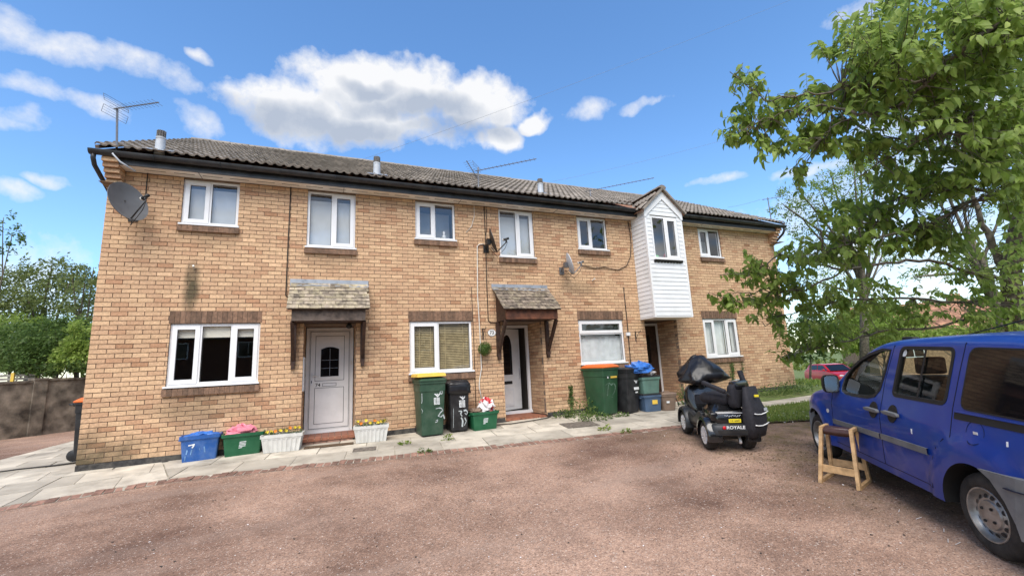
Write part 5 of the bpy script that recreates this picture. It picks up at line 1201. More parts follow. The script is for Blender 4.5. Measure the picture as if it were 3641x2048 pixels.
crate('slate blue storage box at the bottom of the stack under the bay', (cx4, yc4, zz), rad(-8), .46, .38, .36, 'box_slate', None, lid='plastic_black'); q = MB(); q.bb(-.03, -.185, .16, .10, -.178, .25); o = q.build('label_sticker', 'yellow_plastic'); tag(o, 'yellow sticker on the slate blue storage box', 'sticker'); o.location = (cx4, yc4, zz); o.rotation_euler = (0, 0, rad(-8))
crate('sage green storage box on top of the slate blue box', (cx4-.01, yc4, zz+.397), rad(-6), .47, .39, .36, 'box_sage', 'box_sage', lid='plastic_black')
bag('folded white and pink bag on the sage green storage box', (cx4+.0, yc4, zz+.79), .46, .36, .13, 'bag_white', .1, .18, m2='caddy_brown', seed=12)
bag('bright blue bag heaped over the slim black bin and the storage boxes', (cx4-.20, yc4-.03, zz+.86), .62, .42, .24, 'bag_blue', -.1, .28, seed=14)
p = pS(2385, 1463); cx5, yc5 = p[0]+.05, p[1]+.15; th = thing('food_caddy', 'brown food waste caddy with lid beside the stacked storage boxes', 'caddy', (cx5, yc5, zg(cx5, yc5)+.014), rad(-10))
q = MB(); S_ = []
for z, s in ((0, .27), (.02, .28), (.30, .345), (.31, .37), (.345, .375)): S_.append([(math.copysign(abs(math.cos(a))**.6, math.cos(a))*s/2*1.1, math.copysign(abs(math.sin(a))**.6, math.sin(a))*s/2, z) for a in [2*math.pi*k/28 for k in range(28)]])
q.loft(S_); q.build('tub', 'caddy_brown', th, True, sharp=35)
q = MB(); q.loft([[(x*k, y*k, z) for x, y, _ in S_[-1]] for z, k in ((.346, 1.03), (.365, 1.04), (.385, .93), (.395, .5))]); q.build('lid', 'caddy_brown', th, True, sharp=35); q = MB(); q.bb(-.06, -.03, .39, .06, .03, .42); q.build('lid_grip', 'caddy_brown', th, bevel=.006)
q = MB(); q.tube([(.19, 0, .33), (.24, -.03, .2), (.27, -.05, .06)], .01, 6); q.build('handle', 'plastic_black', th); q = MB(); q.bb(-.11, -.178, .17, -.04, -.170, .21); q.build('label_sticker', 'white_print', th)
# bin round the left corner
Bc = bin_('black wheelie bin with an orange lid tucked behind the left house corner', (.13, .62, zg(.1, .6)+.016), rad(90), .50, .55, 1.00, 'bin_black', 'bin_lid_orange', .07)
Bc.location = (-.29, 1.40, zg(0, 1)+.016)

# planters
def planter(label, pos, rz, w, d, h, seed):
    rr = random.Random(seed); th = thing('planter', label, 'planter', pos, rz)
    q = MB(); S_ = []; n = 96
    def per(u):
        s = u*4
        return [(-1+2*(s % 1), -1), (1, -1+2*(s % 1)), (1-2*(s % 1), 1), (-1, 1-2*(s % 1))][int(s) % 4]
    for z, k, fl in ((0, .86, 1), (h*.72, .97, 1), (h*.73, 1.0, 0), (h*.80, 1.0, 0), (h*.81, 1.06, 0), (h, 1.06, 0), (h, .97, 0), (h*.86, .95, 0)):
        ring_ = []
        for i in range(n):
            x, y = per(i/n); g = (.006 if i % 3 == 0 else -.004)*fl; ring_.append((x*(w*k/2+g), y*(d*k/2+g), z))
        S_.append(ring_)
    q.loft(S_); q.build('trough', 'planter', th); MB().bb(-w*.465, -d*.45, h*.84, w*.465, d*.45, h*.90).build('soil', 'soil', th)
    q = MB()
    for i in range(420):
        x, y = rr.uniform(-w*.47, w*.47), rr.uniform(-d*.5, d*.42); z = h*.9; hh = rr.uniform(.02, .09)*(1.25 if math.sin(x*9+seed) > 0 else .7); a = rr.uniform(0, 6.28); q.tint = rr.random(); l = .035
        c = Vector((x, y, z+hh)); dx = Vector((math.cos(a), math.sin(a), rr.uniform(-.3, .5))).normalized()*l; sx = Vector((-math.sin(a), math.cos(a), 0))*l*.4; q.add([c, c+dx*.5+sx, c+dx, c+dx*.5-sx], [(0, 1, 2, 3)])
    tag(q.build('foliage', 'ivy', th), kind='stuff')
    for i, fx in enumerate([-.40, -.30, -.16, -.03, .10, .20, .30, .40]):
        m_ = 'flower_yellow' if (i+seed) % 3 or i > 5 else 'flower_orange'; c = Vector((fx*w, rr.uniform(-d*.45, 0), h*.9+rr.uniform(.07, .13))); q = MB()
        for k in range(6):
            a = k*math.pi/3+rr.random(); e = Vector((math.cos(a), -.35, math.sin(a))); s_ = Vector((-math.sin(a), 0, math.cos(a))); r_ = rr.uniform(.022, .032)
            q.add([c, c+e*r_*.7+s_*r_*.5, c+e*r_, c+e*r_*.7-s_*r_*.5], [(0, 1, 2, 3)])
        q.build('flower', m_, th)
for label, (u0, v0), (u1, v1), sd_ in (('white fluted planter of orange and yellow flowers beside the green box', (940, 1616), (1063, 1606), 1), ('white fluted planter of yellow flowers between door 74 and the green bin', (1270, 1580), (1375, 1572), 5)):
    pa, pb = pS(u0, v0), pS(u1, v1); w_ = float(np.hypot(*(pb-pa)[:2]))/.88; c = (pa+pb)/2; y = c[1]+.13; planter(label, (c[0], y, zg(c[0], y)+.014), math.atan2(pb[1]-pa[1], pb[0]-pa[0])*.5, w_, .26, .29, sd_)
p0, p1 = pS(1108, 1596), pS(1232, 1584); th = MB(); th.bb(-.40, -.06, 0, .40, .06, .02); o = tag(th.build('doormat', 'mat_brown'), 'narrow brown doormat on the paving below door 74', 'mat'); c = (p0+p1)/2; o.location = (c[0], c[1]+.02, zg(c[0], c[1])+.018); o.rotation_euler = (GS, 0, rad(-4))
p0 = pS(1297, 1602); dr = thing('drain_cover', 'rusty square drain cover set in the paving near door 74', 'drain', (p0[0], p0[1], zg(p0[0], p0[1])+.016), rad(-7)); dr.rotation_euler[0] = GS
q = MB(); q.bb(-.21, -.19, 0, .21, -.165, .012); q.bb(-.21, .165, 0, .21, .19, .012); q.bb(-.21, -.165, 0, -.185, .165, .012); q.bb(.185, -.165, 0, .21, .165, .012); q.build('frame', 'slab', dr); MB().bb(-.185, -.165, 0, .185, .165, .004).build('cover', 'iron', dr)
for k in range(11): MB().bb(-.17+k*.032, -.15, .0042, -.155+k*.032, -.03, .008).build('bar', 'iron', dr)
p0 = pS(2060, 1512); q = MB(); q.bb(-.34, -.24, 0, .34, .24, .004); o = tag(q.build('inspection_cover', 'iron'), 'brownish inspection cover set in the paving in front of the orange lidded bin', 'drain'); o.location = (p0[0], p0[1], zg(p0[0], p0[1])+.020); o.rotation_euler = (GS, 0, rad(-7))
# black extension lead trailing out of door 73
q = MB(); pts = [(7.9, .55, -.035), (7.95, .3, -.035), (7.98, .05, -.035), (8.0, -.03, -.04), (8.06, -.10, zg(8, -.1)+.03), (7.9, -.22, zg(8, -.2)+.03), (7.5, -.30, zg(7.5, -.3)+.03), (7.0, -.36, zg(7, -.36)+.03), (6.7, -.30, zg(6.7, -.3)+.03)]
q.tube(pts, .010, 6); tag(q.build('extension_lead', 'cable_black', None, True), 'black extension lead trailing from door 73 over its step', 'cable')
q = MB(); q.tube([(-.28, .95, zg(0, 1)+.03), (-.6, .9, zg(0, 1)+.025), (-1.1, .95, zg(-1, 1)+.025), (-1.7, .8, zg(-1.7, 1)+.025), (-2.6, .9, zg(-2, 1)+.02)], .014, 6); tag(q.build('hose', 'cable_black', None, True), 'black hose on the side paving leading to the corner bin', 'hose')
# ---------------------------------------------------------------- blue van
def boolean(o, cutters, op='DIFFERENCE'):
    for c in cutters:
        m = o.modifiers.new('cut', 'BOOLEAN'); m.operation = op; m.object = c; m.solver = 'EXACT'; m.material_mode = 'TRANSFER'
    for c in list(cutters)+[o]:
        bm = bmesh.new(); bm.from_mesh(c.data); bmesh.ops.recalc_face_normals(bm, faces=list(bm.faces)); bm.to_mesh(c.data); bm.free()
    bpy.context.view_layer.update(); dg = bpy.context.evaluated_depsgraph_get()
    me = bpy.data.meshes.new_from_object(o.evaluated_get(dg)); old = o.data; o.modifiers.clear(); o.data = me; bpy.data.meshes.remove(old)
    for c in cutters: me_ = c.data; bpy.data.objects.remove(c); bpy.data.meshes.remove(me_)
def build_van():
    a, b0 = pS(2922, 1626), pS(3529, 1980); e1 = (a-b0)/np.linalg.norm(a-b0); upn = np.array([-GB, -GS, 1.0]); MW = frame(b0, e1, upn); MI = MW.inverted()
    van = thing('van', 'blue van with grey bumpers and steel wheels parked beside the wooden stool', 'van', mat=MW)
    WB = 2.725; YC = -.80
    RX = [-.75, -.62, -.3, .3, .8, 1.1, 1.34, 1.48, 1.60, 1.80, 1.98, 2.12, 2.26, 2.45, 2.65, 2.86, 3.02, 3.12, 3.19]
    RZ = [1.50, 1.62, 1.65, 1.645, 1.62, 1.60, 1.565, 1.52, 1.465, 1.355, 1.23, 1.12, 1.005, .955, .92, .86, .775, .68, .56]
    zr = lambda x: float(np.interp(x, RX, RZ))
    def tum(z): return 0.0 if z < .80 else (z-.80)*.22
    def ys(x, z, flare=True):
        y = .022-tum(z)-float(np.interp(x, [2.45, 2.75, 2.95, 3.08, 3.15, 3.19], [0, .015, .06, .13, .22, .34]))-float(np.interp(x, [-.75, -.68, -.58], [.12, .03, 0]))
        y -= .012*max(0, (.46-z)/.2)**1.5 if z < .46 else 0
        if flare:
            for cx, cz, R1 in ((0, .32, .52), (WB, .30, .50)):
                r = math.hypot(x-cx, (z-cz)*1.02)
                if z > .2: y += .030/(1+math.exp((r-R1)/.012))
        return y
    def section(x, ins=0.0, zb=.27, ztop=None):
        top = zr(x)-ins; r = min(.11, max(.03, (top-zb)*.12)); L_ = []
        zs = [zb+(top-r-zb)*k/18 for k in range(19)]
        for z in zs: L_.append((ys(x, z, ins == 0)-ins, z))
        y1 = ys(x, top-r, ins == 0)-ins
        for k in range(1, 6): t = math.pi/2*k/5; L_.append((y1-r*(1-math.cos(t))*1.3, top-r+r*math.sin(t)))
        yl = L_[-1][0]
        for k in range(1, 4): L_.append((yl+(YC-yl)*k/4, top+.02*(1-(1-k/4)**2)))
        left = L_; ring = [(x, y, z) for y, z in left]+[(x, YC, top+.02)]+[(x, 2*YC-y, z) for y, z in left[::-1]]
        return ring
    xs_ = sorted(set([round(-.75+.05*k, 3) for k in range(79)]+[3.17, 3.19]))
    xs_ = [x for x in xs_ if x <= 3.19]
    q = MB(); q.loft([section(x) for x in xs_]); body = q.build('body', 'van_blue', van, True)
    q = MB(); q.loft([section(x, .05, .60) for x in [-.66+.09*k for k in range(31)]]); cav = q.build('cav', 'black_rubber', van)
    def cutter(poly, y0=.3, y1=-1.95):
        q = MB(); q.prism(poly, lambda u, v, d: (u, d, v), y0, y1); return q.build('cut', 'black_rubber', van)
    def rnd(P, r=.05, n=4):
        out = []
        for i in range(len(P)):
            p0, p1, p2 = Vector(P[i-1]), Vector(P[i]), Vector(P[(i+1) % len(P)]); d0 = (p0-p1).normalized(); d2 = (p2-p1).normalized(); rr = min(r, (p0-p1).length/2.2, (p2-p1).length/2.2)
            A_, C_ = p1+d0*rr, p1+d2*rr
            for k in range(n+1): t = k/n; out.append(tuple((A_*(1-t)**2+p1*2*t*(1-t)+C_*t*t)))
        return out
    fwin = [(1.985, .98), (1.90, .955), (1.73, .95), (1.44, .965), (1.31, 1.0), (1.225, 1.08), (1.17, 1.25), (1.12, 1.50), (1.27, 1.505), (1.5, 1.445), (1.67, 1.375), (1.84, 1.265), (1.955, 1.14), (1.99, 1.04)]
    rwin = rnd([(.965, 1.535), (.255, 1.545), (.305, 1.06), (1.03, 1.045)], .07); qwin = rnd([(.10, 1.55), (-.58, 1.55), (-.60, 1.07), (.15, 1.06)], .08)
    def inset(P, d):
        n = len(P); out = []; ar = sum(P[i][0]*P[(i+1) % n][1]-P[(i+1) % n][0]*P[i][1] for i in range(n)); s = 1 if ar > 0 else -1
        for i in range(n):
            p0, p1, p2 = Vector(P[i-1]), Vector(P[i]), Vector(P[(i+1) % n]); e = ((p1-p0).normalized()+(p2-p1).normalized())
            e = e.normalized() if e.length > 1e-6 else Vector((1, 0)); nn = Vector((-e.y, e.x))*s; out.append((p1.x+nn.x*d, p1.y+nn.y*d))
        return out
    cuts = [cav]+[cutter(inset(P, .012)) for P in (fwin, rwin)]
    cuts.append(cutter([(1.47, 1.62), (1.40, 1.50), (2.02, 1.08), (2.16, 1.18)], -.24, 2*YC+.24))     # windscreen
    for cx, cz in ((0, .30), (WB, .29)):
        for y0, y1 in ((.3, -.27), (2*YC-.3, 2*YC+.27)):
            q = MB(); P = [(cx+.355*math.cos(t), cz+.365*math.sin(t)) for t in [2*math.pi*k/40 for k in range(40)]]; q.prism(P, lambda u, v, d: (u, d, v), y0, y1); cuts.append(q.build('cut', 'black_rubber', van))
    boolean(body, cuts); me = body.data; me.polygons.foreach_set('use_smooth', [True]*len(me.polygons)); me.set_sharp_from_angle(angle=rad(38))
    if not me.materials: me.materials.append(M['van_blue'])
    # side-following ribbons (pts in x,z)
    def ribbon(pts, w, off, m, nm, parent=van, th=.004, mirror=False):
        q = MB(); V = []; n = len(pts)
        for i, (x, z) in enumerate(pts):
            d = Vector(pts[min(i+1, n-1)])-Vector(pts[max(i-1, 0)]); d.normalize(); nx, nz = -d.y*w/2, d.x*w/2
            for s in (-1, 1):
                X, Z = x+nx*s, z+nz*s; y = ys(X, Z)
                V += [(X, y+off, Z), (X, y-th, Z)]
        F = []
        for i in range(n-1):
            o = 4*i; F += [(o, o+4, o+6, o+2), (o+1, o, o+2, o+3) if i == 0 else (o, o+1, o+5, o+4), (o+2, o+6, o+7, o+3)]
        F += [(o_, o_+1, o_+5, o_+4) for o_ in (0,)]
        q.add(V, F); return q.build(nm, m, parent)
    def line(a, c, n=14): return [(a[0]+(c[0]-a[0])*k/n, a[1]+(c[1]-a[1])*k/n) for k in range(n+1)]
    ribbon(line((2.205, .98), (2.215, .34), 16), .007, .0015, 'seam', 'door_gap'); ribbon([(2.10, .99), (2.16, 1.0), (2.205, .98)], .007, .0015, 'seam', 'door_gap')
    ribbon([(1.07, 1.545), (1.12, 1.35), (1.165, 1.18), (1.18, 1.0)]+line((1.185, .95), (1.195, .34), 12), .008, .0015, 'seam', 'door_gap')
    ribbon([(.155, 1.58), (.19, 1.35), (.22, 1.1)]+line((.225, 1.05), (.225, .80), 6), .008, .0015, 'seam', 'door_gap')
    ribbon([(.225, .80), (.30, .79), (.40, .70), (.455, .58), (.475, .34)], .007, .0015, 'seam', 'door_gap')
    ribbon(line((2.19, .335), (.48, .345), 20), .006, .0015, 'seam', 'sill_gap')
    ribbon(line((2.19, .585), (1.205, .615), 14), .055, .016, 'bumper_grey', 'rub_strip'); ribbon(line((1.185, .617), (.50, .635), 12), .055, .016, 'bumper_grey', 'rub_strip')
    ribbon(line((.20, 1.0), (-.66, 1.02), 16), .055, .004, 'black_rubber', 'sliding_rail'); ribbon(line((.20, 1.032), (-.66, 1.052), 16), .010, .010, 'van_blue', 'rail_lip')
    # glazing
    def pane(P, m, nm, off, parent=van):
        q = MB(); q.add([(x, ys(x, z)+off, z) for x, z in P], [tuple(range(len(P)))]); return q.build(nm, m, parent)
    def seal(P, w, nm='window_seal', off=.004):
        I = inset(P, w); O = inset(P, -.004); n = len(P); q = MB(); V = [(x, ys(x, z)+off, z) for x, z in O]+[(x, ys(x, z)+off, z) for x, z in I]+[(x, ys(x, z)-.03, z) for x, z in I]+[(x, ys(x, z)-.002, z) for x, z in O]
        q.add(V, [(i, (i+1) % n, n+(i+1) % n, n+i) for i in range(n)]+[(n+i, n+(i+1) % n, 2*n+(i+1) % n, 2*n+i) for i in range(n)]+[(3*n+i, 3*n+(i+1) % n, (i+1) % n, i) for i in range(n)]); return q.build(nm, 'black_rubber', van)
    for P, m in ((fwin, 'van_glass'), (rwin, 'van_glass')): seal(P, .028); pane(P, m, 'pane', -.014)
    seal(qwin, .016); pane(inset(qwin, .010), 'tinted_glass', 'pane', .0045)
    ribbon(line((.615, 1.52), (.665, 1.075), 8), .022, .0, 'black_rubber', 'window_divider'); 
    q = MB(); q.prism([(.93+.038*math.cos(t), 1.475+.038*math.sin(t)) for t in [2*math.pi*k/16 for k in range(16)]], lambda u, v, d: (u, ys(u, v)+d, v), -.012, -.010); q.build('sticker', 'white_print', van)
    q = MB(); q.add([(1.47, YC-.55, 1.55), (1.47, YC+.55, 1.55), (2.13, YC+.58, 1.15), (2.13, YC-.58, 1.15)], [(0, 1, 2, 3)]); q.build('windscreen', 'van_glass', van)
    # handles
    for hx, hz in ((1.305, .865), (.985, .878)):
        q = MB(); q.prism([(hx+.075*math.cos(t), hz+.085*math.sin(t)) for t in [2*math.pi*k/20 for k in range(20)]], lambda u, v, d: (u, ys(u, v)+d, v), .0015, .006); r_ = q.build('handle_recess', 'black_rubber', van)
        q = MB(); q.loft([[(hx+sx*.125*k, ys(hx, hz)+.012+d, hz+dz*kk) for d, dz in ((0, -.022), (.028, -.018), (.03, .018), (0, .022))] for sx, k, kk in ((-1, 1, .6), (-1, .7, 1), (1, .7, 1), (1, 1, .6))]); q.build('handle', 'bumper_grey', van, bevel=.004)
    # fuel flap, indicator, wear
    q = MB(); n = 28; C = (-.02, .905); 
    for k in range(n):
        a0, a1_ = 2*math.pi*k/n, 2*math.pi*(k+1)/n; q.add([(C[0]+r_*math.cos(t), ys(C[0]+r_*math.cos(t), C[1]+r_*math.sin(t))+.0015, C[1]+r_*math.sin(t)) for r_, t in ((.083, a0), (.083, a1_), (.088, a1_), (.088, a0))], [(0, 1, 2, 3)])
    q.build('fuel_flap_gap', 'seam', van); q = MB(); q.bb(-.05, ys(-.03, .9)+.0015, .895, -.01, ys(-.03, .9)+.006, .915); q.build('fuel_lock', 'alloy', van)
    q = MB(); q.prism([(2.32+.026*math.cos(t), .69+.026*math.sin(t)) for t in [2*math.pi*k/14 for k in range(14)]], lambda u, v, d: (u, ys(u, v)+d, v), .001, .009); q.build('indicator', 'lamp_glass', van)
    for pts in ([(-.30, .905), (-.305, .87)], [(.70, .79), (.70, .745)]): ribbon(pts, .016, .0012, 'white_print', 'paint_chip')
    # bumpers and cladding
    q = MB(); V = []
    path = [(2.98, ys(2.98, .4)), (3.05, ys(3.05, .4)), (3.12, ys(3.12, .4)), (3.17, ys(3.16, .4)), (3.215, ys(3.19, .4)-.06), (3.235, YC+.2)]; path = path+[(x, 2*YC-y) for x, y in path[::-1]]
    S_ = []
    for i, (x, y) in enumerate(path):
        s = 1 if y > YC else -1; o = .018
        S_.append([(x-.04, y-s*.03, .26), (x+.002, y+s*o*.6, .255), (x+o*.8, y+s*o, .30), (x+o, y+s*o, .42), (x+o*.9, y+s*o, .56), (x, y+s*.006, .60), (x-.05, y-s*.03, .60)])
    q.loft(S_); q.build('front_bumper', 'bumper_grey', van, True, sharp=50)
    P = [(-.10, .665), (-.20, .615), (-.30, .50), (-.36, .37), (-.375, .27), (-.74, .27), (-.74, .69), (-.42, .69)]
    q = MB(); q.prism(P, lambda u, v, d: (u, ys(u, v, False)+d, v), -.05, .052); q.build('rear_cladding', 'bumper_grey', van)
    ribbon(line((-.33, .60), (-.72, .60), 6), .006, .040, 'seam', 'cladding_gap')
    q = MB(); q.bb(-.82, 2*YC+.06, .28, -.74, -.06, .62); q.build('rear_bumper', 'bumper_grey', van, bevel=.03)
    q = MB(); q.bb(-.70, 2*YC+.30, .22, 3.0, -.30, .30); q.build('underbody', 'black_rubber', van)
    for s in (0, 1):
        y = -.16 if s == 0 else 2*YC+.16; q = MB(); q.ball((3.06, y, .70), .12, 12, 8, sq=(.9, .9, .8)); q.build('headlight', 'lamp_glass', van, True)
        q = MB(); q.bb(-.765, y-.05, .84, -.70, y+.05, 1.24); q.build('tail_light', 'emblem_red', van, bevel=.015)
        q = MB(); yy = YC+(.36 if s == 0 else -.36); q.bb(-.758, yy-.30, 1.0, -.749, yy+.30, 1.40); q.build('rear_window', 'tinted_glass', van)
    # wheels
    for cx, cz in ((0, .30), (WB, .29)):
        for yo, s in ((-.004, 1), (2*YC+.004, -1)):
            c = (cx, yo, cz+.002); RR = cz-.002
            q = MB(); w = .175; prof = [(.185, -.02), (.195, -.006), (.235, .0), (RR-.04, -.006), (RR-.012, -.02), (RR, -.045), (RR, -w+.045), (RR-.012, -w+.02), (.235, -w), (.19, -w+.01), (.185, -.02)]
            q.lathe([(r_, h*s) for r_, h in prof], 'y', 40, c); wh = q.build('wheel', 'tyre', van, True, sharp=50)
            q = MB(); prof = [(.196, -.012), (.190, -.002), (.182, -.004), (.176, -.03), (.165, -.055), (.158, -.06), (.150, -.045), (.118, -.028), (.105, -.032), (.098, -.020), (.06, -.012), (.0, -.010)]
            q.lathe([(r_, h*s) for r_, h in prof], 'y', 40, c); rim = q.build('rim', 'steel_rim', wh, True, sharp=40)
            for k in range(14):
                t = 2*math.pi*k/14; q = MB(); cc = Vector((cx+.136*math.cos(t), yo-.033*s, cz+.136*math.sin(t))); e = Vector((math.cos(t), 0, math.sin(t))); g = Vector((-math.sin(t), 0, math.cos(t)))
                q.add([tuple(cc+e*.016*math.cos(u)+g*.019*math.sin(u)+Vector((0, -s*math.cos(u)*.007+.0022*s, 0))) for u in [2*math.pi*j/8 for j in range(8)]], [tuple(range(8))]); q.build('vent_hole', 'print_black', rim)
            for k in range(4):
                t = 2*math.pi*k/4+.6; q = MB(); q.lathe([(0, .0), (.012, .0), (.010, .010*s), (0, .011*s)], 'y', 8, (cx+.062*math.cos(t), yo-.0135*s, cz+.062*math.sin(t))); q.build('wheel_bolt', 'tyre', rim, True)
    # mirror
    def loc(px, py, x):
        o = MI @ Vector(CAM); d = MI.to_3x3() @ Vector(dirn(px, py)); return o+d*((x-o.x)/d.x)
    c = loc(2954, 1364, 2.06); q = MB(); S_ = []
    def rr_(x, w, h): return [(x, c.y+math.copysign(abs(math.cos(t))**.45, math.cos(t))*w/2, c.z+math.copysign(abs(math.sin(t))**.45, math.sin(t))*h/2) for t in [2*math.pi*k/28 for k in range(28)]]
    hw_, hh_ = .165, .205
    q.loft([rr_(2.055, hw_-.01, hh_-.01), rr_(2.05, hw_+.012, hh_+.012), rr_(2.08, hw_+.012, hh_+.012), rr_(2.14, hw_-.02, hh_-.03), rr_(2.17, hw_-.08, hh_-.09)]); mh = q.build('mirror', 'black_rubber', van, True, sharp=40)
    q = MB(); q.add([(x-.012+(z-c.z)*.10, y, z) for x, y, z in rr_(2.0495, hw_-.012, hh_-.012)], [tuple(range(28))[::-1]]); q.build('mirror_glass', 'mirror', mh)
    q = MB(); q.loft([[(2.08+dx, y, z) for dx, z in ((-.03, c.z-.07), (.06, c.z-.06), (.06, c.z+.03), (-.03, c.z+.03))] for y in (c.y-.06, -.03)]); q.build('mirror_arm', 'black_rubber', mh, bevel=.008)
    # interior
    for yy in (-.42, -1.18):
        q = MB(); q.loft([[(x+.0, yy+sx*.22*k, z) for x, sx in ((x0, -1), (x0, 1), (x0+.13, 1), (x0+.13, -1))] for x0, z, k in ((1.18, .60, 1), (1.13, .95, 1), (1.06, 1.20, .85), (1.05, 1.23, .5))]); q.build('front_seat', 'seat_fabric', van, bevel=.02)
        q = MB(); q.bb(1.03, yy-.12, 1.25, 1.11, yy+.12, 1.42); q.build('headrest', 'seat_fabric', van, bevel=.03)
    q = MB(); q.bb(.12, 2*YC+.22, .60, .28, -.22, 1.16); q.build('rear_seat', 'seat_fabric', van, bevel=.04)
    for yy in (-.42, -1.18): q = MB(); q.bb(.10, yy-.13, 1.17, .18, yy+.13, 1.34); q.build('headrest', 'seat_fabric', van, bevel=.03)
    q = MB(); q.bb(1.72, 2*YC+.12, .60, 2.10, -.12, .93); q.build('dashboard', 'black_rubber', van, bevel=.04)
    q = MB(); q.tube([(1.62+.03*math.sin(t), -1.18+.18*math.cos(t), .98+.17*math.sin(t)) for t in [2*math.pi*k/20 for k in range(21)]], .014, 6); q.build('steering_wheel', 'black_rubber', van)
    q = MB(); q.bb(1.15, ys(1.2, 1.60)-.26, zr(1.2)-.012, 1.32, ys(1.2, 1.6)-.19, zr(1.2)+.035); q.build('roof_bar_foot', 'black_rubber', van, bevel=.01)
    q = MB(); q.tube([(1.36, YC, zr(1.36)+.02), (1.20, YC, zr(1.36)+.05), (.2, YC, zr(.2)+.16)], .006, 5); q.build('radio_aerial', 'black_rubber', van)
    ribbon([(.155, 1.58)]+[(.15, 1.585)], .008, .0015, 'seam', 'roof_gap')
    return van
van = build_van()

# ---------------------------------------------------------------- mobility scooter
def build_scooter():
    rl, rr, fl = pS(2519, 1590), pS(2668, 1600), pS(2440, 1535)
    left = np.array([rl[0]-rr[0], rl[1]-rr[1], 0]); hd = np.array([fl[0]-rl[0], fl[1]-rl[1], 0]); hd /= np.linalg.norm(hd)
    mid = (rl+rr)/2; upn = np.array([-GB, -GS, 1.0]); MW = frame((mid[0], mid[1], zg(mid[0], mid[1])), hd+np.array([0, 0, GS*hd[1]+GB*hd[0]]), upn)
    s = thing('mobility_scooter', 'black four wheeled mobility scooter with a bag over its handlebars on the drive', 'mobility scooter', mat=MW)
    T = .27; WBS = 1.08
    def wheel(x, y, r, w, side):
        q = MB(); c = (x, y, r+.002); pr = [(r*.60, .42*w), (r*.66, .5*w), (r*.86, .5*w), (r*.97, .36*w), (r, .2*w), (r, -.2*w), (r*.97, -.36*w), (r*.86, -.5*w), (r*.6, -.5*w), (r*.60, .42*w)]
        q.lathe([(a, h*side) for a, h in pr], 'y', 32, c); wh = q.build('wheel', 'tyre', s, True, sharp=45)
        q = MB(); q.lathe([(r*.62, h*side) for h in (-.3*w, .46*w)]+[(r*.58, .46*w*side), (r*.56, .30*w*side), (r*.2, .22*w*side), (0, .22*w*side)], 'y', 28, c); rim = q.build('rim', 'black_rubber', wh, True, sharp=40)
        q = MB(); q.lathe([(r*.64, .44*w*side), (r*.64, .50*w*side), (r*.56, .50*w*side), (r*.55, .40*w*side)], 'y', 28, c); q.build('rim_ring', 'alloy', rim, True, sharp=40)
        for k in range(7):
            for dt in (-.13, .13):
                t = 2*math.pi*k/7+dt; q = MB(); q.beam((x+r*.13*math.cos(t), y+.40*w*side, c[2]+r*.13*math.sin(t)), (x+r*.58*math.cos(t+dt*.6), y+.46*w*side, c[2]+r*.58*math.sin(t+dt*.6)), .020, .022, (0, 1, 0)); q.build('spoke', 'alloy', rim)
        q = MB(); q.lathe([(r*.20, .30*w*side), (r*.20, .46*w*side), (r*.1, .50*w*side), (0, .50*w*side)], 'y', 14, c); q.build('hub', 'alloy', rim, True, sharp=40)
    for x, r, w in ((0, .205, .15), (WBS, .195, .13)):
        for sd_ in (1, -1): wheel(x, sd_*T, r, w, sd_)
    def sm(nm, secs, m, bev=0.0, sharp=40, closed=True):
        q = MB(); q.loft(secs); return q.build(nm, m, s, True, sharp=sharp) if not bev else q.build(nm, m, s, bevel=bev)
    def rr2(cx, cy, z, sx, sy, e=.4, n=24): return [(cx+math.copysign(abs(math.cos(t))**e, math.cos(t))*sx/2, cy+math.copysign(abs(math.sin(t))**e, math.sin(t))*sy/2, z) for t in [2*math.pi*k/n for k in range(n)]]
    # chassis pan and rear body
    sm('chassis', [rr2(.5, 0, .16, 1.2, .34), rr2(.5, 0, .24, 1.2, .36)], 'plastic_black')
    sm('floor_pan', [rr2(.62, 0, .22, .62, .56), rr2(.62, 0, .27, .64, .60), rr2(.62, 0, .285, .60, .56)], 'scooter_grey')
    sm('rear_body', [rr2(.06, 0, .30, .50, .44), rr2(.05, 0, .40, .54, .50), rr2(.05, 0, .50, .54, .56), rr2(.07, 0, .575, .50, .54), rr2(.09, 0, .60, .40, .46), rr2(.10, 0, .70, .26, .26)], 'scooter_black')
    sm('rear_bumper', [rr2(-.14, 0, .23, .20, .54), rr2(-.16, 0, .26, .26, .62), rr2(-.16, 0, .33, .27, .63), rr2(-.15, 0, .39, .24, .61), rr2(-.13, 0, .41, .18, .58)], 'scooter_grey')
    sm('bumper_insert', [rr2(-.21, 0, .285, .18, .52), rr2(-.212, 0, .33, .18, .53)], 'plastic_black')
    # fenders
    for x, r, w, z0, m in ((0, .25, .19, .21, 'scooter_black'), (WBS, .24, .17, .20, 'scooter_grey')):
        for sd_ in (1, -1):
            S_ = []
            for k in range(13):
                t = math.pi*(-.06+1.12*k/12); S_.append([(x+(r+dr)*math.cos(t), sd_*(T+dy), z0+(r+dr)*math.sin(t)) for dr, dy in ((0, -w/2), (.03, -w/2), (.035, w/4), (.015, w/2), (-.03, w/2+.005), (-.01, w/4))])
            sm('fender', S_, m)
    for sd_ in (1, -1):
        q = MB(); P = [(.18, .30), (.85, .26), (.90, .36), (.80, .44), (.55, .40), (.30, .52), (.18, .50)]; q.prism(P, lambda u, v, d: (u, d, v), sd_*.22, sd_*.31); q.build('side_panel', 'scooter_grey', s, bevel=.012)
    # front cowl and leg shield
    secs = []
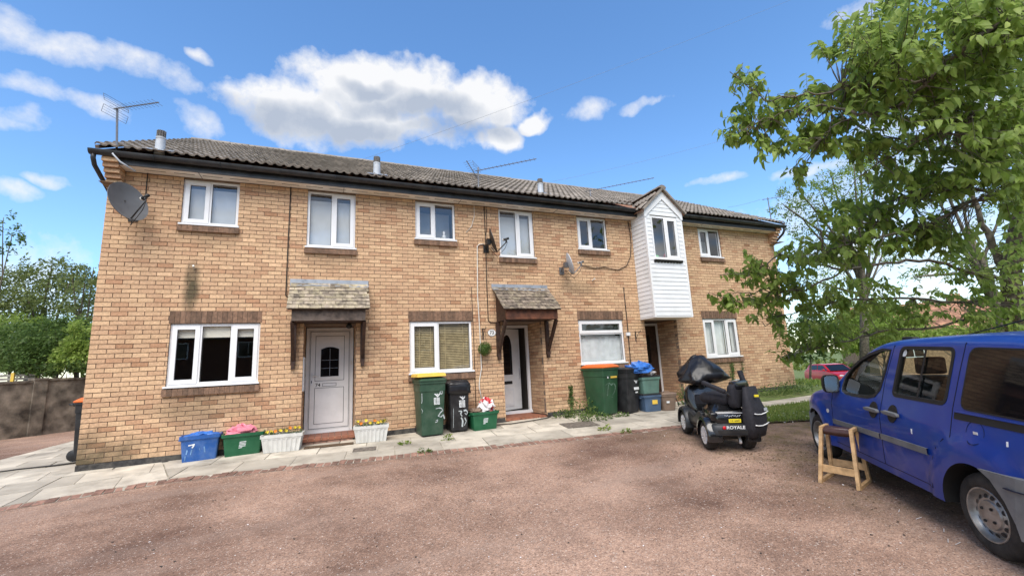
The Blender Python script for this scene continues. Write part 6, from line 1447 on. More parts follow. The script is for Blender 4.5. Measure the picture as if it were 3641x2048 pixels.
    for z, x0, x1, hw in ((.26, .90, 1.34, .20), (.36, .88, 1.40, .23), (.48, .90, 1.36, .25), (.62, .95, 1.27, .27), (.76, .99, 1.18, .25), (.84, 1.02, 1.12, .19)):
        secs.append([(x0+(x1-x0)*(.5+.5*math.copysign(abs(math.cos(t))**.55, math.cos(t))), hw*math.copysign(abs(math.sin(t))**.55, math.sin(t)), z) for t in [2*math.pi*k/24 for k in range(24)]])
    sm('front_cowl', secs, 'scooter_black')
    q = MB(); q.bb(.915, -.14, .50, .99, .14, .68); q.build('knee_pocket', 'nylon_black', s, bevel=.03)
    q = MB(); q.lathe([(0, -.02), (.06, -.02), (.07, .0), (.06, .02), (0, .03)], 'x', 16, (1.37, 0, .52)); q.build('headlight', 'lamp_glass', s, True)
    # tiller
    q = MB(); 
    for k in range(7): q.lathe([(.045, .0), (.07, .015), (.045, .03)], 'z', 14, (1.03-.02*k, 0, .76+k*.03))
    q.tube([(1.06, 0, .70), (.92, 0, 1.02)], .04, 10); q.build('tiller', 'plastic_black', s, True)
    q = MB(); q.tube([(.88, .30, 1.02), (.93, .18, 1.08), (.93, -.18, 1.08), (.88, -.30, 1.02)], .018, 8); q.build('handlebar', 'plastic_black', s, True)
    # wide platform seat turned to the left, with armrests
    SR = Matrix.Translation((.14, -.05, 0)) @ Matrix.Rotation(rad(38), 4, 'Z')
    def sp(nm, secs, m, sharp=45):
        q = MB(); q.loft([[tuple(SR @ Vector(p)) for p in sec] for sec in secs]); return q.build(nm, m, s, True, sharp=sharp)
    sp('seat_cushion', [rr2(.06, 0, .66, .42, .44), rr2(.06, 0, .70, .48, .50), rr2(.06, 0, .76, .49, .51), rr2(.05, 0, .80, .44, .46), rr2(.05, 0, .815, .25, .28)], 'nylon_black')
    def yz(x, cz, sy, sz, e=.45, cy=0.0): return [(x, cy+math.copysign(abs(math.cos(t))**e, math.cos(t))*sy/2, cz+math.copysign(abs(math.sin(t))**e, math.sin(t))*sz/2) for t in [2*math.pi*k/24 for k in range(24)]]
    sp('backrest', [yz(-.30, .80, .30, .26), yz(-.29, .80, .44, .36), yz(-.22, .79, .47, .38), yz(-.18, .79, .42, .34)], 'nylon_black')
    sp('headrest', [yz(-.31, .945, .24, .08), yz(-.30, .945, .34, .13), yz(-.21, .945, .35, .14), yz(-.18, .945, .30, .10)], 'scooter_black')
    for yy, up_ in ((.285, 0), (-.285, 1)):
        q = MB(); A_ = Vector((-.20, yy, .86)); C_ = Vector((.16, yy, .98)) if not up_ else Vector((-.12, yy, 1.13)); q.beam(tuple(SR @ A_), tuple(SR @ C_), .075, .06); q.build('armrest', 'nylon_black', s, bevel=.018)
        q = MB(); q.tube([tuple(SR @ Vector((-.24, yy*.8, .80))), tuple(SR @ A_)], .014, 6); q.build('armrest_bracket', 'plastic_black', s)
    # rear bag hung on the seat back
    bc = SR @ Vector((-.40, .0, 0))
    BR_ = Matrix.Translation(SR @ Vector((-.37, -.03, 0))) @ Matrix.Rotation(rad(38), 4, 'Z'); S_ = []
    for z, sx, sy in ((.20, .10, .26), (.22, .16, .36), (.36, .20, .42), (.52, .20, .42), (.62, .17, .40), (.74, .11, .36), (.92, .07, .30)):
        S_.append([tuple(BR_ @ Vector((p[0]*(1+R.uniform(-.02, .02)), p[1], p[2]))) for p in rr2(-sx*.3, 0, z, sx, sy, .5)])
    q = MB(); q.loft(S_); bg = q.build('rear_bag', 'nylon_black', s, True)
    for z, hw in ((.56, .20), (.40, .205)):
        q = MB(); q.tube([tuple(BR_ @ Vector((-.165-.0*k, y, z-.05*math.cos(y*6)+.03))) for k, y in enumerate((-.18, -.10, 0, .10, .18))], .008, 5); q.build('reflective_piping', 'ink_white', bg, True)
    q = MB(); q.box(tuple(BR_ @ Vector((-.125, .02, .80))), (.02, .06, .03)); q.build('bag_badge', 'plate_yellow', bg); q = MB(); q.box(tuple(BR_ @ Vector((-.165, -.12, .60))), (.012, .07, .04), Matrix.Rotation(rad(38), 3, 'Z')); q.build('bag_badge', 'flue', bg)
    # rear lettering, plate, badge: lie on the tail, facing backwards
    def tail(nm, body, size, m, y, z, x, sx=1.0): return text_part(nm, body, size, m, s, Matrix.Translation((x, y, z)) @ Matrix.Rotation(rad(-90), 4, 'Z') @ Matrix.Rotation(rad(90), 4, 'X'), .001, sx)
    tail('lettering', 'ROYALE', .062, 'ink_white', -.015, .366, -.293, 1.15)
    q = MB(); q.lathe([(0, -.006), (.024, -.006), (.026, 0), (0, .004)], 'x', 18, (-.294, .145, .366)); q.build('badge', 'emblem_red', s, True)
    q = MB(); q.bb(-.232, -.12, .425, -.222, .05, .475); pl_ = q.build('number_plate', 'plate_yellow', s); tail('lettering', 'Y 01 6MMO', .026, 'print_black', -.035, .45, -.2335)
    q = MB(); q.tube([(-.234, .11-.011*k, .520+.010*math.sin(k*1.9)+.006*math.sin(k*.7)) for k in range(22)], .0035, 5); q.build('script_badge', 'flue', s, True)
    q = MB(); q.bb(-.224, -.20, .556, -.214, .20, .564); q.build('chrome_strip', 'alloy', s)
    for sd_ in (1, -1):
        q = MB(); q.bb(-.20, sd_*.24-.05, .44, -.10, sd_*.24+.05, .56); q.build('tail_light', 'scooter_black', s, bevel=.015)
    q = MB(); q.tube([(-.05, -.14, .24), (-.20, -.10, .13)], .02, 8); q.build('anti_tip_bar', 'alloy', s)
    # loose black cover pulled over the handlebars: a thing of its own
    cov = MB(); S_ = []; rnd_ = random.Random(4); n = 40
    for i, (z, cx, sx, sy) in enumerate(((.90, .90, .34, .40), (.93, .90, .50, .64), (.97, .90, .54, .76), (1.06, .92, .50, .70), (1.15, .97, .42, .56), (1.23, 1.01, .33, .40), (1.29, 1.04, .24, .30), (1.335, 1.05, .19, .20), (1.345, 1.05, .07, .07))):
        S_.append([(cx+math.cos(t)*sx/2*(1+.15*math.sin(3*t+i*.9)+.10*math.sin(7*t+i*1.7)+rnd_.uniform(-.05, .05)), math.sin(t)*sy/2*(1+.14*math.sin(4*t+i)+.09*math.sin(9*t-i)+rnd_.uniform(-.05, .05)), z+.035*math.sin(2*t+.6)*(1-i/9)+rnd_.uniform(-.012, .012)) for t in [2*math.pi*k/n for k in range(n)]])
    cov.loft(S_); o = cov.build('handlebar_cover', 'bag_black', None, True); o.matrix_world = MW; tag(o, 'crumpled black plastic cover draped over the mobility scooter handlebars', 'cover')
build_scooter()

# ---------------------------------------------------------------- wooden stool
def build_stool():
    fl, fr, br, bl = [pS(*p) for p in ((2922, 1717), (3067, 1750), (3084, 1707), (2953, 1686))]
    u = (fr-fl+br-bl)/2; W_ = np.linalg.norm(u); v = (bl-fl+br-fr)/2; D_ = np.linalg.norm(v); c = (fl+fr+br+bl)/4
    MW = frame((c[0], c[1], zg(c[0], c[1])), u, (-GB, -GS, 1.0)); s = thing('stool', 'tall wooden stool with dark brown leather seat beside the blue van', 'stool', mat=MW)
    W, D, H = W_*.98, min(D_, .40), .60; tw, td = W*.80, D*.46; t = .034
    for sx in (-1, 1):
        B = [Vector((sx*W/2, -D/2, 0)), Vector((sx*W/2, D/2, 0))]; T_ = [Vector((sx*tw/2, -td/2, H)), Vector((sx*tw/2, td/2, H))]
        for k in (0, 1): q = MB(); q.beam(tuple(B[k]+Vector((0, 0, .0))), tuple(T_[k]), t, .045, (0, 1, 0)); q.build('leg', 'stool_wood', s)
        q = MB(); q.beam(tuple(B[0]+Vector((0, .02, .018))), tuple(B[1]+Vector((0, -.02, .018))), t*.95, .035); q.build('runner', 'stool_wood', s)
        q = MB(); q.beam(tuple(T_[0]+Vector((0, -.018, -.0))), tuple(T_[1]+Vector((0, .018, .0))), t*1.02, .032); q.build('top_rail', 'stool_wood', s)
    for sy in (-1, 1):
        z = .165; k = z/H; x = (W+(tw-W)*k)/2-t*.45; y = sy*(D+(td-D)*k)/2; q = MB(); q.beam((-x, y, z), (x, y, z), .022, .075); q.build('stretcher', 'stool_wood', s)
    q = MB(); S_ = []
    for x in (-tw/2+.017, -tw/2+.03, 0, tw/2-.03, tw/2-.017):
        sag = .0 if abs(x) > tw/2-.05 else -.004
        S_.append([(x, math.copysign(abs(math.cos(a))**.6, math.cos(a))*(td/2+.015), H-.035+math.sin(a)*.045*(1 if math.sin(a) > 0 else 1.1)+sag) for a in [2*math.pi*k/20 for k in range(20)]])
    q.loft(S_); q.build('seat', 'leather_brown', s, True, sharp=60)
build_stool()

# ---------------------------------------------------------------- cars down the road
def car(name, label, px, py, dist, heading, m, L_=4.2, W_=1.75, H_=1.45, group=None):
    v = dirn(px, py); v = v/math.hypot(v[0], v[1]); p = CAM+v*dist; z = zg(p[0], p[1])+.02
    c = thing(name, label, 'car', (p[0], p[1], z), heading, group)
    prof_b = [(-L_/2, .55), (-L_/2+.05, .9), (-L_/2+.25, .98), (-.9, 1.0), (.75, .98), (L_/2-.45, .82), (L_/2-.08, .68), (L_/2, .5), (L_/2-.03, .28), (-L_/2+.03, .28)]
    S_ = []
    for y, k in ((-W_/2, .96), (-W_/2+.06, 1), (W_/2-.06, 1), (W_/2, .96)): S_.append([(x*(1 if abs(y) < W_/2-.01 else .985), y, .28+(z_-.28)*(1 if abs(y) < W_/2-.01 else .95)) for x, z_ in prof_b])
    q = MB(); q.loft(S_); q.build('body', m, c, bevel=.03)
    cab = [(-L_/2+.20, .97), (-L_/2+.55, H_-.04), (-.5, H_), (.25, H_-.03), (1.0, .97)]
    q = MB(); q.loft([[(x, y*(1 if z_ < 1 else .84), z_) for x, z_ in cab] for y in (-W_/2+.07, W_/2-.07)]); q.build('cabin', m, c, bevel=.03)
    for s_ in (-1, 1):
        q = MB(); y = lambda z_: s_*(W_/2-.07)*(1-.16*(z_-.97)/(H_-.97))+s_*.012
        for P in ([(-1.45, 1.02), (-.45, 1.02), (-.45, H_-.09), (-1.2, H_-.10)], [(-.38, 1.02), (.78, 1.02), (.2, H_-.11), (-.38, H_-.09)]): q.add([(x, y(z_), z_) for x, z_ in P], [(0, 1, 2, 3)])
        q.build('side_glass', 'tinted_glass', c)
        q = MB(); q.bb(.55, s_*(W_/2)-.02, .98, .72, s_*(W_/2+.16), 1.10); q.build('wing_mirror', m, c, bevel=.02)
        q = MB(); q.ball((L_/2-.12, s_*(W_/2-.25), .66), .14, 10, 6, sq=(.6, 1.2, .55)); q.build('headlight', 'lamp_glass', c, True)
        for x in (-L_/2+.8, L_/2-.8):
            q = MB(); q.lathe([(0, .0), (.2, .0), (.24, -.02), (.31, -.03), (.31, -.18), (0, -.18)], 'y', 20, (0, 0, 0)); me_ = q.mesh('wheel', 'tyre'); o = link('wheel', me_, c); o.location = (x, s_*(W_/2+.005), .31); o.rotation_euler = (0, 0, 0 if s_ > 0 else math.pi)
            q = MB(); q.lathe([(0, .012), (.2, .008), (.21, -.01)], 'y', 20, (0, 0, 0)); o2 = link('hubcap', q.mesh('hubcap', 'alloy'), o)
    q = MB(); q.add([(1.02, -W_/2+.16, .99), (1.02, W_/2-.16, .99), (.30, W_/2-.24, H_-.06), (.30, -W_/2+.24, H_-.06)], [(0, 1, 2, 3)]); q.build('windscreen', 'car_silver', c) if False else q.build('windscreen', 'tinted_glass', c)
    q = MB(); q.bb(L_/2-.04, -.55, .36, L_/2+.012, .55, .55); q.build('grille', 'print_black', c)
    return c
v_ = dirn(2940, 1350); ha = math.atan2(v_[1], v_[0])
car('parked_car', 'bright red hatchback parked on the road beyond the house end', 2968, 1370, 40, ha+math.pi+rad(30), 'car_red')
car('parked_car', 'silver car behind the red hatchback under the tree', 3018, 1312, 58, ha+math.pi+rad(40), 'car_silver')
car('parked_car', 'dark grey car half hidden by leaves between the red and silver cars', 2972, 1308, 64, ha+math.pi+rad(45), 'car_dark')
# ---------------------------------------------------------------- vegetation helpers
def unit(a): return a/np.maximum(np.linalg.norm(a, axis=-1, keepdims=True), 1e-9)
def mesh_np(name, V, F, m, tints=None, smooth=False):
    me = bpy.data.meshes.new(name); V = np.asarray(V, dtype=np.float32); F = np.asarray(F, dtype=np.int32); k = F.shape[1]
    me.vertices.add(len(V)); me.vertices.foreach_set('co', V.ravel()); me.loops.add(F.size); me.loops.foreach_set('vertex_index', F.ravel())
    me.polygons.add(len(F)); me.polygons.foreach_set('loop_start', np.arange(0, F.size, k, dtype=np.int32)); me.update(calc_edges=True); me.materials.append(M[m])
    at = me.attributes.new('tint', 'FLOAT', 'FACE'); at.data.foreach_set('value', np.asarray(tints if tints is not None else np.full(len(F), .5), dtype=np.float32))
    if smooth: me.polygons.foreach_set('use_smooth', [True]*len(F))
    me.validate(); return me
def leaves(C, D, Nrm, S, wid=.42, droop=.35):
    """leaf blades: C base, D direction, Nrm face normal, S length -> verts, tri faces"""
    D = unit(D); W = unit(np.cross(D, Nrm)); Nn = np.cross(W, D); n = len(C); S = np.asarray(S)[:, None]; V = np.empty((n, 8, 3))
    for i, (t, w, h) in enumerate(((0, 0, 0), (.33, 0, .03), (.70, 0, -.02), (1, 0, -.14), (.33, 1, .10), (.33, -1, .10), (.70, .78, .03), (.70, -.78, .03))):
        V[:, i] = C+D*t*S+W*w*wid*.5*S+Nn*(h-droop*.25*t*t)*S
    f = np.array([(0, 1, 4), (0, 5, 1), (4, 1, 2), (4, 2, 6), (1, 5, 7), (1, 7, 2), (6, 2, 3), (2, 7, 3)]); F = (f[None]+np.arange(n)[:, None, None]*8).reshape(-1, 3)
    return V, F
def quads(C, D, Nrm, S, wid=.5):
    D = unit(D); W = unit(np.cross(D, Nrm)); n = len(C); S = np.asarray(S)[:, None]; Nn = np.cross(W, D)
    V = np.stack([C, C+D*.5*S+W*wid*.5*S+Nn*.1*S, C+D*S, C+D*.5*S-W*wid*.5*S+Nn*.1*S], 1); F = np.array([(0, 1, 2), (0, 2, 3)]); F = (F[None]+np.arange(n)[:, None, None]*4).reshape(-1, 3); return V, F

# ---------------------------------------------------------------- the near broad-leaved tree
def near_tree():
    root_p = np.array([*pD(3610, 1240, 8.4)[:2], 0.0]); root_p[2] = zg(root_p[0], root_p[1]); T0 = root_p
    tr = thing('broadleaf_tree', 'large leafy tree with drooping broad leaves overhanging the blue van', 'tree', tuple(T0))
    P = lambda a: pD(*a)-T0
    trunk = [np.array([0, 0, -.1]), P((3600, 1080, 8.3)), P((3595, 960, 8.2)), P((3620, 820, 8.0)), P((3665, 600, 7.4)), P((3700, 300, 6.9)), P((3720, 0, 6.6))]
    q = MB(); q.tube([tuple(p) for p in trunk], [.19, .16, .15, .13, .10, .06, .02], 10); q.build('trunk', 'bark', tr, True)
    B = [([(3600, 1010, 8.2), (3545, 900, 8.3), (3490, 800, 8.4), (3445, 660, 8.5), (3420, 520, 8.5)], .085),
         ([(3700, 300, 6.9), (3680, 60, 5.2), (3560, 85, 4.8), (3460, 140, 4.9), (3380, 210, 5), (3310, 280, 5.1), (3250, 340, 5.2), (3180, 380, 5.3), (3050, 410, 5.4), (2970, 445, 5.5), (2925, 490, 5.6)], .04),
         ([(3310, 280, 5.1), (3130, 300, 5.4), (3010, 318, 5.6), (2920, 335, 5.7), (2830, 345, 5.8), (2720, 360, 5.9), (2650, 300, 6.0), (2595, 256, 6.0)], .02),
         ([(3050, 410, 5.4), (2920, 372, 5.7), (2800, 392, 5.8), (2700, 432, 5.9), (2610, 480, 6.0)], .018),
         ([(3655, 640, 7.5), (3560, 690, 6.4), (3440, 720, 6.0), (3330, 780, 5.8), (3220, 820, 5.8), (3090, 850, 5.9), (2960, 885, 6.1), (2890, 905, 6.2)], .032),
         ([(3560, 690, 6.4), (3430, 665, 6.0), (3300, 690, 5.9), (3200, 705, 5.9), (3120, 790, 6.0)], .022),
         ([(3600, 1000, 8.2), (3420, 960, 8.0), (3300, 925, 7.9), (3150, 935, 7.8), (3000, 960, 7.6), (2880, 940, 7.4), (2770, 905, 7.2), (2690, 965, 7.1), (2610, 975, 7.1)], .035),
         ([(3000, 960, 7.6), (2860, 1035, 7.3), (2740, 1040, 7.2), (2630, 1040, 7.1), (2560, 1055, 7.1)], .018),
         ([(3595, 1060, 8.3), (3400, 1075, 8.2), (3200, 1060, 8.0), (3030, 1065, 7.8), (2900, 1090, 7.6), (2780, 1120, 7.5), (2720, 1160, 7.5)], .03),
         ([(3595, 1100, 8.3), (3350, 1160, 8.3), (3120, 1180, 8.2), (3000, 1215, 8.0), (2900, 1240, 7.9), (2800, 1262, 7.8)], .028),
         ([(3660, 560, 7.3), (3560, 470, 6.0), (3450, 440, 5.6), (3330, 470, 5.4), (3200, 540, 5.5), (3080, 610, 5.6)], .028)]
    nodes = []
    for pts, r0 in B:
        L_ = [P(p) for p in pts]; n = len(L_); q = MB(); rs = [max(.005, r0*(1-.85*i/(n-1))) for i in range(n)]
        # subdivide with slight wander
        F_ = []; G_ = []
        for i in range(n-1):
            for k in range(4):
                t = k/4; F_.append(L_[i]*(1-t)+L_[i+1]*t+(NR.normal(0, .02, 3) if k else 0)); G_.append(rs[i]*(1-t)+rs[i+1]*t)
        F_.append(L_[-1]); G_.append(rs[-1]); q.tube([tuple(p) for p in F_], G_, 7); q.build('branch', 'bark', tr, True); nodes += F_[2:]
    nodes = np.array(nodes)
    blobs = [(3350, 110, 330, 150, 4.7, 6.4, 95), (3560, 60, 160, 120, 4.6, 6, 55), (3140, 190, 150, 110, 5.2, 6.4, 44), (3200, 330, 200, 100, 5.0, 6.4, 60), (3470, 330, 220, 170, 4.8, 6.6, 95), (3590, 520, 130, 170, 5.0, 7, 70),
             (3000, 130, 80, 60, 5.6, 6.4, 9), (2935, 175, 40, 25, 5.8, 6.3, 5), (3380, 560, 220, 110, 5.4, 7, 52), (2960, 330, 110, 60, 5.6, 6.3, 20), (2800, 360, 90, 40, 5.8, 6.2, 13), (2640, 310, 60, 60, 5.9, 6.2, 10), (2690, 410, 80, 50, 5.9, 6.2, 14),
             (2620, 470, 40, 30, 5.9, 6.2, 8), (2740, 480, 60, 40, 5.8, 6.2, 9), (2860, 480, 70, 50, 5.6, 6.2, 14), (2960, 470, 100, 60, 5.5, 6.2, 16), (2840, 600, 18, 40, 5.8, 6.0, 6), (3080, 520, 120, 70, 5.5, 6.3, 20),
             (3240, 640, 190, 80, 5.6, 7, 36), (3030, 760, 140, 60, 5.8, 6.8, 30), (3180, 800, 200, 70, 5.7, 6.6, 44), (3330, 840, 160, 50, 5.8, 6.6, 24), (2960, 880, 110, 55, 6.0, 6.8, 22), (2850, 900, 90, 40, 7.0, 7.6, 18),
             (2690, 925, 30, 22, 7.0, 7.3, 6), (2720, 975, 60, 35, 7.0, 7.4, 14), (2630, 968, 45, 14, 7.0, 7.3, 6), (2575, 1055, 35, 16, 7.0, 7.2, 7), (2610, 1070, 28, 20, 7.0, 7.2, 6), (2720, 1060, 70, 40, 7.1, 7.6, 20), (2810, 1000, 70, 50, 7.1, 7.7, 18),
             (2730, 1130, 60, 30, 7.4, 7.7, 9), (2900, 1060, 110, 50, 7.4, 8.1, 28), (3050, 1030, 140, 50, 7.6, 8.4, 30), (2850, 1190, 90, 60, 7.6, 8.2, 22), (2800, 1260, 40, 25, 7.7, 8.0, 8), (2960, 1170, 110, 55, 7.8, 8.5, 24), (3130, 1130, 160, 60, 7.9, 8.7, 34), (3350, 1080, 180, 60, 8.0, 8.8, 34),
             (3560, 1080, 110, 130, 7.4, 8.6, 60), (3610, 900, 60, 130, 7.0, 8.4, 30), (3420, 960, 120, 40, 7.8, 8.4, 14), (3610, 720, 60, 80, 6.0, 7.2, 24),
             (3820, 150, 170, 220, 6, 8.5, 34), (3850, 500, 170, 200, 6.5, 9, 34), (3760, -190, 260, 130, 6, 8, 26), (3820, 820, 140, 150, 7.5, 9, 24)]
    C, D, Nn, S, Tt = [], [], [], [], []; tw = MB()
    for (bx, by, rx, ry, d0, d1, cnt) in blobs:
        for _ in range(int(cnt*(1.85 if d0 < 5.5 else 1.15 if d0 < 7 else .95))):
            while True:
                u, w = NR.uniform(-1, 1, 2)
                if u*u+w*w < 1: break
            p = pD(bx+u*rx, by+w*ry, NR.uniform(d0, d1))-T0
            i = np.argmin(((nodes-p)**2).sum(1)); nb = nodes[i]; v = p-nb; ln = np.linalg.norm(v)
            dirv = unit(v+np.array([0, 0, .15])+NR.normal(0, .25, 3)) if ln > .05 else unit(NR.normal(0, 1, 3))
            L_ = NR.uniform(.26, .48); st = p-dirv*L_*.5; en = st+dirv*L_+np.array([0, 0, -.05])
            if ln < .9: tw.tube([tuple(nb), tuple((nb+st)/2+NR.normal(0, .02, 3)), tuple(st), tuple(en)], [.008, .006, .004, .002], 3, False)
            else: tw.tube([tuple(st), tuple(en)], [.004, .002], 3, False)
            nl = int(NR.integers(9, 14)); tb = NR.normal(0, .13)
            for k in range(nl):
                t = (k+.6)/nl; base = st+(en-st)*t; sd_ = np.cross(dirv, [0, 0, 1]); sd_ = unit(sd_)*(1 if k % 2 else -1)
                dd = unit(dirv*.35+sd_*NR.uniform(.35, .8)+np.array([0, 0, -NR.uniform(.25, 1.1)])+NR.normal(0, .18, 3)); nrm = unit(np.array([0, 0, 1.0])*.7+dirv*.4+NR.normal(0, .35, 3))
                C.append(base); D.append(dd); Nn.append(nrm); S.append(NR.uniform(.09, .155)); Tt.append(np.clip(.5+tb+NR.normal(0, .17), 0, 1))
    C, D, Nn, S, Tt = map(np.array, (C, D, Nn, S, Tt))
    V, F = leaves(C, D, Nn, S, .46, .5)
    dist = np.linalg.norm(C+T0-CAM, axis=1)/S; order = np.argsort(dist); near_ = set(order[:300].tolist()); far_ = order[300:]
    Vf = V[far_].reshape(-1, 3); Ff = (F[:8][None]+np.arange(len(far_))[:, None, None]*8).reshape(-1, 3)
    cr = link('crown', mesh_np('crown', Vf, Ff, 'leaf_near', np.repeat(Tt[far_], 8)), tr); tag(cr, kind='stuff')
    protos = []
    for k in range(10):
        v, f = leaves(np.zeros((1, 3)), np.array([[1.0, 0, 0]]), np.array([[0, 0, 1.0]]), [1.0], .40+.012*k, .3+.05*k); protos.append(mesh_np('leaf', v.reshape(-1, 3), f, 'leaf_near', np.full(8, .25+.055*k)))
    for i in order[:300]:
        d = Vector(unit(D[i])); w = d.cross(Vector(Nn[i])).normalized(); nn = w.cross(d)
        o = link('leaf', protos[int(NR.integers(0, 10))], tr); o.matrix_local = Matrix(((d.x, -w.x, nn.x, C[i][0]), (d.y, -w.y, nn.y, C[i][1]), (d.z, -w.z, nn.z, C[i][2]), (0, 0, 0, 1))) @ Matrix.Diagonal((S[i], S[i], S[i], 1))
    tag(tw.build('twigs', 'bark', tr), kind='stuff')
near_tree()

# ---------------------------------------------------------------- background trees and shrubs
def far_tree(name, label, cat, base_px, depth, blobs, lm, leaf, dens, trunk_r=.12, group=None, stems=1, clump=.35, wid=.5, limb_to=None, zbase=None):
    """blobs: (px, py, rx, ry) in photograph pixels at 'depth', given real thickness"""
    bp = pD(*base_px, depth); z = zg(bp[0], bp[1]) if zbase is None else zbase; T0 = np.array([bp[0], bp[1], z]); t = thing(name, label, cat, tuple(T0), group=group)
    k = depth/FPX; cen = [(pD(bx, by, depth+NR.normal(0, .25)*(rx*k))-T0, rx*k, ry*k) for bx, by, rx, ry in blobs]
    q = MB(); top = max(cen, key=lambda c: c[0][2])[0]
    tp = np.array([top[0]*.5, top[1]*.5, top[2]*.75]); q.tube([(0, 0, -.2), tuple(tp*.35+NR.normal(0, .06, 3)), tuple(tp*.7+NR.normal(0, .06, 3)), tuple(tp)], [trunk_r, trunk_r*.8, trunk_r*.55, trunk_r*.25], 8); q.build('trunk', 'bark', t, True)
    for c, rx, ry in cen:
        q = MB(); s = tp*NR.uniform(.3, .75); m_ = (s+c)/2+NR.normal(0, .12, 3); q.tube([tuple(s), tuple(m_), tuple(c), tuple(c+unit(c-s)*rx*.5)], [trunk_r*.4, trunk_r*.28, trunk_r*.16, .008], 6); q.build('branch', 'bark', t, True)
    C = []; O = []
    for c, rx, ry in cen:
        ry_ = ry; nc = max(4, int(dens*rx*ry_*14))
        g = NR.normal(0, 1, (nc, 3)); g = unit(g)*np.cbrt(NR.uniform(.15, 1, nc))[:, None]; cc = c+g*np.array([rx, rx, ry_])
        for p_, o_ in zip(cc, g):
            n_ = int(NR.integers(14, 30)); pts = p_+NR.normal(0, clump*min(rx, ry_, 1.2)*.45, (n_, 3)); C.append(pts); O.append(np.repeat(o_[None], n_, 0))
    C = np.concatenate(C); O = np.concatenate(O); n = len(C)
    D = unit(NR.normal(0, 1, (n, 3))+O*.6+np.array([0, 0, -.35])); Nn = unit(NR.normal(0, .6, (n, 3))+np.array([0, 0, .9])+O*.4); S = leaf*NR.uniform(.65, 1.35, n)
    V, F = quads(C, D, Nn, S, wid); tint = np.repeat(np.clip(NR.normal(.5, .2, n), 0, 1), 2)
    cr = link('crown', mesh_np('crown', V.reshape(-1, 3), F, lm, tint), t); tag(cr, kind='stuff'); return t
# left, behind the boundary wall
far_tree('ash_tree', 'tall thin crowned tree behind the wall left of the house', 'tree', (130, 1330), 17, [(180, 975, 100, 60), (90, 1030, 110, 80), (230, 1050, 110, 70), (150, 1130, 170, 70), (40, 1110, 90, 80)], 'leaf_olive', .13, 5.5, .16, zbase=.3)
far_tree('birch_tree', 'slender birch with open crown beside the house wall behind the yard', 'tree', (290, 1330), 15, [(300, 1020, 75, 70), (330, 970, 40, 40), (255, 960, 35, 40), (330, 1100, 60, 50)], 'leaf_olive', .11, 4.5, .09, zbase=.3)
far_tree('sapling', 'young wispy tree at the far end of the boundary wall', 'tree', (-40, 1330), 13, [(10, 800, 55, 40), (-30, 850, 90, 60), (40, 850, 30, 22)], 'leaf_dark', .10, 4.0, .06, zbase=.3)
for i, (lb, bp_, bl, lm, dp_) in enumerate((('dark rounded shrub rising above the left part of the boundary wall', (40, 1340), [(30, 1230, 110, 75), (110, 1260, 90, 60)], 'leaf_dark', 14.5), ('dense green shrub above the middle of the boundary wall', (190, 1330), [(200, 1220, 100, 80), (150, 1290, 90, 40), (260, 1180, 60, 50)], 'leaf_dark', 14.2), ('bright leafy shrub over the wall next to the house corner', (290, 1330), [(290, 1270, 70, 50), (320, 1200, 60, 70)], 'leaf_near', 13.8), ('tall olive shrub filling the gap behind the darker shrubs over the wall', (120, 1320), [(60, 1270, 110, 60), (180, 1270, 110, 60), (280, 1230, 80, 70), (100, 1190, 120, 60)], 'leaf_near', 16.5))):
    far_tree('shrub', lb, 'shrub', bp_, dp_, bl, lm, .11, 17, .05, 'shrubs behind the boundary wall', zbase=.4)
far_tree('shrub', 'low creeper spilling along the top of the boundary wall', 'shrub', (190, 1345), 13.3, [(110, 1318, 40, 14), (170, 1312, 40, 16), (230, 1308, 40, 14), (285, 1300, 40, 16)], 'ivy', .09, 16, .02, 'shrubs behind the boundary wall', zbase=.9)
# right, behind the near tree
far_tree('ash_tree', 'light green feathery ash tree beyond the end of the house', 'tree', (3040, 1200), 19, [(2850, 690, 90, 35), (2800, 740, 60, 30), (2930, 720, 100, 50), (3040, 640, 120, 55), (3120, 540, 110, 50), (2960, 640, 60, 30), (3060, 560, 60, 40), (3180, 650, 110, 60), (2870, 800, 70, 40), (3010, 880, 110, 60), (3140, 900, 100, 40), (2900, 1000, 90, 40)], 'leaf_light', .15, 3.0, .2, wid=.32, clump=.5)
far_tree('ash_tree', 'second feathery ash tree with a leaning trunk seen above the van', 'tree', (3590, 1200), 14, [(3420, 700, 110, 60), (3330, 600, 110, 50), (3440, 900, 100, 35), (3300, 980, 120, 30), (3560, 760, 90, 60), (3330, 700, 60, 30)], 'leaf_light', .13, 2.4, .2, wid=.32, clump=.5)
for lb, bp_, dp_, bl, lm in (('mid green bush beside the end wall of the house', (2860, 1260), 21, [(2850, 1190, 70, 60), (2900, 1150, 70, 50), (2880, 1250, 50, 30)], 'leaf_dark'), ('yellow green bush behind the parked cars', (3120, 1240), 24, [(3060, 1200, 90, 50), (3160, 1190, 110, 45), (3000, 1230, 60, 30)], 'leaf_light'),
                     ('wide bright hedge bush in front of the red roofed house', (3350, 1210), 22, [(3280, 1190, 130, 32), (3430, 1180, 130, 36), (3560, 1180, 110, 36)], 'leaf_light'), ('tall dark bush between the bright hedge and the trunk', (3150, 1230), 27, [(3080, 1120, 100, 60), (3180, 1130, 110, 50), (3000, 1150, 80, 40)], 'leaf_near')):
    far_tree('shrub', lb, 'shrub', bp_, dp_, bl, lm, .16, 5.5, .06, 'bushes along the road', clump=.4)
far_tree('shrub', 'grassy overgrown bank plants beside the road left of the red car', 'shrub', (2850, 1325), 44, [(2850, 1300, 40, 14), (2900, 1295, 40, 14), (2960, 1290, 40, 14), (3060, 1300, 40, 16)], 'grass_blade', .28, 2.2, .03, 'bushes along the road')

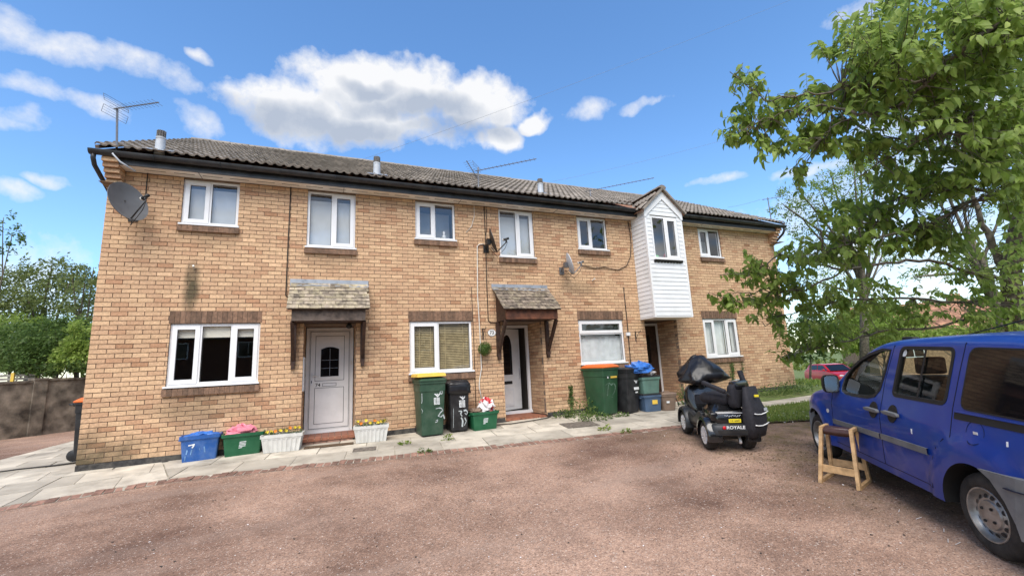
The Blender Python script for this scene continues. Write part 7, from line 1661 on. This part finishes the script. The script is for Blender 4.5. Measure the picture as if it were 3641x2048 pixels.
# ---------------------------------------------------------------- boundary wall at the left
w0 = np.array([-4.63, 7.55]); wd = np.array([.697, .717])
def wall_pt(t): return w0+wd*t
wall_ = thing('boundary_wall', 'dark weathered rendered boundary wall with coping behind the side path', 'wall', (w0[0], w0[1], zg(-4, 7)), math.atan2(wd[1], wd[0]))
h1, h2 = pX(0, 1366, w0[0])[2]-zg(-4, 7), 0
pr = wall_pt(.55)
q = MB(); q.bb(-4, 0, -.3, .50, .22, h1); q.build('panel', 'wall_render', wall_); q = MB(); q.bb(.78, 0, -.3, 9, .22, h1+.05); q.build('panel', 'wall_render', wall_)
q = MB(); q.bb(.50, -.07, -.3, .78, .26, h1+.07); q.build('pier', 'wall_render', wall_)
for x0, x1, zz in ((-4, .48, h1), (.80, 9, h1+.05)):
    x = x0
    while x < x1-.05: q = MB(); q.bb(x+.004, -.035, zz+.001, min(x+.6, x1)-.004, .25, zz+.06+R.uniform(-.006, .006)); q.build('coping', 'wall_render', wall_); x += .6
q = MB(); q.bb(.49, -.09, h1+.071, .79, .28, h1+.13); q.build('pier_cap', 'wall_render', wall_)
p = pD(48, 1345, 13.2); pt = thing('bench', 'pale slatted bench behind the left part of the wall', 'bench', (p[0]-.5, p[1], p[2]-.7), rad(20))
for k in range(3): q = MB(); q.bb(-.9, -.02+.0*k, .55+k*.10, .9, .02, .62+k*.10); q.build('slat', 'timber_grey', pt)
for x in (-.7, .7): q = MB(); q.bb(x-.04, .02, -.2, x+.04, .08, .86); q.build('leg', 'timber_grey', pt)
p = pD(45, 1345, 12.9); q = MB(); q.bb(-.035, -.035, -.9, .035, .035, .16); o = tag(q.build('marker_post', 'yellow_plastic'), 'short yellow post standing behind the boundary wall', 'post'); o.location = tuple(p)
for px, py, nm in ((185, 1535, 'fallen brown leaves heaped at the foot of the boundary wall by the house'), (5, 1545, 'fallen brown leaves heaped at the foot of the boundary wall beyond the pier')):
    d_ = dirn(px, py); tt = (GA-.05-CAM[2])/d_[2]; c = CAM+d_*tt; n_ = 260; C = np.array([c[0], c[1], zg(c[0], c[1])])+NR.normal(0, 1, (n_, 3))*np.array([.25, .12, 0])+np.array([0, 0, 1])*np.abs(NR.normal(0, .06, n_))[:, None]
    V, F = quads(C, NR.normal(0, 1, (n_, 3)), NR.normal(0, .5, (n_, 3))+[0, 0, 1], NR.uniform(.04, .09, n_)); o = link('leaf_litter', mesh_np('leaf_litter', V.reshape(-1, 3), F, 'mat_brown')); tag(o, nm, 'leaves', kind='stuff')

# ---------------------------------------------------------------- house with red roof beyond the hedge
p = pD(3440, 1180, 38); hz_ = p[2]-3.6; fh = thing('far_house', 'low brick house with red tiled roof half hidden behind the hedge', 'house', (p[0], p[1], hz_), rad(-38))
q = MB(); q.bb(-7, 0, -2, 9, 7, 4.0); q.build('wall', 'far_brick', fh)
q = MB(); q.prism([(-.4, 3.95), (3.5, 6.6), (7.4, 3.95), (7.4, 3.8), (3.5, 6.4), (-.4, 3.8)], lambda u, v, d: (d, u, v), -7.3, 9.3); rf = q.build('roof', 'far_roof', fh)
for r_ in range(13):
    t0 = r_/13; q = MB(); q.tint = R.random(); y0, z0 = -.42+3.9*t0, 3.99+2.65*t0; q.add([(-7.3, y0, z0+.03), (9.3, y0, z0+.03), (9.3, y0+.34, z0+.245), (-7.3, y0+.34, z0+.245), (-7.3, y0, z0-.01), (9.3, y0, z0-.01)], [(0, 1, 2, 3), (4, 5, 1, 0)]); q.build('tile_course', 'far_roof', rf)
for x in (-5, -1.5, 2, 5.5):
    q = MB(); q.bb(x, -.04, 1.6, x+1.6, .02, 3.0); w_ = q.build('window', 'upvc', fh); MB().bb(x+.08, -.06, 1.68, x+.76, -.041, 2.92).build('pane', 'tinted_glass', w_); MB().bb(x+.84, -.06, 1.68, x+1.52, -.041, 2.92).build('pane', 'tinted_glass', w_)
q = MB(); q.bb(1.2, 3.2, 6.2, 2.0, 3.9, 7.3); q.build('chimney', 'far_brick', rf)

# ---------------------------------------------------------------- weeds, ivy, lawn grass
def weed(label, pos, r, h, n, m='ivy', leaf=.05, name='weed', cat='plant', flat=False):
    C = np.zeros((n, 3)); a = NR.uniform(0, 6.28, n); rr = r*np.sqrt(NR.uniform(0, 1, n)); C[:, 0] = np.cos(a)*rr; C[:, 1] = np.sin(a)*rr*.6; C[:, 2] = NR.uniform(0, 1, n)**1.4*h*(1-(rr/r)**2*.6)
    D = unit(np.stack([np.cos(a), np.sin(a)*.6, NR.uniform(-.2, .9, n)], 1)+NR.normal(0, .4, (n, 3))); V, F = quads(C, D, unit(NR.normal(0, .4, (n, 3))+[0, -.2, 1]), leaf*NR.uniform(.6, 1.4, n), .6)
    t = thing(name, label, cat, pos); tag(link('leaves', mesh_np('leaves', V.reshape(-1, 3), F, m, np.repeat(np.clip(NR.normal(.5, .22, n), 0, 1), 2)), t), kind='stuff')
    q = MB()
    for k in range(max(4, n//14)): j = int(NR.integers(0, n)); q.tube([(C[j][0]*.4, C[j][1]*.4, -.01), tuple(C[j]*[.8, .8, .6]), tuple(C[j])], [.004, .003, .002], 3, False)
    tag(q.build('stems', 'ivy', t), kind='stuff'); return t
def climber(label, pix, w, n, m='ivy', leaf=.045, y=-.02):
    pts = np.array([pY(a, c, y) for a, c in pix]); T0 = pts[0]; t = thing('climbing_ivy', label, 'ivy', tuple(T0)); q = MB(); q.tube([tuple(p-T0) for p in pts], .008, 4); q.build('stem', 'bark', t)
    s = NR.uniform(0, len(pts)-1, n); i = np.floor(s).astype(int); f = (s-i)[:, None]; C = pts[i]*(1-f)+pts[np.minimum(i+1, len(pts)-1)]*f-T0; C = C+NR.normal(0, 1, (n, 3))*np.array([w, .012, .03]); C[:, 1] = -np.abs(C[:, 1])
    V, F = quads(C, NR.normal(0, 1, (n, 3))*[1, .3, .8]+[0, 0, -.4], NR.normal(0, .3, (n, 3))+[0, -1, .3], leaf*NR.uniform(.6, 1.3, n), .75); tag(link('leaves', mesh_np('leaves', V.reshape(-1, 3), F, m, np.repeat(np.clip(NR.normal(.5, .2, n), 0, 1), 2)), t), kind='stuff')
climber('thin strand of ivy climbing the wall left of the orange lidded bin', [(2035, 1475), (2032, 1430), (2030, 1400), (2030, 1372)], .03, 170)
climber('ivy straggling up the wall behind the orange lidded bin', [(2110, 1470), (2105, 1430), (2098, 1400), (2085, 1372)], .05, 130)
climber('green creeper hanging below the sill of the net curtained window', [(2602, 1290), (2605, 1320), (2606, 1370)], .035, 130, 'leaf_dark')
climber('thin creeper strand beside the meter box', [(2638, 1290), (2640, 1325), (2640, 1380)], .015, 50, 'leaf_dark')
for lb, (u_, v_2), r_, h_, n_ in (('leafy green weeds growing at the wall foot left of the orange lidded bin', (2075, 1482), .42, .40, 460), ('low weeds around the base of the orange lidded bin', (2120, 1494), .40, .16, 260), ('small weeds at the wall foot beside the step of door 73', (2000, 1487), .22, .18, 140), ('small weeds in front of the slim black bin', (2215, 1483), .16, .08, 70)):
    p = pS(u_, v_2); weed(lb, (p[0], p[1]+.03, zg(p[0], p[1])+.01), r_, h_, n_)
for lb, (u_, v_2), r_, h_, n_, m_ in (('tuft of grass in the paving joint before the orange lidded bin', (2150, 1530), .14, .09, 60, 'grass_blade'), ('tuft of grass at the paving edge near the scooter', (2228, 1541), .10, .07, 40, 'grass_blade'), ('yellowing weed in the paving at the foot of the dark green bin', (1592, 1566), .10, .12, 45, 'grass_blade'), ('dry weed in the paving joint near the drain cover', (1440, 1582), .10, .05, 40, 'grass_blade'),
        ('small weed on the brick border near the drain cover', (1512, 1612), .09, .07, 40, 'ivy'), ('dark leafy plant against the wall behind the scooter', (2440, 1440), .22, .55, 260, 'leaf_dark'), ('leafy green plants along the wall foot behind the scooter seat', (2770, 1402), .9, .28, 700, 'ivy'), ('green plants at the foot of the house end corner', (2830, 1392), .55, .35, 420, 'ivy')):
    p = pS(u_, v_2); weed(lb, (p[0], p[1], zg(p[0], p[1])+.012), r_, h_, n_, m_)
# grass on lawn and verge, one mass each
def grass(name, poly, n, h, label):
    xs = [p[0] for p in poly]; ys_ = [p[1] for p in poly]; out = []
    def inside(x, y):
        c = False; j = len(poly)-1
        for i in range(len(poly)):
            if (poly[i][1] > y) != (poly[j][1] > y) and x < (poly[j][0]-poly[i][0])*(y-poly[i][1])/(poly[j][1]-poly[i][1])+poly[i][0]: c = not c
            j = i
        return c
    while len(out) < n:
        x, y = R.uniform(min(xs), max(xs)), R.uniform(min(ys_), max(ys_))
        if inside(x, y): out.append((x, y, zg(x, y)+.04))
    C = np.array(out); D = unit(NR.normal(0, .5, (n, 3))+[0, 0, 1]); V, F = quads(C, D, unit(NR.normal(0, 1, (n, 3))*[1, 1, .2]), h*NR.uniform(.5, 1.4, n), .14); o = link(name, mesh_np(name, V.reshape(-1, 3), F, 'grass_blade', np.repeat(np.clip(NR.normal(.45, .22, n), 0, 1), 2))); tag(o, label, 'grass', kind='stuff')
grass('lawn_grass', lawn_poly, 22000, .055, 'mown lawn grass beside the path'); grass('verge_grass', [(16.4, -.95), (18, -1.0), (26, 2), (30, 8), (18, 6), (16.4, 2)], 9000, .16, 'rough verge grass beyond the house end')
grass('kerb_grass', [(10.7, -2.9), (14, -4.1), (14, -3.9), (10.75, -2.7)], 1500, .07, 'ragged grass along the lawn edge')
# daisies on the lawn, petals and litter on the drive
def specks(name, n, m, rng, size, label, hgt=.006, keep=None):
    C = []
    while len(C) < n:
        x, y = rng()
        if keep is None or keep(x, y): C.append((x, y, zg(x, y)+hgt))
    C = np.array(C); D = NR.normal(0, 1, (n, 3))*[1, 1, .12]; V, F = quads(C, D, unit(NR.normal(0, .15, (n, 3))+[0, 0, 1]), size*NR.uniform(.4, 1.5, n), .75); tag(link(name, mesh_np(name, V.reshape(-1, 3), F, m)), label, 'litter', kind='stuff')
drv = lambda: (R.uniform(1.5, 10.3), R.uniform(-8.2, -1.6)); kd = lambda x, y: y < edge_y(x)-.25
specks('fallen_petals', 420, 'petal', drv, .015, 'tiny pale petals scattered over the drive', keep=kd); specks('dark_litter', 260, 'litter_dark', drv, .022, 'small dark leaf fragments scattered over the drive', keep=kd)
specks('daisies', 60, 'petal', lambda: (R.uniform(11, 13.5), R.uniform(-3.4, -2.7)), .03, 'white daisies on the lawn', .09)
specks('drive_moss_litter', 1400, 'mat_brown', lambda: (R.gauss(9.6, .8), R.gauss(-4.2, 1.3)), .022, 'brown leaf litter on the drive beside the van', keep=lambda x, y: kd(x, y) and x < 11.2)
specks('loose_chippings', 9000, 'edging', drv, .009, 'loose reddish chippings on the drive', .003, kd); specks('pale_chippings', 5000, 'petal', drv, .006, 'loose pale chippings on the drive', .003, kd)
for k, (u_, v_2) in enumerate(((3375, 1925), (3410, 1935), (3200, 1818), (3360, 1888), (3270, 1845))):
    p = pS(u_, v_2); q = MB(); a = R.uniform(-.3, .3); q.tube([(-.04, 0, .006), (.04, .01, .006)], .003, 4); o = q.build('paper_stick', 'petal'); o.location = (p[0], p[1], zg(p[0], p[1])+.002); o.rotation_euler = (0, 0, a); tag(o, 'thin white paper stick lying on the drive by the van', 'litter', 'paper sticks on the drive')

# ---------------------------------------------------------------- terrace across the drive, behind the photographer: it shows in the window panes
oz = zg(5, -20); op = thing('opposite_terrace', 'dark red brick terrace across the drive reflected in the ground floor panes', 'house', (5, -27, oz))
q = MB(); q.bb(-18, -8, -.2, 20, 0, 5.0); q.build('wall', 'opp_brick', op); q = MB(); q.prism([(.4, 4.9), (-4, 7.4), (-8.4, 4.9), (-8.4, 4.8), (.4, 4.8)], lambda u, v, d: (d, u, v), -18.2, 20.2); q.build('roof', 'tile', op)
for i in range(9):
    x = -16+i*4.2
    for z in (1.1, 3.5):
        q = MB(); q.bb(x, .001, z, x+1.3, .05, z+1.1); w_ = q.build('window', 'upvc', op)
        for k in (0, 1): MB().bb(x+.07+k*.6, .051, z+.07, x+.63+k*.6, .06, z+1.03).build('pane', 'tinted_glass', w_)
    q = MB(); q.bb(x+2.1, .001, 0, x+3.0, .06, 2.05); q.build('door', 'dark_wood', op)
